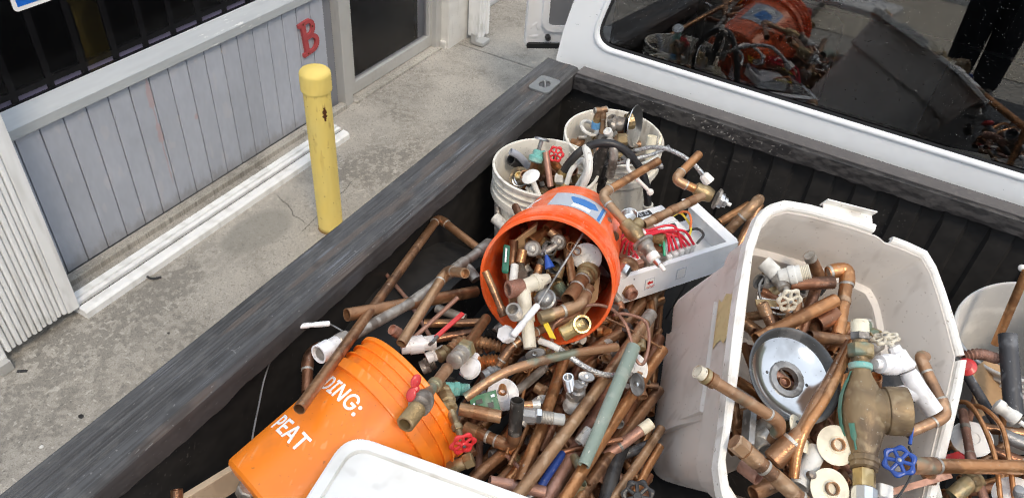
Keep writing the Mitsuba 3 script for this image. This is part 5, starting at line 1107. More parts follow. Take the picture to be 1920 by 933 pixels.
for t in (.30, .52, .78): part(k, 'coupling', lathe(lerp(b0, b1, t), unit(b1 - b0), [(0, .0113), (0, .0128), (.022, .0128), (.022, .0113)], 16), CB)
vb = A(*(1.6621, 0.2841, 1.225)); ve = A(*(1.6702, 0.2443, 1.215)); w = unit(ve - vb)
part(k, 'valve_body', lathe(vb - w * .03, w, [(0, .012), (.004, .0175), (.020, .019), (.034, .021), (.044, .018), (.05, .016)], 18), 'brass'); part(k, 'flange_nut', hexnut(ve - w * .012, w, .028, .008, 8), 'steel_dirty', False); part(k, 'cartridge', lathe(ve - w * .004, w, [(0, .020), (.010, .020), (.014, .014), (.022, .013), (.022, .008)], 20), 'chrome'); part(k, 'spindle_tip', sweep([ve + w * .014, ve + w * .03], .005, 10), 'white_plastic')
c1, c2 = A(*(1.6346, 0.3635, 1.25)), A(*(1.7479, 0.3413, 1.275)); seg(vb - w * .01, lerp(c1, vb, .2), .0112, CO); elb(vb, c1, c2, .0112, CT); seg(lerp(c1, c2, .25), c2, .0112, CO)
# pipes leaning in the corner between bulkhead and tote
pipe('copper_pipe', 'copper pipe with a capped elbow end leaning against the front wall beside the heater', [(1.801, 0.2165, 1.04), (1.8442, 0.1775, 1.12), (1.9111, 0.1754, 1.1)], .0285, CT)
pipe('copper_pipe', 'second copper pipe lying behind the capped one beside the heater', [(1.8462, 0.254, 1.02), (1.9408, 0.1996, 1.05)], .026, CO)
pipe('copper_pipe', 'dark copper pipe standing in the shade below the capped elbow pipe beside the tote', [(1.8681, 0.1829, 0.95), (1.9788, 0.1771, 1.04)], .028, CB)

# ------------------------------------------------------------------ electric tankless heater, cover off
k = HT = thing('electric_heater', 'white electric water heater without its cover, wires showing and an outlet label on its side', 'heater')
h0, h1 = A(*(1.3771, 0.3871, 1.085)), A(*(1.7048, 0.1718, 1.085)); hu = unit(h1 - h0); hn = A(-hu[1], hu[0], 0); Lh = np.linalg.norm(h1 - h0); Dh = .205
if hn[0] < 0: hn = -hn
hd = unit(A(0, 0, -1) + hn * -.12)
HB = lambda a, b, z: h0 + hu * a + hn * b + A(0, 0, z)
HC = HB
ax3 = [hu, hn, (0, 0, 1)]
part(k, 'side_panel', boxm(h0 + hu * Lh / 2 + hd * .04, (Lh, .0022, .08), axes=[hu, np.cross(hd, hu), -hd]), 'sheet_white')
part(k, 'back_plate', boxm(HB(Lh / 2, Dh / 2, -.078), (Lh, Dh, .002), axes=ax3), 'sheet_white')
part(k, 'end_panel', boxm(HB(Lh, Dh / 2, -.038), (.002, Dh, .078), axes=ax3), 'sheet_white')
part(k, 'end_panel', boxm(HB(0, Dh / 2, -.038), (.002, Dh, .078), axes=ax3), 'sheet_white')
part(k, 'front_flange', boxm(HB(Lh / 2, .006, .0), (Lh, .014, .0018), axes=ax3), 'sheet_white')
part(k, 'top_flange', boxm(HB(Lh - .012, Dh / 2 + .008, .0004), (.034, Dh, .0018), axes=ax3), 'sheet_white')
o = h0 + hu * .045 + hd * .044; on = unit(np.cross(hd, hu)); on = on if on @ (CAM - o) > 0 else -on
pt = part(k, 'outlet_port', hexnut(o, on, .020, .008), CB, False); part(pt, 'thread', nozzle(o + on * .006, on, .0155, .016), CP)
def on_panel(x0, x1, z0, z1, off): return boxm(h0 + hu * (x0 + x1) / 2 + hd * (z0 + z1) / 2 + on * off, (x1 - x0, .0006, z1 - z0), axes=[hu, on, np.cross(hu, on)])
lx = .094
lb_ = part(k, 'outlet_label', on_panel(lx, lx + .030, .026, .058, .0016), 'print_grey', False); part(lb_, 'label_face', on_panel(lx + .002, lx + .028, .028, .056, .0022), 'label_white', False)
def panel_flat(mesh, x, z, off):
    v = mesh.vertices; return trimesh.Trimesh(h0 + hu * (x + v[:, :1]) + hd * (z - v[:, 1:2]) + on * (off + v[:, 2:3]), mesh.faces, process=False)
part(lb_, 'arrow', panel_flat(sheet(Polygon([(0, .005), (.008, .012), (.008, .008), (.018, .008), (.018, .002), (.008, .002), (.008, -.002)]), .0006), lx + .006, .044, .0024), 'print_red', False)
part(lb_, 'lettering', panel_flat(meshkit.text_mesh('OUTLET', .0048, .0005, bold=True), lx + .0045, .0545, .0024), 'print_red', False)
lb2 = part(k, 'inlet_label', on_panel(lx + .10, lx + .13, .026, .058, .0016), 'print_grey', False); part(lb2, 'label_face', on_panel(lx + .102, lx + .128, .028, .056, .0022), 'label_white', False)
part(k, 'screw', lathe(h0 + hu * .058 + hd * .012, on, [(0, .002), (.002, .0016)], 8), 'black_plastic')
HB = lambda a, b, z: h0 + hu * a + hn * b * .76 + A(0, 0, z)
# electronics
pc = part(k, 'display_unit', rbox(HB(.205, .238, -.002), (.155, .040, .034), axes=ax3, r=.003), 'sheet_white')
part(pc, 'display_window', rbox(HB(.190, .240, .0165), (.085, .018, .002), axes=ax3, r=.0008), 'print_black')
for i in range(4): part(pc, 'digit', boxm(HB(.160 + i * .019, .240, .0178), (.010, .012, .0005), axes=ax3), 'print_grey', False)
for i in range(4): part(pc, 'digit_gap', boxm(HB(.160 + i * .019, .240, .0183), (.005, .007, .0004), axes=ax3), 'print_black', False)
cv = part(k, 'control_cover', rbox(HB(.222, .158, .0), (.112, .076, .040), axes=ax3, r=.004), 'sheet_white')
part(cv, 'dial', lathe(HB(.205, .187, .0205), (0, 0, 1), [(0, .019), (.003, .018), (.003, .012), (.005, .011), (.005, 0)], 24), 'sheet_white')
part(cv, 'dial_hub', lathe(HB(.205, .187, .026), (0, 0, 1), [(0, .006), (.0015, .005)], 14), 'grey_plastic')
part(cv, 'panel_seam', boxm(HB(.222, .158, .0203), (.108, .0016, .0008), axes=ax3), 'print_grey', False)
part(cv, 'socket', boxm(HB(.252, .142, .0208), (.014, .013, .002), axes=ax3), 'black_plastic'); part(cv, 'indicator', lathe(HB(.238, .200, .0205), (0, 0, 1), [(0, .003), (.001, .0025)], 8), 'red_paint')
pq = unit(hu + A(0, 0, .30))
part(k, 'copper_plate', rbox(HB(.142, .140, .022), (.095, .060, .002), axes=[pq, hn, unit(np.cross(pq, hn))], r=.0008), 'copper_pink')
part(k, 'brass_stub', nozzle(HB(.150, .118, .026), unit(-hn * .7 + hu * .5 + A(0, 0, .2)), .0145, .05), 'brass')
part(k, 'heat_block', rbox(HB(.095, .085, -.015), (.15, .08, .045), axes=ax3, r=.004), CP); part(k, 'relay', rbox(HB(.095, .20, -.006), (.034, .028, .040), axes=ax3, r=.002), 'red_plastic'); part(k, 'relay', rbox(HB(.048, .165, -.006), (.04, .034, .04), axes=ax3, r=.002), 'black_plastic'); part(k, 'relay', rbox(HB(.085, .155, .006), (.034, .022, .03), axes=ax3, r=.002), 'orange_wire')
part(k, 'flow_block', rbox(HB(.135, .038, -.004), (.062, .036, .038), axes=ax3, r=.007), 'steel_dirty'); part(k, 'flow_cap', lathe(HB(.135, .038, .015), (0, 0, 1), [(0, .013), (.008, .012), (.01, .006)], 14), 'steel_grey'); part(k, 'bracket', rbox(HB(.07, .115, .012), (.04, .06, .003), axes=ax3, r=.001), CB); part(k, 'bracket', rbox(HB(.075, .062, .010), (.05, .02, .003), axes=ax3, r=.001), 'sheet_white')
part(k, 'heat_block', rbox(HB(.155, .075, .012), (.035, .05, .02), axes=ax3, r=.003), CD)
for i in range(5): part(k, 'terminal', rbox(HB(.178 + .022 * i, .034 + .005 * i, -.006), (.016, .026, .034), axes=ax3, r=.004), 'white_plastic')
for i in range(5): part(k, 'terminal_screw', lathe(HB(.178 + .022 * i, .034 + .005 * i, .0115), (0, 0, 1), [(0, .004), (.002, .003)], 10), 'chrome')
part(k, 'copper_pipe', sweep(spline([HB(.03, .04, -.05), HB(.032, .045, .0), HB(.05, .042, .018), HB(.072, .036, .0), HB(.075, .03, -.05)], 6), .0155, 14), CB)
part(k, 'copper_pipe', sweep(spline([HB(.02, .19, -.02), HB(.06, .225, -.005), HB(.13, .22, -.005)], 6), .012, 12), CB)
wj = random.Random(9)
def wire(m, pts, r=.0034): part(k, 'wire', sweep(spline([HB(*p) + (A(wj.gauss(0, .006), wj.gauss(0, .006), abs(wj.gauss(0, .007))) if 0 < i_ < len(pts) - 1 else 0) for i_, p in enumerate(pts)], 7), r, 8), m)
for i, dz in enumerate((0, .008, .003, .011, -.002, .006, .009)):
    wire('red_wire', [(.045 + .008 * i, .125 - .012 * i, .012), (.09, .135 - .009 * i, .036 + dz), (.135 + .004 * i, .115 - .005 * i, .044 + dz), (.185 + .007 * i, .085 - .004 * i, .036 + dz), (.183 + .013 * i, .036, .014)])
part(k, 'cable_tie', sweep(spline([HB(.128, .085, .050), HB(.128, .105, .060), HB(.128, .128, .050)], 4), .004, 8), 'white_plastic')
wire('yellow_wire', [(.07, .20, .01), (.075, .235, .032), (.105, .225, .034), (.11, .20, .012)], .0024); wire('yellow_wire', [(.08, .20, .01), (.086, .23, .030), (.112, .22, .032), (.115, .195, .012)], .0024)
wire('yellow_wire', [(.275, .185, .022), (.292, .165, .026), (.290, .12, .022), (.268, .075, .014)], .003); wire('orange_wire', [(.275, .195, .022), (.298, .17, .030), (.297, .13, .024), (.285, .10, .014)], .0032); wire('black_plastic', [(.27, .10, .014), (.29, .085, .022), (.298, .06, .018), (.275, .040, .010)], .0034); wire('black_plastic', [(.19, .090, .022), (.225, .075, .028), (.245, .055, .020)], .0034); wire('yellow_wire', [(.16, .095, .026), (.20, .085, .034), (.235, .06, .026)], .0026)
wire('green_wire', [(.165, .065, .024), (.172, .045, .034), (.160, .024, .014)], .0036)
solo('red_plastic_strip', 'flat red plastic strip standing between the red bucket and the heater', 'strip', rbox(lerp((1.5088, 0.4514, 1.14), (1.4672, 0.4076, 1.07), .5), (.022, .004, .12), axes=[unit(A(.7, -.6, .1)), unit(A(.6, .7, -.1)), unit(np.subtract((1.5088, 0.4514, 1.14), (1.4672, 0.4076, 1.07)))], r=.0015), 'red_plastic')
solo('plastic_sleeve', 'crumpled clear plastic sleeve between the red strip and the brass valve', 'wrapper', (lambda m: trimesh.Trimesh(np.array([(1.4922, 0.3909, 1.1)]) + (m.vertices * A(.03, .022, .075)) * (1 + .5 * (meshkit.fbm(m.vertices * 4, 3, 4)[:, None] - .5)), m.faces, process=False))(trimesh.creation.icosphere(subdivisions=3)), 'clear_film')
k = thing('chrome_cup', 'small chrome cup lying before the foot of the right white bucket', 'cup'); c = A(*(1.5817, 0.4462, 1.13)); part(k, 'cup', lathe(c, unit(A(-.4, .2, .8)), [(-.02, .012), (-.015, .022), (0, .026), (.0, .024), (-.013, .018), (-.014, 0)], 24), 'chrome')
solo('silver_coupling', 'silver coupling at the left corner of the heater', 'fitting', hexnut((1.3911, 0.3786, 1.1), unit(np.subtract((1.4212, 0.3774, 1.11), (1.3911, 0.3786, 1.1))), .016, .028, 8), 'chrome', smooth=False)

# ------------------------------------------------------------------ contents of the red bucket
def RB(x, y, s): # x right, y up in the mouth, s along the axis (0 = mouth, negative = inside)
    return MR + sr * -x + upv * y + AXR * s
if (A(*(1.2289, 0.3457, 1.2)) - MR) @ sr > 0:
    RB = lambda x, y, s: MR + sr * x + upv * y + AXR * s
r_ = random.Random(21)
for i in range(34):
    a, rr = r_.uniform(0, 6.28), .105 * math.sqrt(r_.random()); x, y = rr * math.cos(a), rr * math.sin(a) - .004; s = r_.uniform(-.12, -.045) 
    u = unit(AXR + sr * r_.gauss(0, .28) + upv * r_.gauss(0, .28)); q = RB(x, y, s)
    tone_pipe('bucket_pipe', 'deep inside the red orange bucket', q - u * .14, q, r_.choice((.016, .019, .022, .0285)), r_.choice(fill_m + ['brass']), 'pipe stubs deep in the red bucket')
for i in range(26):
    a, rr = r_.uniform(0, 6.28), .10 * math.sqrt(r_.random())
    small_fitting('bucket_fitting', 'small fitting lying inside the red orange bucket', 'fittings in the red bucket', RB(rr * math.cos(a), rr * math.sin(a) - .01, r_.uniform(-.09, -.03)), (r_.gauss(0, 1), r_.gauss(0, 1), r_.gauss(0, 1)), r_.uniform(.009, .016), r_.choice(['brass', 'brass', 'steel_dirty', CB, CT, 'solder', 'brass_green', 'grimy_black', 'brass_bright']))
def card(name, label, pts, n, th=.003):
    P = np.array(pts); n = unit(n); V = np.vstack([P, P - n * th]); m_ = len(P); f = [(0, i, i + 1) for i in range(1, m_ - 1)] + [(m_, m_ + i + 1, m_ + i) for i in range(1, m_ - 1)] + [q for i in range(m_) for q in ((i, m_ + i, m_ + (i + 1) % m_), (i, m_ + (i + 1) % m_, (i + 1) % m_))]
    return solo(name, label, 'cardboard', trimesh.Trimesh(V, f, process=False), 'cardboard', smooth=False)
card('cardboard_flap', 'brown cardboard flap lining the left side of the red bucket mouth', [RB(-.117, .035, -.05), RB(-.098, .0, -.028), RB(-.080, -.085, -.030), RB(-.062, -.10, -.10), RB(-.06, .10, -.10), RB(-.055, .105, -.06)], sr)
card('cardboard_flap', 'brown cardboard flap lining the right side of the red bucket mouth', [RB(.108, .03, -.07), RB(.116, -.03, -.05), RB(.095, -.075, -.045), RB(.080, -.085, -.08), RB(.088, -.04, -.11)], -sr)
def rpipe(label, a, b, d, m, fit=()): return pipe('copper_pipe', label, [a, b], d, m, fit=fit)
rpipe('thin brown pipe leaning along the left edge of the red bucket mouth', (1.0841, 0.5916, 1.235), (1.0474, 0.5175, 1.17), .0165, CB, [(-.02, .02, 1.3, CB, 'end_cap')])
rpipe('copper pipe at the upper left inside the red bucket beside the green tool', (1.2122, 0.5931, 1.23), (1.1648, 0.5667, 1.2), .0225, CB)
rpipe('stub with a white barcode label inside the red bucket', (1.157, 0.5579, 1.215), (1.1194, 0.5396, 1.2), .0185, 'white_paint_dirty')
rpipe('long copper pipe at the centre right inside the red bucket', (1.2787, 0.4951, 1.24), (1.1938, 0.4289, 1.2), .020, CB)
rpipe('slanted copper pipe behind the painted tee in the red bucket', (1.1818, 0.5081, 1.22), (1.0585, 0.4837, 1.15), .018, CO)
rpipe('short open copper stub high inside the red bucket', (1.1816, 0.5538, 1.245), (1.1619, 0.5466, 1.225), .0215, CO)
k = thing('folding_knife', 'dark green folding tool clipped at the upper left inside the red bucket', 'tool'); part(k, 'handle', rbox(lerp((1.1747, 0.5906, 1.24), (1.133, 0.5685, 1.21), .5), (.062, .016, .010), axes=[unit(np.subtract((1.1747, 0.5906, 1.24), (1.133, 0.5685, 1.21))), sr, upv], r=.004), 'green_plastic'); part(k, 'slot', rbox(lerp((1.1618, 0.5852, 1.247), (1.1392, 0.5724, 1.232), .5) , (.03, .004, .004), axes=[unit(np.subtract((1.1747, 0.5906, 1.24), (1.133, 0.5685, 1.21))), sr, upv], r=.001), 'label_white')
k = thing('painted_tee', 'cream and pink painted tee fitting hanging out of the red bucket mouth', 'fitting')
a, b, c, d = (A(*q) for q in ((1.0699, 0.5267, 1.225), (1.1617, 0.4756, 1.215), (1.0998, 0.5063, 1.22), (1.0135, 0.4341, 1.15)))
part(k, 'left_branch', nozzle(c, a - c, .0185, np.linalg.norm(a - c)), 'copper_pink'); part(k, 'right_branch', sweep([c, lerp(c, b, .5), b], [.0165, .017, .011], 14), 'cream_paint'); part(k, 'ring', lathe(lerp(c, b, .45), unit(b - c), [(0, .016), (.0, .0195), (.012, .0195), (.012, .016)], 16), 'cream_paint'); part(k, 'stem', sweep([c, lerp(c, d, .5), d], [.0165, .0148, .0138], 14), 'cream_paint'); part(k, 'coupling', lathe(lerp(c, d, .35), unit(d - c), [(0, .015), (0, .018), (.03, .018), (.03, .015)], 14), 'cream_paint')
k = thing('faucet_body', 'twin stem chrome faucet body near the top of the red bucket mouth', 'faucet')
a, b = A(*(1.1898, 0.5353, 1.245)), A(*(1.2366, 0.4955, 1.25)); part(k, 'bridge', sweep([a, lerp(a, b, .5) - upv * .012, b], .0085, 12), 'steel_dirty')
for q in (a, b): part(k, 'barrel', lathe(q - AXR * .045 - upv * .01, unit(AXR + upv * .35), [(0, .013), (.02, .015), (.035, .015), (.037, .0185), (.046, .0185), (.05, .015), (.05, .009), (.054, .008), (.056, 0)], 20), 'steel_dirty')
part(k, 'stem', lathe(lerp(a, b, .5), unit(AXR - upv * .5), [(-.02, .004), (.02, .004), (.024, .0025)], 10), 'steel_grey')
k = thing('blue_screwdriver', 'small blue handle hanging below the twin faucet body in the red bucket', 'tool'); part(k, 'handle', sweep([(1.1843, 0.4972, 1.255), (1.1756, 0.4862, 1.245), (1.1693, 0.4782, 1.238)], [.0035, .0085, .0115], 10), 'blue_paint'); part(k, 'shank', sweep([(1.1936, 0.5052, 1.26), (1.1843, 0.4972, 1.255)], .0022, 8), 'steel_grey')
k = thing('large_coupling', 'thick copper pipe with a brass coupling pointing out at the right of the red bucket', 'fitting'); a, b = A(*(1.1241, 0.4082, 1.215)), A(*(1.2733, 0.4161, 1.2)); u = unit(b - a)
part(k, 'tube', sweep([a, lerp(a, b, .65)], .0165, 18, .0022), CB); part(k, 'ring', bead(lerp(a, b, .32), u, .0168, .006), 'solder'); part(k, 'ring', bead(lerp(a, b, .55), u, .0172, .006), 'solder'); part(k, 'coupling', lathe(lerp(a, b, .6), u, [(0, .017), (.003, .021), (.02, .021), (.022, .026), (.036, .026), (.038, .018)], 22), 'brass')
pipe('elbowed_copper_pipe', 'brown copper elbow pipe lying low across the red bucket mouth', [(1.0564, 0.4393, 1.2), (1.134, 0.3824, 1.205), (1.1982, 0.3915, 1.2)], .0255, CT, fit=[(.0, .03, 1.12, 'brass', 'coupling')])
k = thing('brass_tee', 'shiny brass threaded tee facing out at the bottom of the red bucket mouth', 'fitting'); a, b = A(*(1.0885, 0.3598, 1.2)), A(*(1.0502, 0.3914, 1.175)); u = unit(b - a); f_ = unit(CAM - a + A(.2, -.3, 0))
part(k, 'body', lathe(a - u * .012, u, [(0, .014), (.004, .0185), (.026, .0185), (.03, .0165), (.055, .0165), (.058, .012)], 20), 'brass_bright'); part(k, 'mouth', lathe(a, f_, [(-.005, .014), (.004, .0195), (.016, .0205), (.018, .019), (.018, .015), (.004, .0135), (.004, .0), ], 22), 'brass_bright'); part(k, 'coil', helix([a + f_ * (.004 + .0015 * i) + .0115 * (math.cos(i * 1.05) * basis(f_)[0] + math.sin(i * 1.05) * basis(f_)[1]) for i in range(9)], .0014), 'grimy_black')
k = thing('pressure_regulator', 'grey round regulator body behind the painted tee in the red bucket', 'fitting'); c = A(*(1.1141, 0.4569, 1.2)); part(k, 'bell', lathe(c, unit(A(-.5, .1, .8)), [(-.03, .012), (-.02, .022), (0, .024), (.002, .02), (.012, .016), (.016, .010)], 24), 'steel_grey')
solo('yellow_tag', 'yellow tag strip at the bottom of the red bucket mouth', 'tag', rbox(lerp((1.0604, 0.4307, 1.195), (1.0533, 0.4063, 1.17), .5), (.05, .014, .002), axes=[unit(np.subtract((1.0533, 0.4063, 1.17), (1.0604, 0.4307, 1.195))), sr, upv], r=.0008), 'yellow_tape')
solo('white_flange', 'white plastic flange at the upper right inside the red bucket', 'flange', escutcheon(RB(.072, .058, -.06), AXR, .034, .25, .2), 'white_paint_dirty')
solo('drain_cock', 'small silver cock fitting behind the white grip in the red bucket', 'fitting', nozzle((1.0462, 0.4895, 1.19), unit(A(-.4, .1, .8)), .0155, .03), 'steel_dirty')

# ------------------------------------------------------------------ contents of the tote
def TP(x, y, d): return TO + TX * x + TY * y + TN * d
r_ = random.Random(33)
for i in range(60):
    x, y = r_.uniform(-.20, .24), r_.uniform(-.14, .14); an = r_.uniform(-3.14, 3.14); L = r_.uniform(.08, .24)
    u = TX * math.cos(an) + TY * math.sin(an) + TN * r_.uniform(-.3, .3); c = TP(x, y, -.19 + .10 * i / 60); u = unit(u)
    ex, ey = abs(L / 2 * math.cos(an)), abs(L / 2 * math.sin(an)); x = min(max(x, -.19 + ex), .20 - ex); y = min(max(y, -.135 + ey), .135 - ey); c = TP(x, y, -.19 + .10 * i / 60)
    tone_pipe('tote_pipe', 'half hidden among the scrap in the beige tote', c - u * L / 2, c + u * L / 2, r_.choice((.016, .022, .022, .0285)), r_.choice(fill_m), 'half hidden pipe pieces in the tote')
for i in range(46):
    small_fitting('tote_fitting', 'small fitting half hidden among the scrap in the beige tote', 'small fittings in the tote', TP(r_.uniform(-.22, .25), r_.uniform(-.15, .15), r_.uniform(-.11, -.07)), (r_.gauss(0, 1), r_.gauss(0, 1), r_.gauss(0, 1)), r_.uniform(.009, .018), r_.choice(fm))
def tpipe(label, pts, d, m, fit=(), name='copper_pipe', **kw): return pipe(name, label, pts, d, m, fit=fit, **kw)
# hose bib with a cream wheel
k = thing('hose_tap', 'white painted garden tap with a cream handwheel near the upper left inside the tote', 'tap')
a, b = A(*(1.3875, 0.0755, 1.2938)), A(*(1.3740, 0.0334, 1.2820)); c, d = A(*(1.3732, 0.0171, 1.2972)), A(*(1.3815, -0.0044, 1.3094)); w0, w1 = A(*(1.3602, 0.0211, 1.2835)), A(*(1.3203, -0.0019, 1.2779))
part(k, 'inlet', sweep([a, b], .017, 14), 'white_paint_dirty'); part(k, 'body', lathe(b + (b - w1) * .25, unit(w1 - b), [(0, .012), (.004, .0185), (.024, .0195), (.03, .016), (.048, .013), (.05, .008)], 16), 'steel_dirty')
u = unit(d - c); part(k, 'spout', lathe(c - u * .022, u, [(0, .014), (.002, .0165), (.02, .0175), (.022, .020), (.034, .0205), (.036, .018), (.046, .018)], 20), 'white_paint_dirty'); part(k, 'spout_mouth', nozzle(c + u * .022, u, .0155, .020), 'cream_paint')
part(k, 'stem', sweep([w0, w1], .007, 10), 'steel_dirty'); wheel_part(k, w1, unit(TN * .35 + (w1 - b) * 16), .0225, 'cream_paint', 6)
tpipe('copper pipe with a torn white stained end sticking up at the back of the tote', [(1.4877, -0.0483, 1.2289), (1.4696, -0.0036, 1.2948)], .0262, CB, [(-.014, .014, 1.04, 'solder', 'torn_end')])
tpipe('dark copper pipe with an open right end lying level at the back of the tote', [(1.3848, 0.0122, 1.2643), (1.4490, -0.0705, 1.2639)], .0285, CD)
tpipe("fat orange copper pipe with a return elbow standing at the tote back wall", [(1.4863, -0.0544, 1.2542), (1.5210, -0.0906, 1.2657), (1.3716, -0.1199, 1.1950)], .0285, CO, [(.13, .012, 1.1, CT, 'coupling')])
tpipe('smooth copper pipe lying diagonally behind the round dish in the tote', [(1.2244, 0.0272, 1.2273), (1.4113, -0.0874, 1.2504)], .0285, CO)
tpipe('dark copper pipe standing behind the diagonal one in the tote', [(1.3248, -0.0492, 1.1953), (1.4400, -0.0435, 1.2392)], .024, CD)
tpipe('copper stub with an open left end above the brass meter in the tote', [(1.3028, -0.0653, 1.2211), (1.3742, -0.1529, 1.1922)], .0265, CB)
tpipe('short copper pipe with a soldered cap at the left wall of the tote', [(1.2753, 0.0064, 1.2279), (1.2902, 0.0457, 1.2673)], .0225, CB, [(-.026, .026, 1.15, CT, 'end_cap')])
tpipe('copper pipe hanging below the cream handwheel of the garden tap', [(1.3787, -0.0153, 1.2329), (1.3192, -0.0381, 1.1986)], .026, CB)
tpipe('fat dark copper coupling lying beneath the diagonal pipe in the tote', [(1.3668, -0.0712, 1.2041), (1.4142, -0.0987, 1.2120)], .042, CD)
solo('steel_scrap', 'bluish sheet metal scrap under the garden tap in the tote', 'scrap', boxm((1.3491, 0.0383, 1.2423), (.05, .05, .002), axes=[TX, unit(TY + TN * .3), np.cross(TX, unit(TY + TN * .3))]), 'sheet_white', smooth=False)
solo('brass_lever', 'bent brass lever beneath the garden tap in the tote', 'lever', rbox((1.3067, 0.0383, 1.2577), (.05, .016, .004), axes=[unit(TY - TX * .3), unit(TX + TY * .3), TN], r=.0016), 'brass')
solo('steel_ring', 'thin steel ring under the garden tap in the tote', 'ring', sweep(np.array([A(*(1.3573, 0.0240, 1.2498)) + .045 * (math.cos(t) * TX + math.sin(t) * TY) for t in np.linspace(0, 6.25, 36)]), .0028, 8), 'steel_grey')
# the round dish
k = thing('sink_flange', 'big round dish with a dark rim and mirror bright centre lying in the tote', 'dish')
c = A(*(1.1919, -0.0638, 1.2046)); d = unit(TN + A(-.05, -.02, .25))
part(k, 'rim', lathe(c, d, [(-.024, .060), (-.022, .082), (-.006, .094), (.004, .106), (.008, .108), (.010, .104), (.006, .097), (.004, .094)], 64), 'black_plastic')
part(k, 'bowl', lathe(c, d, [(.0035, .0945), (.001, .090), (-.016, .079), (-.021, .070), (-.023, .052), (-.024, .040), (-.022, .036), (-.022, .033)][:], 64), 'chrome') if False else None
scene.pop(k + '__rim'); used.discard(k + '__rim')
part(k, 'rim', ringlathe(c, d, [(-.026, .040), (-.025, .078), (-.006, .090), (.003, .098), (.008, .100), (.010, .097), (.006, .092), (-.004, .088), (-.010, .084)]), 'dish_rim')
part(k, 'bowl', ringlathe(c, d, [(-.0095, .0845), (-.0125, .079), (-.0158, .072), (-.0187, .064), (-.0209, .056), (-.0225, .048), (-.0235, .038)]), 'dish_chrome')
part(k, 'centre_collar', ringlathe(c, d, [(-.0235, .039), (-.0195, .037), (-.0190, .030), (-.020, .0245), (-.034, .0235)], 16), 'steel_grey')
x_, y_, _ = basis(d)
for a_ in (.4, 3.5): part(k, 'screw_hole', lathe(c + d * -.0228 + .044 * (math.cos(a_) * x_ + math.sin(a_) * y_), d, [(0, .0035), (.0008, .003)], 10), 'black_plastic')
tpipe('copper stub seen through the hole of the round dish', [c - d * .10 + x_ * .012, c - d * .035 + x_ * .004], .024, CB)
# patina pipe with elbow lying over the left wall of the tote
k = pipe('patina_pipe', "green stained copper pipe with a threaded end reaching over the left rim of the tote", [(0.9895, 0.0953, 1.3165), (1.0629, -0.0741, 1.2046), (1.0688, -0.0712, 1.1176)], .0225, CG, fit=[(.0, .014, 1.15, 'cream_paint', 'threaded_end'), (.016, .008, 1.35, 'brass_green', 'band'), (.028, .014, 1.3, CB, 'coupling')])
pipe('fitted_copper_pipe', "thick hex capped copper pipe with solder rings lying over the tote's lower left rim", [(0.9515, -0.0079, 1.2297), (0.9745, -0.1918, 1.1150)], .0285, CB, fit=[(.0, .030, 1.25, CT, 'hex_nut'), (.03, .03, 1.14, CT, 'coupling'), SJ(.075), SJ(.165), (.10, .05, 1.07, CT, 'coupling')])
# wye of pipes coming down from the meter to the lower left
k = thing('copper_wye', 'forked copper pipe running from the brass meter down to the lower left of the tote', 'pipe')
y0, y1, y2, y3 = (A(*q) for q in ((1.3240, -0.1411, 1.2276), (1.1594, -0.1207, 1.2088), (1.0691, -0.1098, 1.1858), (1.0199, -0.0861, 1.1471)))
part(k, 'tube', sweep(spline([y0, y1, y2, y3], 6), [.0095] * 6 + [.012] * 6 + [.0165] * 7, 16, .002), CB)
part(k, 'tube', sweep(spline([(1.3225, -0.1472, 1.2358), (1.1644, -0.1325, 1.2164), (1.0827, -0.1171, 1.2004), (1.0421, -0.1180, 1.1738), (1.0075, -0.1296, 1.1407)], 6), .0095, 14, .0015), CO)
part(k, 'sleeve', lathe(lerp(y2, y3, .25), unit(y3 - y2), [(0, .0165), (.004, .0205), (.05, .0215), (.054, .0165)], 18), CB); part(k, 'solder_joint', bead(lerp(y2, y3, .2), unit(y3 - y2), .019, .008), 'solder')
tpipe('open copper elbow facing the camera at the lower left corner of the tote', [(1.0057, -0.1012, 1.1017), (0.9769, -0.0592, 1.1175), (0.9635, -0.0648, 1.1621)], .027, CP) if False else tpipe('open ended copper pipe with a greenish bore at the lower left corner of the tote', [(0.9840, -0.0383, 1.1405), (0.9679, -0.0735, 1.1481)], .033, CP)
tpipe('brown elbow pipe below the open ended one at the lower left of the tote', [(0.9568, -0.0753, 1.1097), (1.0031, -0.1067, 1.1098)], .03, CB)
# cream flanges on copper stubs
for lab, px, stub, ax in (('cream round flange with a copper stub, the upper right of the three in the tote', (1.1046, -0.1805, 1.1649), (1.1050, -0.1796, 1.0970), TN + A(-.15, .15, 0)), ('cream round flange with a copper stub, the lowest of the three in the tote', (1.0218, -0.1943, 1.1387), (1.1138, -0.2169, 1.0829), TN + A(-.1, .1, 0)), ('cream round flange leaning behind the forked copper pipe in the tote', (1.0975, -0.1139, 1.1608), (1.1315, -0.1475, 1.0969), TN + A(.5, -.35, -.1))):
    k = thing('flange', lab, 'flange'); c = A(*px); ax = unit(ax); part(k, 'disc', escutcheon(c, ax, .038, .30, .12), 'cream_plastic'); part(k, 'stub', sweep([lerp(c, stub, 1.0), c - ax * .004, c + ax * .014], .0125, 14, .002), CB)
k = thing('painted_pipe', 'flaky white painted pipe below the leaning cream flange in the tote', 'pipe'); part(k, 'tube', sweep([(1.0966, -0.1538, 1.1403), (1.0122, -0.1457, 1.1178)], .0185, 16, .003), 'white_paint_dirty'); part(k, 'screw', lathe((1.0248, -0.1536, 1.1466), TN, [(0, .008), (.01, .008), (.012, .005)], 12), 'steel_dirty')
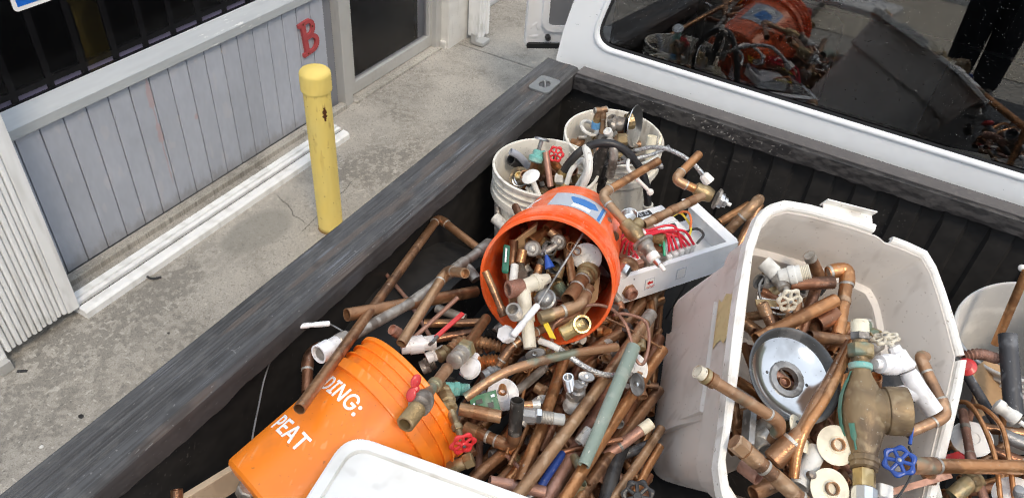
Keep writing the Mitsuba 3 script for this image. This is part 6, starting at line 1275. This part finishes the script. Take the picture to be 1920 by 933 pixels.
# water meter
k = thing('brass_meter', 'large brass water meter body with green streaks, nuts above and below, standing in the tote', 'meter')
t0, t1, t2, t3, t4, t5 = (A(*q) for q in ((1.3135, -0.1439, 1.2859), (1.2918, -0.1550, 1.2684), (1.2551, -0.1724, 1.2378), (1.1990, -0.2148, 1.1899), (1.1080, -0.2351, 1.1549), (1.0471, -0.2520, 1.1376)))
ax = unit(t4 - t2)
prof = [(-.012, .018), (-.006, .0195), (.006, .020), (.014, .024), (.028, .034), (.045, .043), (.065, .047), (.085, .044), (.102, .035), (.118, .027), (.128, .024), (.140, .022)]
sc = np.linalg.norm(t4 - t2) / .128; part(k, 'body', lathe(t2, ax, [(s * sc, r * .94) for s, r in prof], 36), 'meter_brass')
ra = unit(A(*(1.2355, -0.2866, 1.2087)) - t3); ra = unit(ra - ax * (ra @ ax) * .6); bo = lerp(t2, t4, .47)
part(k, 'register_ring', lathe(bo + ra * .018, ra, [(0, .034), (.012, .040), (.022, .042), (.024, .0455), (.030, .0465), (.062, .0465), (.064, .0425), (.064, .036), (.050, .034), (.050, .0)], 40), 'meter_brass')
part(k, 'body_neck', lathe(bo, ra, [(-.02, .03), (.02, .042), (.032, .044)], 32), 'meter_brass')
part(k, 'top_nut', hexnut(t1 + ax * .006, ax, .026, .026, 8), 'brass_green', False); part(k, 'green_ring', lathe(t2 - ax * .008, ax, [(0, .0195), (.002, .0225), (.012, .0225), (.014, .0195)], 24), 'teal_corroded')
part(k, 'upper_tube', lathe(lerp(t0, t1, .5), unit(t2 - t0), [(0, .0145), (.05, .0150)], 20), 'meter_brass'); part(k, 'steel_nut', hexnut(lerp(t0, t1, .35), unit(t1 - t0), .0195, .016), 'steel_grey', False)
part(k, 'white_cap', lathe(lerp(t0, t1, .4), unit(t0 - t1), [(0, .0175), (.020, .0175), (.026, .015), (.028, .006), (.028, 0)], 24), 'cream_plastic')
u = unit(t5 - t4); part(k, 'bottom_flange', lathe(t4 - ax * .006, u, [(0, .024), (.004, .029), (.014, .029), (.016, .026), (.024, .026), (.026, .020)], 10), 'meter_brass', False); part(k, 'hex_sleeve', hexnut(t4 + u * .02, u, .021, .042, 6, .05), 'brass_bright', False); part(k, 'silver_sleeve', lathe(t4 + u * .056, u, [(0, .022), (.002, .0235), (.05, .0235), (.05, .016)], 10), 'chrome', False)
# verdigris runs down the side: thin crust lying on the body
def crust(phi0, wid, s0, s1, n=24):
    x, y, d_ = basis(ax); w_ = unit(CAM - bo); w_ = unit(w_ - ax * (w_ @ ax)); v_ = np.cross(ax, w_); V = []
    ss = np.linspace(s0, s1, n)
    for s in ss:
        r = np.interp(s, [q[0] for q in prof], [q[1] for q in prof]) + .0007
        e = wid * (.6 + .8 * meshkit.noise(np.array([s * 130, phi0 * 3, 1.]))) * (1 if s1 - s > .012 else .5)
        for q in np.linspace(-1, 1, 5): ph = phi0 + .5 * (s - s0) * 2 + e * q; V.append(t2 + ax * s * sc + (r + .0006 * (1 - q * q)) * (math.cos(ph) * w_ + math.sin(ph) * v_))
    f = [(i * 5 + j, i * 5 + j + 1, i * 5 + j + 6, i * 5 + j + 5) for i in range(n - 1) for j in range(4)]
    return np.array(V), f
sg_ = 1 if (np.cross(ax, unit(CAM - bo)) @ (A(*(1.1375, -0.1499, 1.2117)) - bo)) > 0 else -1
part(k, 'verdigris_run', crust(sg_ * .95, .16, .008, .10), 'verdigris', True); part(k, 'verdigris_run', crust(sg_ * .45, .13, .085, .118), 'verdigris', True)
# painted white gate valve with tee
k = thing('painted_valve', 'white painted valve and tee with a flaking cream handwheel right of the brass meter', 'valve')
w0, v1, v2, v3, v4 = (A(*q) for q in ((1.3479, -0.2002, 1.2539), (1.3418, -0.2249, 1.2409), (1.3170, -0.2666, 1.2144), (1.3002, -0.3003, 1.1940), (1.2865, -0.3340, 1.1745)))
wheel_part(k, w0, unit(TN * .6 + (w0 - v2) * 12), .0225, 'cream_paint', 7); part(k, 'stem', sweep([w0, v1], .006, 10), 'white_paint_dirty')
u = unit(v2 - v1); part(k, 'bonnet', lathe(v1 - u * .008, u, [(0, .008), (.002, .013), (.012, .0135), (.016, .018), (.034, .019), (.044, .022), (.05, .022), (.054, .017)], 10), 'white_pipe_plastic', False)
part(k, 'body', lathe(v2 - u * .006, u, [(0, .0165), (.010, .0185), (.030, .0185), (.034, .0165)], 18), 'white_pipe_plastic'); part(k, 'outlet', sweep([v2 + u * .02, v3, v4], .0185, 18, .003), 'white_pipe_plastic')
part(k, 'tee_branch', sweep([v3, (1.2955, -0.2750, 1.1869), (1.2890, -0.2574, 1.1700)], [.0175, .0165, .0175], 16, .003), 'white_pipe_plastic')
a, b = A(*(1.3295, -0.2444, 1.2192)), A(*(1.2830, -0.1964, 1.2356)); u = unit(b - a); part(k, 'side_stub', sweep([lerp(v1, v2, .6), a, b], .0105, 14), 'white_pipe_plastic'); part(k, 'side_union', lathe(lerp(a, b, .15), u, [(0, .012), (.004, .0215), (.030, .0215), (.034, .0185), (.046, .0185), (.046, .013)], 20), 'white_pipe_plastic')
tpipe('open copper stub facing up under the white painted valve', [(1.2811, -0.2220, 1.1664), (1.2745, -0.2075, 1.2120)], .0265, CO)
solo('black_disc', 'black round plastic disc in the shade behind the white painted valve', 'disc', lathe((1.3432, -0.2557, 1.1419), TN, [(-.01, .055), (0, .058), (.006, .055), (.004, .05), (.0, .02), (0, 0)], 36), 'black_plastic')
# big elbow at the right
k = tpipe('weathered copper pipe with two elbows lying at the right wall of the tote', [(1.4325, -0.2978, 1.1790), (1.3842, -0.2785, 1.2127), (1.2968, -0.3603, 1.1715), (1.2259, -0.2991, 1.1488)], .0215, 'copper_patina', name='elbowed_copper_pipe')
# blue wheel and the copper tee with the long pipe
k = thing('blue_handwheel', 'chipped blue lobed handwheel at the bottom of the tote', 'handwheel'); c = A(*(1.1206, -0.2887, 1.1780)); ax = unit(CAM - c + A(-.2, .3, 1.6)); wheel_part(k, c, ax, .0245, 'blue_paint', 6, name='wheel'); part(k, 'stem', sweep([c, c - ax * .04], .007, 10), 'white_paint_dirty')
k = thing('copper_tee_pipe', 'long copper pipe with a tee running out of the tote to the right edge', 'pipe')
a, b, c = A(*(1.1498, -0.3227, 1.1545)), A(*(1.3533, -0.5734, 1.09)), A(*(1.1838, -0.3720, 1.0915)); u = unit(b - a)
part(k, 'tube', sweep(np.array([lerp(a + u * .04, b, t) for t in np.linspace(0, 1, 8)]), .0142, 18, .0016), CO); part(k, 'tee', lathe(a - u * .012, u, [(0, .0125), (0, .0165), (.058, .0165), (.058, .0142)], 18), CG); e = A(*(1.1664, -0.3436, 1.1502))
part(k, 'branch', sweep([e, lerp(e, c, .6), c], .0125, 14, .0015), CB); part(k, 'branch_collar', lathe(lerp(e, c, .28), unit(c - e), [(0, .0125), (0, .0145), (.012, .0145), (.012, .0125)], 16), CG); part(k, 'solder_joint', bead(a + u * .05, u, .0148, .006), 'solder')
part(k, 'white_end', sweep([c, (1.1845, -0.3915, 1.0601)], .014, 14), 'white_paint_dirty')
solo('blue_rod', 'thin blue painted rod hanging over the brass meter flange', 'rod', sweep(spline([(1.2112, -0.2927, 1.1984), (1.1911, -0.2965, 1.1905), (1.1688, -0.2997, 1.1821)], 4), .0036, 8), 'blue_paint')
solo('black_cable', 'thin dark cable hanging from the blue rod past the blue handwheel', 'cable', sweep(spline([(1.1636, -0.2990, 1.1809), (1.1387, -0.3105, 1.1794), (1.1095, -0.3148, 1.1684), (1.0824, -0.3105, 1.1449), (1.0461, -0.2982, 1.1164)], 6), .0022, 8), 'black_rubber')
solo('copper_strap', 'flat copper strap lying slanted below the blue handwheel', 'strap', boxm(lerp((1.1029, -0.3017, 1.1096), (1.1869, -0.3903, 1.1298), .5), (.13, .012, .003), axes=[unit(np.subtract((1.1869, -0.3903, 1.1298), (1.1029, -0.3017, 1.1096))), np.cross(TN, unit(np.subtract((1.1869, -0.3903, 1.1298), (1.1029, -0.3017, 1.1096)))), TN]), CP, smooth=False)
solo('plastic_block', 'small white plastic block below the blue handwheel', 'block', rbox((1.0951, -0.2890, 1.1129), (.03, .026, .02), axes=[TY, TX, TN], r=.004), 'white_plastic')
solo('iron_bracket', 'grey angled steel bracket between the round dish and the left rim of the tote', 'bracket', rbox((1.0513, -0.0236, 1.1679), (.07, .014, .03), axes=[TX, TY, TN], r=.002), 'steel_grey')

# ------------------------------------------------------------------ heap right of the tote
pipe('copper_pipe', 'orange copper pipe leaning in the grey bucket at the right edge', [(1.7722, -0.4868, 1.02), (1.8175, -0.4648, 1.22)], .0205, CO)
solo('plastic_ball', 'small white plastic ball at the right edge above the grey bucket', 'ball', trimesh.creation.icosphere(subdivisions=2, radius=.009).apply_translation((1.9208, -0.4783, 1.16)), 'white_plastic', smooth=True)
solo('black_pipe', 'thick black plastic pipe with grey scuffs standing before the grey bucket', 'pipe', sweep([(1.5016, -0.5225, 1.06), (1.6493, -0.4622, 1.15)], .0195, 18, .003), 'black_scuffed')
k = thing('red_capped_pipe', 'black scuffed tube with a red cap against the right rim of the tote', 'pipe'); part(k, 'tube', sweep([(1.4781, -0.5078, 1.03), (1.5095, -0.3942, 1.12)], .0105, 14, .002), 'black_scuffed'); part(k, 'red_cap', lathe((1.5165, -0.396, 1.125), unit(A(-.3, .3, .6)), [(-.006, .012), (0, .021), (.003, .021), (.010, .012), (.010, 0)], 20), 'red_plastic')
P = [(1.5751, -0.4187, 1.06), (1.6673, -0.4607, 1.05), (1.6858, -0.5062, 1.03), (1.6189, -0.5412, 0.98), (1.5464, -0.4852, 0.98)]
card('cardboard_flap', 'crumpled brown cardboard between the tote and the black pipe', P, A(0, 0, 1))
solo('corrugated_hose', 'short corrugated copper hose lying across the foot of the grey bucket', 'hose', corrugated([(1.5792, -0.3946, 1.1), (1.5962, -0.422, 1.11), (1.6174, -0.4648, 1.1)], .0115), CP)
for lab, pts in (('thin bright copper tube arching at the right edge, the left one of two', [(1.4618, -0.405, 1.07), (1.4445, -0.4232, 1.09), (1.3844, -0.4518, 1.1), (1.319, -0.4817, 1.09), (1.2509, -0.5086, 1.06)]), ('thin bright copper tube arching at the right edge, the right one of two', [(1.4735, -0.4304, 1.06), (1.4509, -0.4518, 1.09), (1.4054, -0.4847, 1.1), (1.3349, -0.5068, 1.09), (1.2663, -0.5332, 1.06)])):
    solo('copper_tube', lab, 'tube', sweep(spline(pts, 7), .0052, 10), CO)
pipe('copper_pipe', 'dull copper pipe with a coupling standing between the thin copper tubes and the tote', [(1.4841, -0.4311, 1.03), (1.3187, -0.4543, 1.05), (1.2508, -0.4962, 1.03)], .0185, CP, fit=[(.05, .012, 1.12, 'steel_dirty', 'coupling')], em=CP)
k = thing('angle_valve', 'pale corroded angle valve beside the thick black pipe', 'valve'); a, b = A(*(1.4679, -0.4688, 1.1)), A(*(1.4545, -0.5223, 1.09)); u = unit(b - a); part(k, 'body', lathe(a, u, [(0, .009), (.002, .015), (.014, .016), (.02, .013), (.032, .0135), (.038, .016), (.05, .016), (.052, .009)], 16), 'white_paint_dirty'); part(k, 'tip', sweep([b, b + u * .03], .005, 10), 'white_plastic')
k = thing('flange', 'white round flange half under the dull copper pipe right of the tote', 'flange'); part(k, 'disc', escutcheon((1.4223, -0.4592, 1.02), unit(A(-.3, .2, .9)), .042, .25, .15), 'white_plastic')
k = thing('flange', 'white round flange with a screw stub at the bottom right corner', 'flange'); part(k, 'disc', escutcheon((1.2749, -0.5358, 1.06), unit(A(-.3, .3, .9)), .042, .2, .15), 'white_plastic'); part(k, 'stub', threads((1.2745, -0.5364, 1.065), unit(A(-.3, .3, .9)), .009, .03), 'steel_grey')
solo('red_scrap', 'red plastic scrap lying near the lower right rim of the tote', 'scrap', rbox((1.3745, -0.4422, 1.), (.06, .02, .003), axes=[(.6, -.6, .1), (.6, .6, .1), (0, 0, 1)], r=.001), 'red_plastic')
k = thing('brass_elbow', 'brass elbow fitting at the bottom edge right of the tote', 'fitting'); part(k, 'body', sweep([(1.2419, -0.4365, 1.02), (1.2747, -0.4549, 1.04), (1.2939, -0.4738, 1.04)], .017, 14, .003), 'brass_green'); part(k, 'ring', hexnut((1.2747, -0.4549, 1.04), unit(np.subtract((1.2939, -0.4738, 1.04), (1.2747, -0.4549, 1.04))), .021, .018, 8), 'brass', False)
for lab, a, b, d, m in (('glassy grey pipe stub at the right edge below the angle valve', (1.4389, -0.5074, 1.05), (1.44, -0.5599, 1.05), .03, 'steel_grey'), ('brown pipe lying level at the right edge below the angle valve', (1.4585, -0.4719, 1.03), (1.4864, -0.5685, 1.04), .022, CB), ('dark pipe at the right edge behind the thin copper tubes', (1.4551, -0.5049, 0.98), (1.461, -0.5917, 0.98), .024, CD)): pipe('copper_pipe', lab, [a, b], d, m)
r_ = random.Random(44)
for i in range(22): small_fitting('loose_fitting', 'small fitting lying in the heap right of the tote', 'fittings right of the tote', A(r_.uniform(.9, 1.36), r_.uniform(-.62, -.38), r_.uniform(.97, 1.0)), (r_.gauss(0, 1), r_.gauss(0, 1), r_.gauss(0, .5)), r_.uniform(.010, .017), r_.choice(fm))

# ------------------------------------------------------------------ paper on the truck seat, seen through the rear window
k = thing('paper_sheet', 'pale printed paper sheet lying behind the rear window inside the cab', 'paper')
c = A(*(2.4, -0.2932, 1.2418)); c[2] = max(c[2], 1.146); pu, pv = unit(A(.25, -1, 0)), unit(A(1, .25, 0))
c = A(2.40, c[1], 1.146); part(k, 'sheet', boxm(c, (.20, .14, .001), axes=[pu, pv, (0, 0, 1)]), 'label_white')
for i in range(4): part(k, 'print_block', boxm(c + pv * (.04 - .025 * i) + pu * (.01 * (i % 2)) + A(0, 0, .001), (.15 - .02 * i, .008 + .006 * (i == 1), .0006), axes=[pu, pv, (0, 0, 1)]), 'print_grey')

# ------------------------------------------------------------------ behind the truck: seen only mirrored in the rear window
struct('road'); scene['road'] = ply(bbox(-9.2, -5.2, -40, 40, -.158, -.148), 'road_pale')
k = thing('kerb', 'pale concrete kerb beyond the road behind the truck, mirrored in the rear window', 'kerb')
for i in range(8): part(k, 'stone', rbox((-9.35, -8.0 + i * 2.0, -.08), (.22, 1.99, .16), r=.02), 'stucco')
k = thing('marker_post', 'yellow marker post by the kerb behind the truck, mirrored in the rear window', 'post'); part(k, 'post', lathe((-7.2, 2.4, -.16), (0, 0, 1), [(0, .09), (1.0, .09), (1.05, .06)], 20), 'bollard_yellow')
r_ = np.random.RandomState(3); N = 5200; c = np.stack([r_.uniform(-11.4, -9.7, N), r_.uniform(-7, 5, N), r_.uniform(-.1, 1.0, N) ** 1.0], 1); c[:, 2] *= .6 + .5 * meshkit.fbm(c * A(.9, .9, 0), 3, 2)
a_ = r_.normal(size=(N, 3)); b_ = r_.normal(size=(N, 3)); a_ *= .07 / np.linalg.norm(a_, axis=1)[:, None]; b_ *= .05 / np.linalg.norm(b_, axis=1)[:, None]
V = np.stack([c - a_, c + b_, c + a_, c - b_], 1).reshape(-1, 3); F = np.arange(4 * N).reshape(N, 4)
used.add('hedge'); scene['hedge'] = ply((V, F), 'hedge_leaf', smooth=False); labels['hedge'] = {'label': 'low green hedge beyond the kerb behind the truck, mirrored in the rear window', 'category': 'hedge', 'kind': 'stuff'}

# the person taking the picture stands on the tailgate; seen only mirrored in the rear window
import manifold3d as m3d
def bones(chains, edge=.014, it=8):
    tot = None
    for ch in chains:
        for (p, r), (q, s) in zip(ch, ch[1:]):
            pts = np.vstack([trimesh.creation.icosphere(subdivisions=2, radius=r).vertices + A(*p), trimesh.creation.icosphere(subdivisions=2, radius=s).vertices + A(*q)])
            h = m3d.Manifold.hull_points(pts); tot = h if tot is None else tot + h
    mm = tot.refine_to_length(edge).to_mesh(); m = trimesh.Trimesh(mm.vert_properties[:, :3], mm.tri_verts)
    return trimesh.smoothing.filter_taubin(m, iterations=it)
PX, PY = -.30, -.43
k = thing('person', 'person in dark clothes on the tailgate holding up a phone, mirrored in the window', 'person')
hd_ = A(PX + .05, PY + .03, 2.405); wl, wr = A(-.085, .03, 2.285), A(-.085, -.075, 2.27)
el, er_ = A(PX + .13, PY + .28, 1.99), A(PX + .14, PY - .16, 1.99); sl, sr2 = A(PX, PY + .185, 2.155), A(PX, PY - .185, 2.155)
view = unit(A(.6848, .3364, -.6465)); right_ = unit(np.cross(view, A(0, 0, 1))); up_ = np.cross(right_, view); pc_ = CAM - view * .014
def fingers(w, side):
    palm = pc_ + right_ * side * .055 - up_ * .030 - view * .020; out = [[(w, .026), (palm, .027)]]
    for f_ in range(4):
        b = palm + right_ * side * .014 + up_ * (.024 - .016 * f_); tip = pc_ + right_ * side * (.078 - .003 * f_) + up_ * (.012 - .016 * f_) - view * .004
        out.append([(b, .0095), (b * .4 + tip * .6 + right_ * side * .012 - view * .006, .0085), (tip, .0072)])
    out.append([(palm - right_ * side * .012, .011), (pc_ + right_ * side * .036 - up_ * .022 - view * .016, .0095), (pc_ + right_ * side * .030 - up_ * .006 - view * .013, .008)])
    return out
head = [[(hd_ + A(.01, 0, .035), .088), (hd_ + A(.022, 0, -.045), .066), (hd_ + A(.045, 0, -.085), .042)], [(A(PX, PY, 2.22), .056), (hd_ + A(-.01, 0, -.06), .054)], [(hd_ + A(.090, 0, .012), .012), (hd_ + A(.112, 0, -.022), .014)],
        [(hd_ + A(.0, .084, -.01), .014), (hd_ + A(-.01, .092, .02), .016)], [(hd_ + A(.0, -.084, -.01), .014), (hd_ + A(-.01, -.092, .02), .016)], [(hd_ + A(.088, -.018, -.058), .010), (hd_ + A(.088, .018, -.058), .010)]]
part(k, 'body', bones(head + [[(el, .040), (wl, .027)], [(er_, .040), (wr, .027)]] + fingers(wl, 1) + fingers(wr, -1), .009, 5), 'skin', True)
for s_ in (1, -1): part(k, 'eye', lathe(hd_ + A(.088, s_ * .031, .016), (1, 0, 0), [(0, .011), (.006, .008), (.009, 0)], 14), 'hair_dark')
part(k, 'hair', bones([[(hd_ + A(-.018, -.03, .062), .078), (hd_ + A(-.018, .03, .062), .078)], [(hd_ + A(-.03, 0, .05), .085), (hd_ + A(-.035, 0, -.03), .07)]], .012, 4), 'hair_dark', True)
part(k, 'shirt', bones([[(A(PX, PY, 1.70), .150), (A(PX, PY, 1.90), .138)], [(A(PX, PY - .05, 1.90), .13), (A(PX, PY - .075, 2.08), .115)], [(A(PX, PY + .05, 1.90), .13), (A(PX, PY + .075, 2.08), .115)], [(A(PX, PY, 2.08), .11), (A(PX, PY, 2.20), .066)], [(sl, .070), (A(PX, PY, 2.16), .085), (sr2, .070)], [(sl, .068), (lerp(sl, el, .75), .055)], [(sr2, .068), (lerp(sr2, er_, .75), .055)]], .016, 8), 'jacket_dark', True)
part(k, 'trousers', bones([[(A(PX, PY - .07, 1.70), .115), (A(PX, PY + .07, 1.70), .115)]] + [[(A(PX, PY + s_ * .085, 1.66), .105), (A(PX + .02, PY + s_ * .082, 1.24), .085), (A(PX, PY + s_ * .080, .86), .072)] for s_ in (1, -1)], .016, 8), 'jacket_dark', True)
for s_ in (1, -1): part(k, 'shoe', bones([[(A(PX - .03, PY + s_ * .085, .81), .045), (A(PX + .09, PY + s_ * .10, .80), .042), (A(PX + .16, PY + s_ * .105, .797), .034)]], .012, 4), 'black_rubber', True)
k = thing('phone', 'dark mobile phone held up by the person on the tailgate', 'phone')
part(k, 'case', rbox(pc_, (.155, .076, .008), axes=[right_, up_, view], r=.0035), 'black_plastic')
